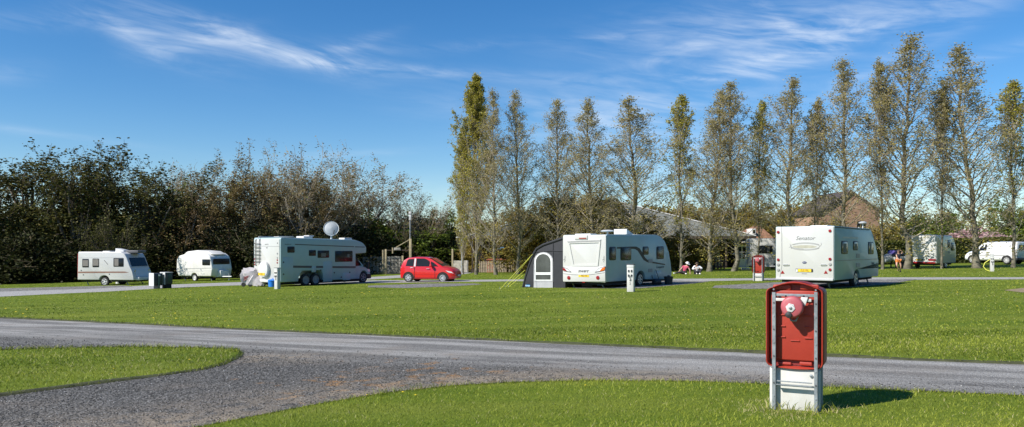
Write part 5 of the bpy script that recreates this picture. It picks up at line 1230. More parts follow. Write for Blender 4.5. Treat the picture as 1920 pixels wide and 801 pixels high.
# ================================================================== cars and van: lofted bodies
def vpaint(name, c): return mat(name, c, .28, .03, 2, coat=.8, dirt=tuple(v * .7 for v in c), dirt_scale=2, dirt_amt=.15)
def car_body(P, o, st, paint, wheels, windows, wr=.3, rim=None, spokes=7, ws=None, rearw=None, body_name='body', arch_m=None, arch_h=1.28):
    """st: stations (x, half width, floor z, belt z, roof z, roof half width)"""
    X = [s[0] for s in st]
    def half(x, z):
        w, zb_, zr, wr_ = (float(np.interp(x, X, [s[i] for s in st])) for i in (1, 3, 4, 5))
        return w if z <= zb_ else w * .97 + (wr_ - w * .97) * min(1, (z - zb_) / max(zr - .06 - zb_, .01))
    rings = []
    for x, w, z0, zb_, zr, wr_ in st:
        h = [(w * .9, z0), (w * .985, z0 + .1), (w, z0 + (zb_ - z0) * .55), (w * .97, zb_), (wr_, max(zr - .06, zb_ + .01)), (wr_ * .84, zr - .012), (wr_ * .4, zr)]
        rings.append([(x, -y, z) for y, z in h] + [(x, y, z) for y, z in h[::-1]])
    b = MB(); b.loft(rings, paint); b.build(body_name, o, ang=28)
    def gp(name, pts, m_, side, dd=.008):
        b = MB(); A = [(x, side * (half(x, z) - .02), z) for x, z in pts]; B = [(x, side * (half(x, z) + dd), z) for x, z in pts]; b.loft([A, B], m_); return b.build(name, o)
    for nm, pts, m_ in windows:
        for s in (-1, 1): gp(nm, pts, m_, s, .008 if m_ is not glass else .012)
    for x in wheels:
        for s in (-1, 1):
            b = MB(); w_ = float(np.interp(x, X, [q[1] for q in st])); b.prism([(x + wr * arch_h * math.cos(math.pi * i / 12), wr + wr * arch_h * math.sin(math.pi * i / 12)) for i in range(13)] + [(x - wr * arch_h, st[1][2] - .01), (x + wr * arch_h, st[1][2] - .01)], (0, s * w_, 0), XA, ZA, (0, s, 0), -.25, .004, arch_m or under); b.build('wheel_arch', o)
            wheel(o, x, s * (w_ + .015), wr, .2, spokes, rim_m=rim, side=s)
    def cross(name, xa, za, xb, zb_, m_, inset=.1, d=.012):
        wa, wb = half(xa, za) - inset, half(xb, zb_) - inset; n = Vector((-(zb_ - za), 0, xb - xa)).normalized(); n = n if n.z > 0 else -n; n *= d
        A = [Vector((xa, -wa, za)), Vector((xa, wa, za)), Vector((xb, wb, zb_)), Vector((xb, -wb, zb_))]
        b = MB(); b.loft([[p - n * 2 for p in A], [p + n for p in A]], m_); return b.build(name, o)
    return half, gp, cross
red = vpaint('red_car_paint', (0.62, 0.012, 0.014)); whitev = vpaint('white_van_paint', (0.78, 0.79, 0.8)); darkcar = vpaint('dark_blue_car_paint', (0.02, 0.025, 0.04)); silvercar = vpaint('silver_car_paint', (0.4, 0.41, 0.43))
z3 = lambda x, y: (690 + x / 5.007, 380 + y / 5.007)
HATCH = [(0, .60, .34, .8, .86, .5), (.05, .76, .26, .95, 1.05, .58), (.22, .81, .24, 1.0, 1.43, .62), (.5, .835, .22, 1.0, 1.58, .66), (1.1, .845, .22, .99, 1.635, .67), (1.75, .845, .22, .98, 1.615, .66), (2.1, .845, .22, .98, 1.54, .65), (2.5, .845, .22, .98, 1.3, .67), (2.92, .84, .22, .97, 1.04, .74), (3.3, .82, .22, .88, .96, .7), (3.55, .76, .24, .76, .86, .62), (3.7, .66, .27, .55, .72, .52), (3.74, .5, .32, .5, .6, .4)]
def hatch(x, y, deg, paint, label, name='parked_car'):
    P = Pose(x, y, deg); o = P.root(name, label, 'car')
    w = [('rear_side_window', [(.42, 1.04), (.95, 1.03), (.97, 1.5), (.6, 1.49), (.5, 1.4)], glass), ('door_pillar', [(.98, 1.02), (1.1, 1.02), (1.1, 1.53), (.99, 1.53)], lgrey), ('side_window', [(1.13, 1.03), (2.05, 1.03), (2.02, 1.34), (1.85, 1.46), (1.65, 1.53), (1.13, 1.53)], glass), ('quarter_window', [(2.12, 1.03), (2.62, 1.03), (2.3, 1.26), (2.1, 1.35)], glass),
         ('rub_strip', [(.95, .52), (2.55, .52), (2.55, .58), (.95, .58)], paint), ('door_seam', [(1.02, .3), (1.04, .3), (1.04, .97), (1.02, .97)], inkm), ('door_seam', [(2.4, .3), (2.42, .3), (2.42, .97), (2.4, .97)], inkm), ('slide_rail', [(.06, .93), (.95, .93), (.95, .97), (.06, .97)], alloy)]
    half, gp, cross = car_body(P, o, HATCH, paint, (.62, 2.93), w, .3)
    cross('windscreen', 2.0, 1.575, 2.86, 1.07, glass, .06)
    cross('rear_window', .2, 1.42, .05, 1.02, glass, .08)
    for s in (-1, 1):
        gp('headlight', [(3.12, .78), (3.5, .7), (3.62, .58), (3.3, .66)], clearl, s)
        b = MB(); b.tube([(2.2, s * .83, 1.02), (2.2, s * .93, 1.06)], .025, blackp, 6); b.box(2.12, 2.26, s * .98 - .09, s * .98 + .09, 1.0, 1.15, paint, .03); b.build('wing_mirror', o)
        b = MB(); b.tube([(1.85, s * .845, .88), (1.85, s * .88, .88), (2.05, s * .88, .89), (2.05, s * .845, .89)], .016, alloy, 6); b.build('door_handle', o)
    b = MB(); b.loft([[(3.5, -.66, .36), (3.5, .66, .36), (3.5, .66, .52), (3.5, -.66, .52)], [(3.76, -.46, .38), (3.76, .46, .38), (3.745, .46, .54), (3.745, -.46, .54)]], inkm); g_ = b.build('grille', o)
    b = MB(); b.box(3.745, 3.775, -.26, .26, .4, .5, whitep); b.build('number_plate', o)
    return o
x, y = G(*z3(700, 742)); a_ = R(-14)
xr = x - 2.93 * math.cos(a_) - (.845) * math.sin(a_) ; yr = y - 2.93 * math.sin(a_) + .845 * math.cos(a_)
hatch(xr, yr, -14, red, 'small bright red car parked on the gravel between the motorhome and the poplars')
x, y = atY(842, 500, 92)[:2]; hatch(x - 1.5, y, -30, darkcar, 'dark blue car half hidden behind the board fence beyond the red car')
x, y = atY(304, 512, 78)[:2]; hatch(x - .5, y, -40, darkcar, 'dark car in deep shade between the two white caravans on the left')
# -- van
z8 = lambda x, y: (1780 + x / 8.007, 420 + y / 8.007)
Y0 = 70.5; x0 = (1907 - CX) / F * Y0; c_, s_ = -.5, .866
Wv = 1.8; P = Pose(x0 - .5 * Wv * -s_ * -1, Y0 + .5 * Wv * -c_ * -1, math.degrees(math.atan2(s_, c_)))
# the near side is the van's left flank, so step from that corner to the middle of the rear
P = Pose(x0 + s_ * Wv / 2, Y0 - c_ * Wv / 2, math.degrees(math.atan2(s_, c_)))
o = P.root('van', 'white panel van parked nose-left by the hedge at the right edge', 'van'); o.scale = (1.12,) * 3
VAN = [(0, .82, .42, 1.05, 1.72, .66), (.04, .88, .34, 1.06, 1.79, .7), (.4, .9, .3, 1.06, 1.82, .72), (1.8, .9, .3, 1.06, 1.82, .72), (2.45, .9, .3, 1.05, 1.8, .71), (2.8, .9, .3, 1.05, 1.68, .69), (3.25, .89, .3, 1.04, 1.28, .72), (3.5, .87, .3, 1.0, 1.1, .78), (3.95, .84, .3, .86, .98, .7), (4.18, .76, .34, .7, .82, .6), (4.27, .62, .4, .55, .66, .5)]
vw = [('side_window', [(2.35, 1.08), (3.02, 1.08), (2.85, 1.4), (2.62, 1.58), (2.35, 1.58)], glass), ('quarter_window', [(3.08, 1.07), (3.34, 1.06), (3.1, 1.3), (2.95, 1.38)], glass), ('rub_strip', [(.75, .66), (3.2, .66), (3.2, .72), (.75, .72)], greyt), ('door_seam', [(2.28, .4), (2.295, .4), (2.295, 1.65), (2.28, 1.65)], greyt), ('door_seam', [(1.28, .4), (1.295, .4), (1.295, 1.7), (1.28, 1.7)], greyt), ('slide_rail', [(.15, 1.12), (1.28, 1.12), (1.28, 1.145), (.15, 1.145)], greyt), ('tail_light', [(.03, .75), (.14, .75), (.14, 1.1), (.03, 1.1)], redl)]
half, gp, cross = car_body(P, o, VAN, whitev, (.75, 3.5), vw, .32, rim=lgrey, spokes=8)
cross('windscreen', 2.78, 1.66, 3.42, 1.14, glass, .06)
for s in (-1, 1):
    gp('headlight', [(3.75, .8), (4.1, .74), (4.2, .6), (3.85, .64)], clearl, s)
    b = MB(); b.tube([(2.95, s * .9, 1.08), (2.95, s * 1.02, 1.1)], .03, blackp, 6); b.box(2.88, 3.0, s * 1.08 - .1, s * 1.08 + .1, 1.0, 1.3, blackp, .04); b.build('wing_mirror', o)
b = MB(); b.loft([[(3.9, -.84, .3), (3.9, .84, .3), (3.9, .84, .56), (3.9, -.84, .56)], [(4.3, -.6, .34), (4.3, .6, .34), (4.28, .6, .56), (4.28, -.6, .56)]], greyt, bevel=.03); b.build('front_bumper', o)
b = MB(); b.box(-.06, .12, -.88, .88, .32, .52, blackp, .03); b.build('rear_bumper', o)
b = MB(); b.box(-.015, .0, -.55, -.05, 1.12, 1.55, glass); b.box(-.015, .0, .05, .55, 1.12, 1.55, glass); b.build('rear_window', o)
# -- trailer with a purple cover behind the child
purple = mat('purple_canvas', (0.09, 0.07, 0.28), .7, .2, 5, bump=.4, bscale=10); greybag = mat('grey_foil_bag', (0.45, 0.46, 0.5), .5, .25, 6)
zc = lambda x, y: (1640 + x / 10.01, 440 + y / 10.01)
Y0 = 64.0
pt = lambda x, y: (lambda q: (q[0], q[2]))(atY(*zc(x, y), Y0))
x0, z0 = pt(420, 520); gz0 = float(gz(x0, Y0))
o = thing('trailer', 'small white trailer with a purple cover on top, behind the running child', 'trailer', (x0, Y0, gz0))
L_ = lambda x, y: (pt(x, y)[0] - x0, pt(x, y)[1] - gz0)
b = MB(); b.prism([L_(*q) for q in ((292, 412), (560, 392), (562, 470), (430, 485), (325, 490))], (0, 0, 0), XA, ZA, YA, -.6, .6, whitep, .05); b.build('hull', o)
b = MB(); b.prism([L_(*q) for q in ((270, 395), (300, 375), (560, 355), (562, 395), (290, 412))], (0, 0, 0), XA, ZA, YA, -.62, .62, blackp, .04); b.build('rim', o)
b = MB(); b.prism([L_(*q) for q in ((288, 368), (300, 320), (330, 290), (375, 305), (410, 350), (405, 368))], (0, 0, 0), XA, ZA, YA, -.5, .5, purple, .1, 3); b.build('canvas_cover', o)
b = MB(); zl = L_(400, 490)[1]
for x in (-.3, .5): b.beam((x, -.4, zl + .05), (x, -.4, 0.0), .08, .08, under); b.beam((x, .4, zl + .05), (x, .4, 0.0), .08, .08, under)
b.build('legs', o)
b = MB(); b.lathe([(.25, -.1), (.28, -.08), (.28, .08), (.25, .1)], (.15, -.62, .28), YA, rubber, 18); b.build('wheel', o)
x1, z1_ = pt(225, 440); b = MB(); r_ = .42; b.lathe([(.05, -.45), (.25, -.38), (.34, -.1), (.34, .12), (.24, .36), (.05, .45)], (0, 0, .32), (1, .2, .35), greybag, 14)
tag(b.build('bag'), 'bulky silver-grey bag on the grass left of the small white trailer', 'bag').location = (x1, Y0 - .2, max(gz0, z1_ - .32))
# ================================================================== hose points
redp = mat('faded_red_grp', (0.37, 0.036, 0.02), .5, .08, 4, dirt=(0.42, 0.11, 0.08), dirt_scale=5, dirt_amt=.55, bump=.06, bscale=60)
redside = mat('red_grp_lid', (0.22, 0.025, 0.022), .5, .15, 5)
bellp = mat('faded_pink_bell_paint', (0.46, 0.1, 0.12), .45, .12, 9, dirt=(0.5, 0.25, 0.25), dirt_scale=9, dirt_amt=.4)
wpost = mat('white_painted_board', (0.62, 0.61, 0.58), .6, .04, 4, dirt=(0.42, 0.4, 0.3), dirt_scale=5, dirt_amt=.45)
greypost = mat('grey_board_edge', (0.3, 0.33, 0.34), .7, .15, 5)
zf = lambda x, y: (1430 + x / 5.72, 520 + y / 5.72)
zg = lambda x, y: (1430 + x / 5.72, 650 + y / 5.72)
fx0, fy0 = FIRE_XY
P = Pose(fx0, fy0, 63)
o = fire = P.root('hose_point', 'big red hose cabinet with a pink alarm bell, close by in the foreground', 'hose cabinet')
yz = lambda q, d=0.0: P.rear(*q, -d)
c0 = yz(zf(352, 320)); cy = c0[0]
yl, yr = yz(zf(38, 400))[0], yz(zf(655, 400))[0]; cy = (yl + yr) / 2; hw = abs(yl - yr) / 2
ztp, zsh = yz(zf(352, 48))[1], yz(zf(90, 110))[1]; zlo, zbs = yz(zg(400, 248))[1], yz(zg(100, 205))[1]
def cab(inset, n=10):
    w = hw - inset; out = []
    for i in range(n + 1):                                        # arched top, left to right
        t = -1 + 2 * i / n; out.append((cy - t * (w - .05), zsh + (ztp - inset - zsh) * (1 - t * t)))
    for i in range(1, 5): a = R(90 - i * 22.5); out.append((cy - (w - .05) - .05 * math.cos(a), zsh - .05 + .05 * math.sin(a)))
    for i in range(0, 4): a = R(-i * 22.5); out.append((cy - (w - .05) - .05 * math.cos(a), zbs + .05 + .05 * math.sin(a)))
    for i in range(n + 1):
        t = 1 - 2 * i / n; out.append((cy - t * (w - .05), zbs - (zbs - zlo - inset) * (1 - t * t)))
    for i in range(1, 5): a = R(-90 + i * 22.5); out.append((cy + (w - .05) + .05 * math.cos(a), zbs + .05 + .05 * math.sin(a)))
    for i in range(0, 4): a = R(i * 22.5); out.append((cy + (w - .05) + .05 * math.cos(a), zsh - .05 + .05 * math.sin(a)))
    return out
A_, B_ = cab(0), cab(.02); C_ = cab(.03)
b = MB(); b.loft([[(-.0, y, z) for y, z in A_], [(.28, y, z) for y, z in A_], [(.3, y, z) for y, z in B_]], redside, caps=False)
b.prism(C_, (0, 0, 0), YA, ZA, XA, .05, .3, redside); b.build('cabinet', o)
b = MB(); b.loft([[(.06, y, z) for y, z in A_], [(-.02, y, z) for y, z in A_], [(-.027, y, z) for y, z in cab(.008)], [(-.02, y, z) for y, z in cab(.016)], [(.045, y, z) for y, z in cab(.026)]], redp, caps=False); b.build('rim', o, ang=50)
ya, yb = yz(zf(84, 400))[0], yz(zf(600, 400))[0]; za, zb2 = yz(zf(300, 142))[1], yz(zg(300, 150))[1]
FR = dict(o=(.05, 0, 0), ux=YA, uy=ZA, n=(-1, 0, 0))
b = MB(); b.prism([(ya, zb2), (yb, zb2), (yb, za), (ya, za)], FR['o'], YA, ZA, (-1, 0, 0), -.01, .035, redp, .012, 3)
for q in ((105, 78, 300, 140), (395, 78, 600, 140)): b.prism(rrect(*cc(yz(zf(q[0], q[1])), yz(zf(q[2], q[3]))), .015), FR['o'], YA, ZA, (-1, 0, 0), -.01, .03, redp, .01)
for q in ((160, 165, 305, 205), (390, 165, 528, 215)): b.prism(rrect(*cc(yz(zg(q[0], q[1])), yz(zg(q[2], q[3]))), .01), FR['o'], YA, ZA, (-1, 0, 0), -.01, .03, redp, .01)
b.build('back_panel', o)
b = MB()
for y in (395, 515, 632): b.prism(rrect(*cc(yz(zf(152, y)), yz(zf(242, y + 16))), .004), FR['o'], YA, ZA, (-1, 0, 0), .03, .047, redp, .004)
for y in (405, 528, 648): b.prism(rrect(*cc(yz(zf(444, y)), yz(zf(530, y + 16))), .004), FR['o'], YA, ZA, (-1, 0, 0), .03, .047, redp, .004)
for y in (412, 540, 655): b.prism(rrect(*cc(yz(zf(590, y)), yz(zf(640, y + 16))), .004), FR['o'], YA, ZA, (-1, 0, 0), -.005, .02, redp, .004)
b.prism(rrect(*cc(yz(zf(295, 675)), yz(zf(395, 690))), .004), FR['o'], YA, ZA, (-1, 0, 0), .03, .045, redp, .004); b.build('moulding', o)
# white board standing behind, and the galvanised frame in front
yl2, yr2 = yz(zg(75, 500), 0)[0], yz(zg(618, 500), 0)[0]
b = MB(); b.box(.0, .045, yr2, yl2, -.1, zlo + .004, wpost, .006); b.build('board', o)
b = MB(); b.box(.07, .1, yr2 + .01, yl2 - .01, -.1, zbs + .1, wpost, .006); b.build('rear_board', o)
b = MB(); b.box(.101, .2, yr2 - .003, yr2 + .05, -.1, zbs + .1, greypost, .004); b.box(.101, .2, yl2 - .05, yl2 + .003, -.1, zbs + .1, greypost, .004); b.build('board_edge', o)
def upright(xa, xb):
    y0, y1 = yz(zf(xa, 400), .05)[0], yz(zf(xb, 400), .05)[0]; zt_ = yz(zf(xa, 160), .05)[1]
    b = MB(); y0, y1 = max(y0, y1), min(y0, y1)
    b.box(-.055, -.049, y1, y0, -.05, zt_, steel); b.box(-.049, -.012, y0 - .006, y0, -.05, zt_, steel); b.box(-.049, -.012, y1, y1 + .006, -.05, zt_, steel)
    for k in range(9): b.lathe([(.008, 0), (.008, .004), (.001, .005)], (-.055, (y0 + y1) / 2, .12 + k * .12), (-1, 0, 0), inkgrey if k % 2 else steel, 8)
    b.build('upright', o)
upright(102, 138); upright(553, 588)
def bar(name, q, m_, d, t=.012, bev=.003):
    p0, p1 = yz(q[0], d), yz(q[1], d); b = MB(); b.prism(rrect(*cc(p0, p1), .004), (-d, 0, 0), YA, ZA, (-1, 0, 0), -t, 0, m_, bev); return b.build(name, o)
tb = bar('top_bar', (zf(138, 174), zf(555, 214)), steel, .045); bar('bell_bar', (zf(140, 222), zf(522, 265)), wpost, .058, .01)
lb = bar('lower_bar', (zg(150, 362), zg(530, 402)), steel, .045); p0, p1 = yz(zg(150, 398), .04), yz(zg(530, 420), .04)
b = MB(); b.box(-.075, -.04, p1[0], p0[0], p0[1] - .004, p0[1], steel); b.build('flange', lb)
b = MB()
for q in (zf(248, 202), zf(440, 205), zf(488, 218)): y, z = yz(q, .045); b.lathe([(.009, 0), (.009, .004), (.001, .005)], (-.045, y, z), (-1, 0, 0), inkm, 8)
b.build('bolt', tb)
b = MB(); y, z = yz(zg(522, 315), .0); b.lathe([(.014, 0), (.014, .012), (.006, .014), (.001, .02)], (.0, y, z), (-1, 0, 0), steel, 10); b.build('bolt', o)
# bell
y, z = yz(zf(318, 318), .1); rB = abs(yz(zf(192, 318), .1)[0] - yz(zf(438, 318), .1)[0]) / 2
g = thing('bell', None, None); g.parent = o; g.location = (-.06, y, z)
b = MB(); b.lathe([(rB * .97, .0), (rB, .012), (rB, .048), (rB * .97, .062), (rB * .9, .071), (rB * .8, .075), (rB * .5, .08), (.001, .083)], (0, 0, 0), (-1, 0, 0), bellp, 40); bd = b.build('gong', g, ang=50)
b = MB(); b.lathe([(rB * .6, -.02), (rB * .6, .02)], (0, 0, 0), (-1, 0, 0), blackp, 20); b.build('bell_back', g)
yl_, zl_ = y - yz(zf(297, 328), .146)[0], z - yz(zf(297, 328), .146)[1]
hx = [(-yl_ + rB * .42 * math.cos(R(60 * i + 12)), -zl_ + rB * .42 * math.sin(R(60 * i + 12))) for i in range(6)]
b = MB(); b.prism(hx, (-.084, 0, 0), YA, ZA, (-1, 0, 0), -.004, .003, whitep, .001); lb_ = b.build('label', bd)
b = MB(); b.lathe([(.014, 0), (.014, .008), (.006, .012), (.001, .014)], (-.086, -yl_, -zl_), (-1, 0, 0), steel, 12); b.build('centre_bolt', bd)
b = MB()
for i in range(7):
    a = R(40 + i * 18); b.beam((-.0872, -yl_ + rB * .27 * math.cos(a), -zl_ + rB * .27 * math.sin(a)), (-.0872, -yl_ + rB * .34 * math.cos(a + .12), -zl_ + rB * .34 * math.sin(a + .12)), .0025, .001, inkgrey, up=(1, 0, 0))
b.build('label_print', lb_)
q = yz(zf(282, 402), .12); b = MB(); b.lathe([(.001, -.03), (.026, -.024), (.03, 0), (.026, .02), (.001, .028)], (-.075, q[0] - y, q[1] - z), (-1, 0, 0), blackp, 18); b.build('striker', g)
q = yz(zf(330, 455), .08); b = MB(); b.tube([(-.02, q[0] - y - .04, q[1] - z + .03), (-.02, q[0] - y - .02, q[1] - z - .01), (-.02, q[0] - y + .02, q[1] - z - .01), (-.02, q[0] - y + .035, q[1] - z + .03)], .008, steel, 6); b.build('lower_bracket', g)
q = yz(zf(448, 252), .07); b = MB(); b.prism([(-.03, .03), (.03, .03), (.02, -.03), (-.005, -.05)], (0, q[0] - y, q[1] - z), YA, ZA, (-1, 0, 0), -.01, .012, whitep, .003); b.build('lug', g)
x, y_ = G(1422, 527)
copy_tree(fire, (x, y_, float(gz(x, y_)) - .02), R(62), (1.17, 1.17, 1.17), 'red hose cabinet standing far off, left of the caravan with the oval emblem')

# ================================================================== white service posts
def post(px, py, h, w, deg, label, cap, num=None):
    x, y = G(px, py); P = Pose(x, y, deg); o = P.root('service_post', label, 'service post', 'white electric service posts')
    b = MB(); b.box(-w / 2, w / 2, -w / 2, w / 2, -.1, h - .12, wpost, .006); b.build('post', o)
    b = MB(); b.box(-w / 2 - .006, w / 2 + .006, -w / 2 - .006, w / 2 + .006, h - .125, h - .01, whitep, .006); b.build('collar', o)
    b = MB(); b.box(-w / 2 - .015, w / 2 + .015, -w / 2 - .015, w / 2 + .015, h - .015, h + .012, cap, .006); b.build('cap', o)
    for sy in (-.22, .22):
        for z in (h - .24, h - .42):
            b = MB(); b.lathe([(w * .13, -.01), (w * .13, .02), (w * .08, .025), (.001, .026)], (-w / 2, sy * w, z), (-1, 0, 0), inkm, 10); b.beam((-w / 2 - .02, sy * w, z), (-w / 2 - .03, sy * w + .02, z - .05), .03, .02, inkgrey); b.build('socket', o)
    b = MB(); b.tube([(-w / 2, 0, h - .46), (-w / 2 - .05, .01, h - .5), (-w / 2 - .03, -.02, h - .6), (-w / 2 - .01, .02, h - .64)], .012, inkgrey, 6); b.build('tap', o)
    if num: text(num, .13, o, (-w / 2, 0, h * .3), (0, -1, 0), ZA, inkgrey, off=.003)
    b = MB(); b.box(w / 2, w / 2 + .02, -.06, .06, h * .3, h * .7, greypost, .004); b.build('rear_hatch', o)
    return o
post(1183, 547, 1.07, .26, 68, 'white service post with dark sockets in front of the caravan with the wave stripe', inkgrey, '2')
post(520, 542, 1.12, .22, 60, 'white service post with a dark cap beside the rear corner of the motorhome', inkgrey)
b_ = post(1860, 509, 1.05, .2, 70, 'pale service post with a yellow hose in front of the white van', inkgrey)
b = MB(); b.tube([(-.05, .12, .75), (-.08, .4, .55), (-.1, .5, .3), (-.12, .35, .1), (-.15, .15, .02)], .025, ropem, 6); b.build('yellow_hose', b_)
b = MB(); b.box(-.09, .09, -.42, .42, .84, .87, greypost); b.build('tap_arm', b_)

# service cabinets by the left road
dgreen = mat('dark_green_steel', (0.02, 0.055, 0.045), .4, .15, 4); dgrey = mat('dark_grey_steel', (0.05, 0.05, 0.06), .5, .2, 5)
zq = lambda x, y: (270 + x / 13.35, 490 + y / 13.35)
def cabinet(c1, c2, label, base):
    x, y = G(*zq((c1[0] + c2[0]) / 2, base)); o = thing('service_cabinet', label, 'cabinet', (x, y, float(gz(x, y))), R(50)); s = y / F / 13.35
    w = (c2[0] - c1[0]) * s; z1, z0 = (base - c1[1]) * s, (base - c2[1]) * s; return o, w, z0, z1, s
o, w, z0, z1, s = cabinet((175, 300), (430, 605), 'dark waste bin with a thin green post before it, by the left road', 685)
b = MB(); b.box(-w * .45, w * .45, -.28, .28, z0, z1, dgrey, .03); b.build('box', o)
b = MB(); b.box(-w * .45 - .012, -w * .45 - .002, -.3, .3, z0 - .02, z1 + .02, whitep); b.build('white_side', o)
b = MB(); b.box(w * .3, w * .42, -.295, -.28, z0 + .05, z1 + .01, dgreen, .003); b.build('green_strip', o)
b = MB(); b.box(w * .0 - .04, w * .0 + .04, -.42, -.34, -.1, z1 - .05, dgreen, .01); b.lathe([(.05, 0), (.05, .02), (.001, .04)], (0, -.42, z1 - .12), (0, -1, 0), whitep, 12); b.build('post', o)
b = MB(); b.box(-.05, .05, -.34, .2, 0, z0 + .05, dgrey); b.build('foot', o)
o, w, z0, z1, s = cabinet((460, 285), (665, 570), 'dark green cabinet with a bright white side on a black base, by the left road', 675)
b = MB(); b.box(-w * .48, w * .48, -.3, .3, z0, z1, dgrey, .03); b.build('box', o)
b = MB(); b.box(-w * .48 - .014, -w * .48 - .002, -.32, .32, z0 - .02, z1 + .02, whitep); b.build('white_side', o)
b = MB(); b.box(-w * .1, w * .3, -.315, -.298, z0 + .1, z1 - .05, dgreen, .004); b.build('door', o)
b = MB(); b.box(-w * .3, w * .4, -.25, .25, -.05, z0 + .02, under, .02); b.build('base', o)
b = MB(); b.box(-w * .5, w * .5, -.34, .34, z1, z1 + .03, lgrey, .008); b.build('lid', o)

# ================================================================== fences, gate, barrier, lamps
oldwood = mat('weathered_grey_boards', (0.32, 0.3, 0.26), .9, .4, 3, bump=.4, bscale=20, dirt=(0.12, 0.12, 0.08), dirt_scale=2, dirt_amt=.6)
yellowpost = mat('new_timber', (0.4, 0.33, 0.2), .8, .2, 5)
darkwood = mat('dark_brown_timber', (0.06, 0.042, 0.03), .85, .3, 5)
fencewood = mat('brown_fence_boards', (0.26, 0.21, 0.15), .9, .35, 4)
ironm = mat('dark_iron', (0.035, 0.035, 0.035), .6, .2, 6)
def boards(name, label, a, b_, h, m_, w=.16, gap=.02, rails=True, rail_m=None, z0=.05, postgap=2.4, group=None, post_m=None):
    (xa, ya), (xb, yb) = a, b_; L_ = math.hypot(xb - xa, yb - ya)
    o = thing(name, label, 'fence', (xa, ya, float(gz(xa, ya))), math.atan2(yb - ya, xb - xa), group); k = int(L_ / (w + gap)); m = MB(); g_ = random.Random(k)
    dz = float(gz(xb, yb)) - float(gz(xa, ya))
    for i in range(k): x = i * (w + gap); z = dz * x / L_; m.box(x, x + w, -.012, .012, z + z0, z + h + g_.uniform(-.015, .015), m_)
    m.build('boards', o)
    for i in range(int(L_ / postgap) + 1):
        x = min(i * postgap, L_); m = MB(); z = dz * x / L_; m.box(x - .05, x + .05, .03, .13, z - .1, z + h + .06, post_m or rail_m or m_, .006); m.build('post', o)
    for z in (.3, h - .25): m = MB(); m.beam((0, .02, z), (L_, .02, z + dz), .06, .09, rail_m or m_); m.build('rail', o)
    return o
zp = lambda x, y: (690 + x / 8.9, 440 + y / 8.9)
Y1 = 84.0
A = atY(*zp(-90, 650), Y1); B = atY(*zp(570, 650), Y1)
boards('board_fence', 'weathered grey board fence left of the red car behind the metal gate', A[:2], B[:2], (650 - 362) / 8.9 * Y1 / F, oldwood, .32, .05, rail_m=darkwood)
def pole(name, px0, py0, px1, py1, Y, r, m_, label, cat, square=True):
    x, _, z1 = atY(px1, py1, Y); x, y, zb_ = atY(px0, py0, Y); z0 = float(gz(x, y)); m = MB()
    if square: m.box(-r, r, -r, r, -.1, z1 - z0, m_, .01)
    else: m.tube([(0, 0, -.1), (0, 0, z1 - z0)], r, m_, 10)
    o = m.build(name); o.location = (x, y, z0); return tag(o, label, cat)
pole('timber_post', *zp(297, 655), *zp(297, 245), 80, .09, yellowpost, 'tall pale timber gate post left of the metal gate', 'post')
pole('timber_post', *zp(249, 640), *zp(249, 255), 82, .07, yellowpost, 'slim pale timber post just left of the gate post', 'post')
pole('timber_post', *zp(578, 650), *zp(578, 352), 80, .09, yellowpost, 'short pale timber gate post by the rear of the red car', 'post')
zr = lambda x, y: (820 + x / 7.283, 420 + y / 7.283)
pole('timber_post', *zr(207, 600), *zr(207, 342), 78, .08, yellowpost, 'lone pale timber post behind the bonnet of the red car', 'post')
Y = 79.5; ga = atY(*zp(318, 650), Y); gb = atY(*zp(575, 650), Y); zg0 = float(gz(ga[0], Y)); s_ = Y / F / 8.9
o = thing('field_gate', 'dark metal bar gate between two pale timber posts', 'gate', (ga[0], Y, zg0)); L_ = gb[0] - ga[0]
zs = [(650 - y) * s_ for y in (648, 610, 575, 535, 435)]
m = MB()
for z in zs: m.tube([(0, 0, max(z, .06)), (L_, 0, max(z, .06))], .03, ironm, 6)
m.tube([(0, 0, .05), (L_, 0, zs[-1])], .025, ironm, 6); m.build('bars', o)
for x in (0, L_ * .25, L_ * .5, L_ * .74, L_): m = MB(); m.tube([(x, 0, .03), (x, 0, (650 - (375 if 0 < x < L_ else 430)) * s_)], .032, ironm, 6); m.build('stile', o)
# height barrier
Y = 81; p = atY(*zp(708, 560), Y); z0 = float(gz(p[0], Y)); q = lambda x, y: (lambda r: (r[0] - p[0], 0, r[2] - z0))(atY(*zp(x, y), Y))
o = thing('height_barrier', 'timber height barrier with a slanting brace above the metal gate', 'barrier', (p[0], Y, z0))
m = MB(); m.box(-.12, .12, -.12, .12, -.1, q(708, 68)[2], yellowpost, .01); m.build('post', o)
m = MB(); m.beam(q(270, 262), q(715, 262), .1, .1, darkwood); m.build('beam', o)
m = MB(); m.beam(q(465, 215), q(710, 72), .08, .08, yellowpost); m.build('brace', o)
b0, b1 = q(430, 262), q(550, 218); m = MB(); m.prism([(b0[0], b0[2]), (b1[0], b0[2]), (b1[0] - .06, b1[2]), (b0[0] + .06, b1[2])], (0, -.1, 0), XA, ZA, (0, -1, 0), -.03, .03, oldwood, .01); m.build('sign_board', o)
b0 = q(410, 300); m = MB(); m.box(b0[0] - .06, b0[0] + .06, -.06, .06, b0[2] - .1, q(410, 215)[2], yellowpost); m.build('end_block', o)
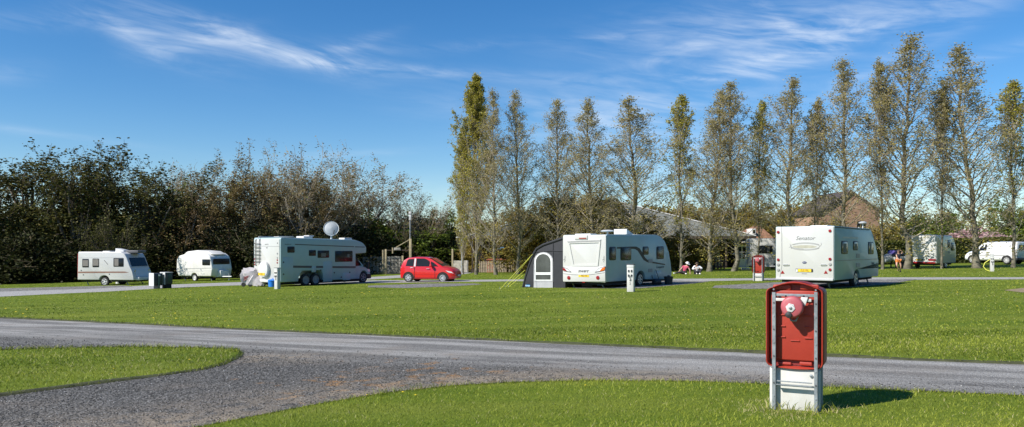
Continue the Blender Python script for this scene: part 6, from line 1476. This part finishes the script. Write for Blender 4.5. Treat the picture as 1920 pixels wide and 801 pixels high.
# lamp posts
Y = 82.5; p = atY(769, 515, Y); z0 = float(gz(p[0], Y)); z1 = atY(769, 397, Y)[2] - z0
o = thing('lamp_post', 'tall thin lamp post with a white boxy head above the timber barrier', 'lamp post', (p[0], Y, z0))
m = MB(); m.tube([(0, 0, -.1), (0, 0, z1 - .85)], .07, greyt, 10); m.build('pole', o)
m = MB(); m.box(-.12, .12, -.1, .1, z1 - .88, z1 - .32, whitep, .02); m.box(-.14, .14, -.12, .12, z1 - .27, z1, whitep, .03); m.tube([(0, 0, z1 - .35), (0, 0, z1 - .2)], .05, greyt); m.build('lamp_head', o)
Y = 80; p = atY(866, 510, Y); z0 = float(gz(p[0], Y)); z1 = atY(866, 446, Y)[2] - z0
o = thing('lamp_post', 'short street lamp with a bent-over pale head beside the dense poplar', 'lamp post', (p[0], Y, z0))
m = MB(); m.tube([(0, 0, -.1), (0, 0, z1 - .35), (-.03, 0, z1 - .1), (-.2, 0, z1 + .02)], .06, greypost, 10); m.build('pole', o)
m = MB(); m.prism([(-.62, -.02), (-.55, .12), (-.2, .14), (-.12, .02)], (0, -.14, z1 - .02), XA, ZA, YA, 0, .28, lgrey, .03); m.build('lamp_head', o)
# fences to the right of the car
A = atY(*zr(215, 640), 84); B = atY(*zr(430, 640), 80)
boards('board_fence', 'grey board fence running between the red car and the dense poplar', A[:2], B[:2], 1.25, oldwood, .22, .03, rail_m=darkwood, post_m=darkwood)
A = atY(*zr(575, 650), 79); B = atY(*zr(975, 650), 77)
boards('picket_fence', 'brown picket fence in front of the red shed', A[:2], B[:2], 1.15, fencewood, .12, .09, rail_m=darkwood, post_m=darkwood, postgap=2.0)
A = atY(*zr(975, 650), 77); B = atY(1075, 510, 76.5)
boards('picket_fence', 'brown picket fence between the red shed and the grey awning', A[:2], B[:2], 1.15, fencewood, .12, .09, rail_m=darkwood, post_m=darkwood, postgap=2.0)
A = atY(1262, 508, 73); B = atY(1366, 508, 71.5)
boards('rail_fence', 'dark board fence behind the two seated people', A[:2], B[:2], 1.0, darkwood, .14, .14, rail_m=darkwood, postgap=1.8)
redwood = mat('red_shed_boards', (0.45, 0.13, 0.08), .8, .2, 5); felt = mat('roofing_felt', (0.05, 0.05, 0.05), .9, .2, 6); bluer = mat('blue_tarpaulin_roof', (0.08, 0.25, 0.45), .6, .15, 3)
A = atY(*zr(675, 640), 80); B = atY(*zr(945, 640), 80); z0 = float(gz(A[0], 80)); s_ = 80 / F / 7.283; w_ = B[0] - A[0]
o = thing('shed', 'low red shed behind the picket fence, with a dark roof', 'shed', (A[0], 80, z0)); h = (640 - 470) * s_
m = MB(); m.box(0, w_, 0, 1.6, -.1, h, redwood)
for i in range(int(w_ / .14)): m.box(i * .14, i * .14 + .125, -.02, 0, 0, h - .02, redwood)
m.build('wall', o); m = MB(); m.prism([(-.1, h), (w_ + .05, h), (w_ - .5, h + .12), (.1, h + .1)], (0, -.12, 0), XA, ZA, YA, 0, 1.85, redwood); m.build('roof', o)
m = MB(); m.box(w_ * .55, w_ * .55 + .75, -.035, -.02, .02, h - .12, darkwood); m.build('door', o)
A = atY(*zr(825, 345), 79); zc0 = float(gz(A[0], 79)); s_ = 79 / F / 7.283
o = thing('canopy', 'small blue canopy roof above the red shed', 'canopy', (A[0], 79, zc0)); m = MB(); za = (A[2] - zc0)
m.prism([(0, za), (.3, za + .22), (1.4, za + .22), (1.65, za)], (0, 0, 0), XA, ZA, YA, 0, 1.2, bluer, .02); m.build('roof', o)
for x in (.15, 1.5): m = MB(); m.tube([(x, .1, -.1), (x, .1, za)], .04, darkwood, 6); m.build('post', o)

# ================================================================== buildings
def wallmat_brick():
    m = bpy.data.materials.new('orange_brick'); m.use_nodes = True; N = m.node_tree.nodes; L = m.node_tree.links; b = N['Principled BSDF']; b.inputs['Roughness'].default_value = .9
    tc = N.new('ShaderNodeTexCoord'); sp = N.new('ShaderNodeSeparateXYZ'); cb = N.new('ShaderNodeCombineXYZ'); br = N.new('ShaderNodeTexBrick')
    L.new(tc.outputs['Object'], sp.inputs[0]); ad = N.new('ShaderNodeMath'); L.new(sp.outputs[0], ad.inputs[0]); L.new(sp.outputs[1], ad.inputs[1]); L.new(ad.outputs[0], cb.inputs[0]); L.new(sp.outputs[2], cb.inputs[1]); L.new(cb.outputs[0], br.inputs['Vector'])
    br.inputs['Scale'].default_value = 1; br.inputs['Brick Width'].default_value = .22; br.inputs['Row Height'].default_value = .075; br.inputs['Mortar Size'].default_value = .008
    br.inputs['Color1'].default_value = (.32, .15, .08, 1); br.inputs['Color2'].default_value = (.42, .22, .12, 1); br.inputs['Mortar'].default_value = (.4, .35, .28, 1)
    L.new(br.outputs[0], b.inputs['Base Color']); return m
brick = wallmat_brick()
def tiles(name, c0, rows=.22, var=.3):
    m = mat(name, c0, .85, var, 2.5, bump=.4, bscale=18); return m
tile_brown = tiles('brown_roof_tiles', (0.26, 0.13, 0.07)); tile_dark = tiles('dark_roof_tiles', (0.07, 0.055, 0.05)); roofgrey = mat('grey_corrugated_sheet', (0.14, 0.148, 0.138), .7, .25, 1.2, dirt=(0.13, 0.14, 0.09), dirt_scale=1.2, dirt_amt=.5); capm = mat('pale_ridge_capping', (0.62, 0.62, 0.6), .6, .1, 3)
render_w = mat('white_render', (0.75, 0.74, 0.7), .8, .06, 2); timberw = mat('dark_cladding', (0.035, 0.028, 0.022), .9, .3, 3)
# clubhouse with a low hipped roof
Y = 80; xl, xr_ = (878 - CX) / F * Y, (1418 - CX) / F * Y; xa = (1130 - CX) / F * (Y + 6.5); za = EYE + (462 - 376) / F * (Y + 6.5); z0 = float(gz((xl + xr_) / 2, Y)); ze = EYE + (462 - 443) / F * Y
o = thing('clubhouse', 'wide low clubhouse with a grey hipped roof and a dark open veranda behind the poplars', 'building', ((xl + xr_) / 2, Y, z0)); cx_ = (xl + xr_) / 2
m = MB(); E = [(xl - cx_, 0, ze - z0), (xr_ - cx_, 0, ze - z0), (xr_ - cx_, 13, ze - z0), (xl - cx_, 13, ze - z0)]; ap = [(xa - cx_ - 1, 6.5, za - z0), (xa - cx_ + 1, 6.5, za - z0)]
n_ = 110
def lerp(a, b, t): return tuple(a[i] + (b[i] - a[i]) * t for i in range(3))
t_ = bmesh.new()
for side_ in (((E[0], E[1]), ap), ((E[1], E[2]), (ap[1], ap[1])), ((E[2], E[3]), ap[::-1]), ((E[3], E[0]), (ap[0], ap[0]))):
    (e0, e1), (a0, a1) = side_; nn = n_ if side_[0][0] in (E[0], E[2]) else 50; prev = None
    for i in range(nn * 2 + 1):
        t = i / nn / 2; dz = (.03 if i % 2 else 0); p, q = t_.verts.new(Vector(lerp(e0, e1, t)) + Vector((0, 0, dz))), t_.verts.new(Vector(lerp(a0, a1, t)) + Vector((0, 0, dz)))
        if prev: t_.faces.new((prev[0], p, q, prev[1]))
        prev = (p, q)
me = bpy.data.meshes.new('roof'); t_.to_mesh(me); t_.free(); me.materials.append(roofgrey); rf = link('roof', me, o)
m = MB()
for e, a in ((E[0], ap[0]), (E[1], ap[1]), (E[2], ap[1]), (E[3], ap[0])): m.beam(Vector(e) + Vector((0, 0, .06)), Vector(a) + Vector((0, 0, .06)), .32, .08, capm)
m.beam(Vector(ap[0]) + Vector((0, 0, .08)), Vector(ap[1]) + Vector((0, 0, .08)), .32, .08, capm)
m.build('ridge_capping', rf)
m = MB(); m.box(E[0][0], E[1][0], -.03, .03, E[0][2] - .28, E[0][2] + .02, darkwood); m.build('fascia', o)
m = MB(); m.box(E[0][0] + .5, E[1][0] - .5, 3.4, 12.5, -.2, E[0][2] - .02, timberw); m.build('wall', o)
m = MB(); m.box(E[0][0] + .2, E[1][0] - .2, .15, 3.4, -.3, .04, darkwood); m.build('veranda_floor', o)
k = 12
for i in range(k): x = E[0][0] + .4 + (E[1][0] - E[0][0] - .8) * i / (k - 1); m = MB(); m.box(x - .07, x + .07, .2, .34, 0, E[0][2] - .1, darkwood); m.build('post', o)
for px, w_, h_, m_, zz in ((1334, .5, 1.0, mat('amber_notice', (0.6, 0.33, 0.06), .6, .1, 3), 1.0), (1343, .75, 1.25, render_w, .75), (1343, 1.0, .9, mat('cream_freezer', (0.6, 0.57, 0.48), .5, .1, 3), .1)):
    x = (px - CX) / F * (Y + 3.3) - cx_; f = plate('notice' if zz > .5 else 'chest', o, [(x - w_ / 2, zz), (x + w_ / 2, zz), (x + w_ / 2, zz + h_), (x - w_ / 2, zz + h_)], dict(o=(0, 3.4, 0), ux=XA, uy=ZA, n=(0, -1, 0)), m_, -.02, .05 if zz > .5 else .6, .01)
for px in (1296, 1385): x = (px - CX) / F * (Y + 3.3) - cx_; window(o, dict(o=(0, 3.4, 0), ux=XA, uy=ZA, n=(0, -1, 0)), (x, 1.5, 1.4, 1.0), None, .04)
# bungalow with a brown tiled roof and a white dormer; its low porch
Y = 86; q = lambda x, y, Yq=Y: atY(*z5b(x, y), Yq)
a0, a1, ap_ = q(215, 240), q(612, 240), q(395, 92, Y + 4); z0 = float(gz(a0[0], Y)); xm_ = (a0[0] + a1[0]) / 2; hw_ = (a1[0] - a0[0]) / 2
o = thing('bungalow', 'white bungalow with a brown tiled roof and tiny dormer behind the far hose cabinet', 'house', (xm_, Y, z0)); zE = a0[2] - z0; zA = ap_[2] - z0
m = MB(); m.box(-hw_ + .4, hw_ - .4, .4, 7.6, -.2, zE, render_w); m.build('wall', o)
m = MB(); A4 = [(-hw_, 0, zE - .05), (hw_, 0, zE - .05), (hw_, 8, zE - .05), (-hw_, 8, zE - .05)]; xa_ = ap_[0] - xm_
m.loft([A4, [(xa_ - .3, 3.7, zA), (xa_ + .3, 3.7, zA), (xa_ + .3, 4.3, zA), (xa_ - .3, 4.3, zA)]], tile_brown); rf = m.build('roof', o, flat=True)
dq = lambda x, y: (lambda r: (r[0] - xm_, r[2] - z0))(q(x, y, Y + .4)); d0, d1 = dq(328, 196), dq(382, 126)
m = MB(); m.box(d0[0], d1[0], .35, 2.2, d0[1], d1[1], render_w, .01); dm_ = m.build('dormer', rf); 
m = MB(); e0, e1 = dq(343, 182), dq(370, 140); m.box(e0[0], e1[0], .33, .36, e0[1], e1[1], glass); m.build('dormer_window', o)
window(o, dict(o=(0, .4, 0), ux=XA, uy=ZA, n=(0, -1, 0)), (-hw_ * .4, 1.3, 1.2, 1.0), None, .03)
Y = 82; b0, b1 = q(152, 470, Y), q(325, 330, Y); z0 = float(gz(b0[0], Y)); w_ = b1[0] - b0[0]; zt_ = b1[2] - z0
o = thing('porch', 'white-framed glazed porch with a low red-brown roof beside the white bungalow', 'porch', (b0[0], Y, z0))
m = MB(); m.box(0, w_, .1, 2.5, -.2, .9, render_w); m.build('wall', o)
m = MB(); m.loft([[(-.15, -.1, zt_), (w_ + .1, -.1, zt_), (w_ + .1, 2.6, zt_ + .1), (-.15, 2.6, zt_ + .1)], [(-.05, .6, zt_ + .28), (w_, .6, zt_ + .28), (w_, 2.6, zt_ + .3), (-.05, 2.6, zt_ + .3)]], mat('red_brown_felt_roof', (0.3, 0.11, 0.06), .8, .2, 3)); m.build('roof', o)
m = MB(); m.box(-.02, w_ + .02, .02, .12, zt_ - .18, zt_, render_w); [m.box(x - .05, x + .05, .04, .14, .9, zt_ - .18, render_w) for x in (0.05, w_ * .33, w_ * .66, w_ - .05)]; fr_w = m.build('window_frame', o)
m = MB(); m.box(.05, w_ - .05, .12, .14, .9, zt_ - .18, glass); m.build('pane', fr_w)
# rotary airer on a pale foot
Y = 70; q = lambda x, y: atY(*z5b(x, y), Y); p = q(253, 640); z0 = float(gz(p[0], Y)); s_ = Y / F / 6.675
o = thing('clothes_airer', 'folding clothes airer with slanting pale arms on a pale foot, right of the forked poplar', 'airer', (p[0], Y, z0)); zz = lambda y: (640 - y) * s_ + .1
m = MB(); m.tube([(0, 0, 0), (0, 0, zz(470))], .035, lgrey, 8); m.build('pole', o)
for e in ((-165, 455), (60, 440), (-80, 425), (-40, 478)): m = MB(); m.tube([(0, 0, zz(505)), (e[0] * s_, (e[0] % 7 - 3) * .2, zz(e[1]))], .022, greypost, 6); m.build('arm', o)
m = MB(); m.tube([(-165 * s_, -.2, zz(455)), (-40 * s_, -.5, zz(470)), (60 * s_, .2, zz(440)), (-80 * s_, .5, zz(430)), (-165 * s_, -.2, zz(455))], .014, whitep, 5); m.build('line', o)
m = MB(); m.box(-.32, .3, -.25, .25, -.05, .16, mat('pale_concrete', (0.5, 0.48, 0.44), .9, .15, 4), .03); m.build('foot', o)
# brick house
Y = 98; q = lambda x, y: atY(x, y, Y); ap_ = q(1594, 360); er = q(1653, 396); z0 = float(gz(ap_[0], Y)); hw_ = (er[0] - ap_[0]) * .94; zE = er[2] - z0; zA = ap_[2] - z0
o = thing('brick_house', 'two-storey orange brick house, gable end on, with a dark roof', 'house', (ap_[0], Y, z0), R(0))
m = MB(); m.prism([(-hw_, -.2), (hw_, -.2), (hw_, zE), (0, zA), (-hw_, zE)], (0, 0, 0), XA, ZA, YA, 0, 9, brick); m.build('wall', o)
for s in (-1, 1):
    m = MB(); m.prism([(0, zA + .02), (s * (hw_ + .35), zE - .3), (s * (hw_ + .35), zE - .1), (0, zA + .24)], (0, -.3, 0), XA, ZA, YA, 0, 9.6, tile_dark); m.build('roof', o)
for x, z in ((-1.6, 4.6), (1.4, 4.6)): window(o, dict(o=(0, 0, 0), ux=XA, uy=ZA, n=(0, -1, 0)), (x, z, 1.1, 1.2), None, .03)
# clipped hedge
def hedge(label, x0, x1, Y, h, d, seed):
    g = np.random.default_rng(seed); L_ = x1 - x0; o = thing('hedge', label, 'hedge', (x0, Y, float(gz(x0, Y)))); n = int(L_ * h * 520)
    f = g.random(n); X = g.uniform(0, L_, n); Z = np.where(f < .6, g.random(n) * h, h + g.normal(0, .04, n)); Yy = np.where(f < .6, g.normal(0, .06, n), g.random(n) * d)
    zz = gz(x0 + X, Y) - gz(x0, Y); Z = Z * (1 + .02 * np.sin(X * 1.3)) + zz; V, Q = leaves_mesh(np.stack([X, Yy + .06 * np.sin(X * 2.1), Z], 1), .13, g, 1.3)
    link('foliage', np_mesh('hedge_foliage', V, Q, None, [leaf_hedge], tint=np.repeat(np.clip(g.normal(.45, .25, n) + (Z > h * .97) * .4, 0, 1), 4)), o)
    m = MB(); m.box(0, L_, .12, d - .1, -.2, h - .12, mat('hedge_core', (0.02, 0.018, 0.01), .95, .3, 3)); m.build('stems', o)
hedge('clipped hedge between the brick house and the dappled caravan', (1640 - CX) / F * 82, (1760 - CX) / F * 82, 82, 2.35, 1.6, 1)
hedge('clipped hedge with a pale trimmed top behind the white van', (1766 - CX) / F * 82, (2010 - CX) / F * 82, 82, 2.5, 1.6, 2)

# ================================================================== people
skin = mat('skin', (0.55, 0.32, 0.23), .5, .05, 8); pinkc = mat('pink_shirt', (0.5, 0.07, 0.13), .8, .1, 6); whitec = mat('white_shirt', (0.8, 0.79, 0.78), .8, .05, 6); darkc = mat('dark_trousers', (0.03, 0.028, 0.035), .85, .2, 6); navyc = mat('navy_top', (0.02, 0.024, 0.045), .8, .15, 6); orangec = mat('orange_shorts', (0.75, 0.2, 0.03), .8, .1, 6); hairm = mat('brown_hair', (0.07, 0.045, 0.03), .7, .2, 20); shoe = mat('white_shoe', (0.75, 0.74, 0.72), .6, .05, 5)
def skin_mesh(name, V, E, Rr, m_, parent, sub=2, root=0):
    me = bpy.data.meshes.new(name); me.from_pydata(V, E, []); o = bpy.data.objects.new(name, me); COL.objects.link(o)
    md = o.modifiers.new('skin', 'SKIN'); md.use_smooth_shade = True
    for i, r in enumerate(Rr): me.skin_vertices[0].data[i].radius = (r, r) if not isinstance(r, tuple) else r
    me.skin_vertices[0].data[root].use_root = True
    sb = o.modifiers.new('sub', 'SUBSURF'); sb.levels = sub; sb.render_levels = sub
    dg = bpy.context.evaluated_depsgraph_get(); m2 = bpy.data.meshes.new_from_object(o.evaluated_get(dg)); m2.materials.clear(); m2.materials.append(m_)
    bpy.data.objects.remove(o); bpy.data.meshes.remove(me); r = link(name, m2, parent); return r
def person(label, loc, rz, J, shirt, legs_m, shorts, hat=None, sleeves=.55, shoes_m=shoe, group=None, sc=1.0):
    """J: joints in metres, x right, y away, z up (body turned by rz)"""
    o = thing('person', label, 'person', loc, rz, group); o.scale = (sc,) * 3
    names = ['pelvis', 'waist', 'chest', 'neck', 'head0', 'head1', 'head2', 'shL', 'elL', 'wrL', 'haL', 'shR', 'elR', 'wrR', 'haR', 'hiL', 'knL', 'anL', 'toL', 'hiR', 'knR', 'anR', 'toR']
    hd, nk = Vector(J['head']), Vector(J['neck']); up = (hd - nk).normalized(); J = dict(J)
    J['head0'] = hd - up * .085; J['head1'] = hd; J['head2'] = hd + up * .075
    for s in 'LR': w, e = Vector(J['wr' + s]), Vector(J['el' + s]); J['ha' + s] = w + (w - e).normalized() * .08
    V = [tuple(J[n]) for n in names]; ix = {n: i for i, n in enumerate(names)}
    E = [('pelvis', 'waist'), ('waist', 'chest'), ('chest', 'neck'), ('neck', 'head0'), ('head0', 'head1'), ('head1', 'head2')] + [(a + s, b + s) for s in 'LR' for a, b in (('sh', 'el'), ('el', 'wr'), ('wr', 'ha'), ('hi', 'kn'), ('kn', 'an'), ('an', 'to'))] + [('chest', 'sh' + s) for s in 'LR'] + [('pelvis', 'hi' + s) for s in 'LR']
    rad = dict(pelvis=.12, waist=.105, chest=.13, neck=.05, head0=.068, head1=.092, head2=.075, sh=.06, el=.042, wr=.03, ha=.035, hi=.085, kn=.058, an=.038, to=.035)
    rr = [rad[n] if n in rad else rad[n[:2]] for n in names]
    skin_mesh('body', V, [(ix[a], ix[b]) for a, b in E], rr, skin, o)
    def sub(ns, es, grow, m_, name, cut=None):
        v = []; 
        for n in ns:
            v.append(tuple(J[n]) if isinstance(n, str) else tuple(Vector(J[n[0]]).lerp(Vector(J[n[1]]), n[2])))
        def rd(n): return rad[n] if n in rad else rad[n[:2]]
        r_ = [(rd(n) if isinstance(n, str) else rd(n[0]) * (1 - n[2]) + rd(n[1]) * n[2]) + grow for n in ns]
        return skin_mesh(name, v, es, r_, m_, o)
    sub(['pelvis', 'waist', 'chest', 'shL', ('shL', 'elL', sleeves * .99) if sleeves <= 1 else ('elL', 'wrL', sleeves - 1), 'shR', ('shR', 'elR', sleeves * .99) if sleeves <= 1 else ('elR', 'wrR', sleeves - 1)] + (['elL', 'elR'] if sleeves > 1 else []),
        [(0, 1), (1, 2), (2, 3), (2, 5)] + ([(3, 7), (7, 4), (5, 8), (8, 6)] if sleeves > 1 else [(3, 4), (5, 6)]), .018, shirt, 'shirt')
    if shorts < 1: sub(['pelvis', 'hiL', ('hiL', 'knL', shorts), 'hiR', ('hiR', 'knR', shorts)], [(0, 1), (1, 2), (0, 3), (3, 4)], .024, legs_m, 'shorts')
    else: sub(['pelvis', 'hiL', 'knL', ('knL', 'anL', .92), 'hiR', 'knR', ('knR', 'anR', .92)], [(0, 1), (1, 2), (2, 3), (0, 4), (4, 5), (5, 6)], .02, legs_m, 'trousers')
    for s in 'LR': a, t = Vector(J['an' + s]), Vector(J['to' + s]); skin_mesh('shoe', [tuple(a + (a - t).normalized() * .05 + Vector((0, 0, -.02))), tuple(a.lerp(t, .5)), tuple(t)], [(0, 1), (1, 2)], [.05, .052, .045], shoes_m, o)
    # face and hair
    fw = Vector(J.get('face', (0, -1, 0))).normalized(); rt = fw.cross(up).normalized()
    b = MB(); b.lathe([(.001, 0), (.012, .012), (.016, .03)], hd + fw * .075 + up * .02, -up, skin, 8)
    b.build('nose', o)
    b = MB()
    for s in (-1, 1): b.lathe([(.012, 0), (.008, .006), (.001, .008)], hd + fw * .082 + rt * s * .034 + up * .025, fw, hairm, 8)
    b.build('eyes', o)
    b = MB(); b.beam(hd + fw * .086 - up * .045 - rt * .022, hd + fw * .086 - up * .045 + rt * .022, .008, .008, pinkc); b.build('mouth', o)
    b = MB(); base = hd - fw * .022 + up * .01
    b.lathe([(.1, -.04), (.104, .02), (.095, .06), (.065, .092), (.001, .105)], base, (up - fw * .35).normalized(), hairm, 16); b.build('hair', o)
    if hat:
        b = MB(); ax = (up + fw * .05).normalized(); b.lathe([(.112, 0), (.115, .05), (.1, .095), (.05, .115), (.001, .118)], hd + up * .035, ax, hat, 18); b.lathe([(.11, 0), (.185, -.02), (.19, -.012), (.11, .012)], hd + up * .04 + fw * .03, ax, hat, 20, caps=False); b.build('hat', o)
    return o
x, y = G(1283, 514.5)
J = dict(pelvis=(0, 0, .13), waist=(.03, -.02, .3), chest=(.1, -.06, .5), neck=(.15, -.1, .64), head=(.19, -.14, .77), shL=(-.05, -.02, .58), elL=(-.27, .0, .36), wrL=(-.45, .0, .1), shR=(.24, -.14, .56), elR=(.36, -.2, .32), wrR=(.38, -.22, .08), hiL=(-.08, -.05, .12), knL=(-.42, -.2, .14), anL=(-.75, -.22, .08), toL=(-.85, -.25, .1), hiR=(.08, -.08, .12), knR=(-.18, -.38, .2), anR=(-.02, -.58, .07), toR=(.02, -.68, .06), face=(.7, -.7, -.15))
person('person in a pink T-shirt and white sun hat sitting on the grass', (x, y, float(gz(x, y))), 0, J, pinkc, darkc, 1.0, whitec, .5, group=None)
x, y = G(1306, 514.5)
J = dict(pelvis=(0, 0, .13), waist=(0, -.03, .3), chest=(0, -.08, .49), neck=(0, -.12, .63), head=(.0, -.16, .76), shL=(-.17, -.09, .57), elL=(-.34, -.2, .38), wrL=(-.12, -.38, .4), shR=(.17, -.09, .57), elR=(.36, -.2, .4), wrR=(.12, -.38, .42), hiL=(-.09, -.05, .12), knL=(-.24, -.38, .36), anL=(-.1, -.5, .07), toL=(-.13, -.62, .05), hiR=(.09, -.05, .12), knR=(.26, -.38, .36), anR=(.1, -.5, .07), toR=(.14, -.62, .05), face=(.15, -1, -.1))
person('person in a white top and dark trousers sitting cross-legged on the grass', (x, y, float(gz(x, y))), 0, J, whitec, darkc, 1.0, None, 1.7)
x, y = G(1684, 511)
J = dict(pelvis=(0, 0, .92), waist=(.01, .02, 1.08), chest=(.03, .03, 1.3), neck=(.03, .0, 1.44), head=(.01, -.03, 1.575), shL=(-.14, -.02, 1.36), elL=(-.2, -.2, 1.15), wrL=(-.1, -.3, .98), shR=(.2, .05, 1.36), elR=(.3, -.12, 1.5), wrR=(.12, -.16, 1.62), hiL=(-.09, 0, .88), knL=(-.22, -.22, .55), anL=(.0, -.1, .22), toL=(-.12, -.16, .13), hiR=(.09, 0, .88), knR=(.16, -.08, .5), anR=(.2, .06, .1), toR=(.1, -.04, .04), face=(-.5, -.8, -.1))
person('child in a navy top and orange shorts running past the tallest poplar', (x, y, float(gz(x, y))), 0, J, navyc, orangec, .5, None, .45, darkc, sc=.88)
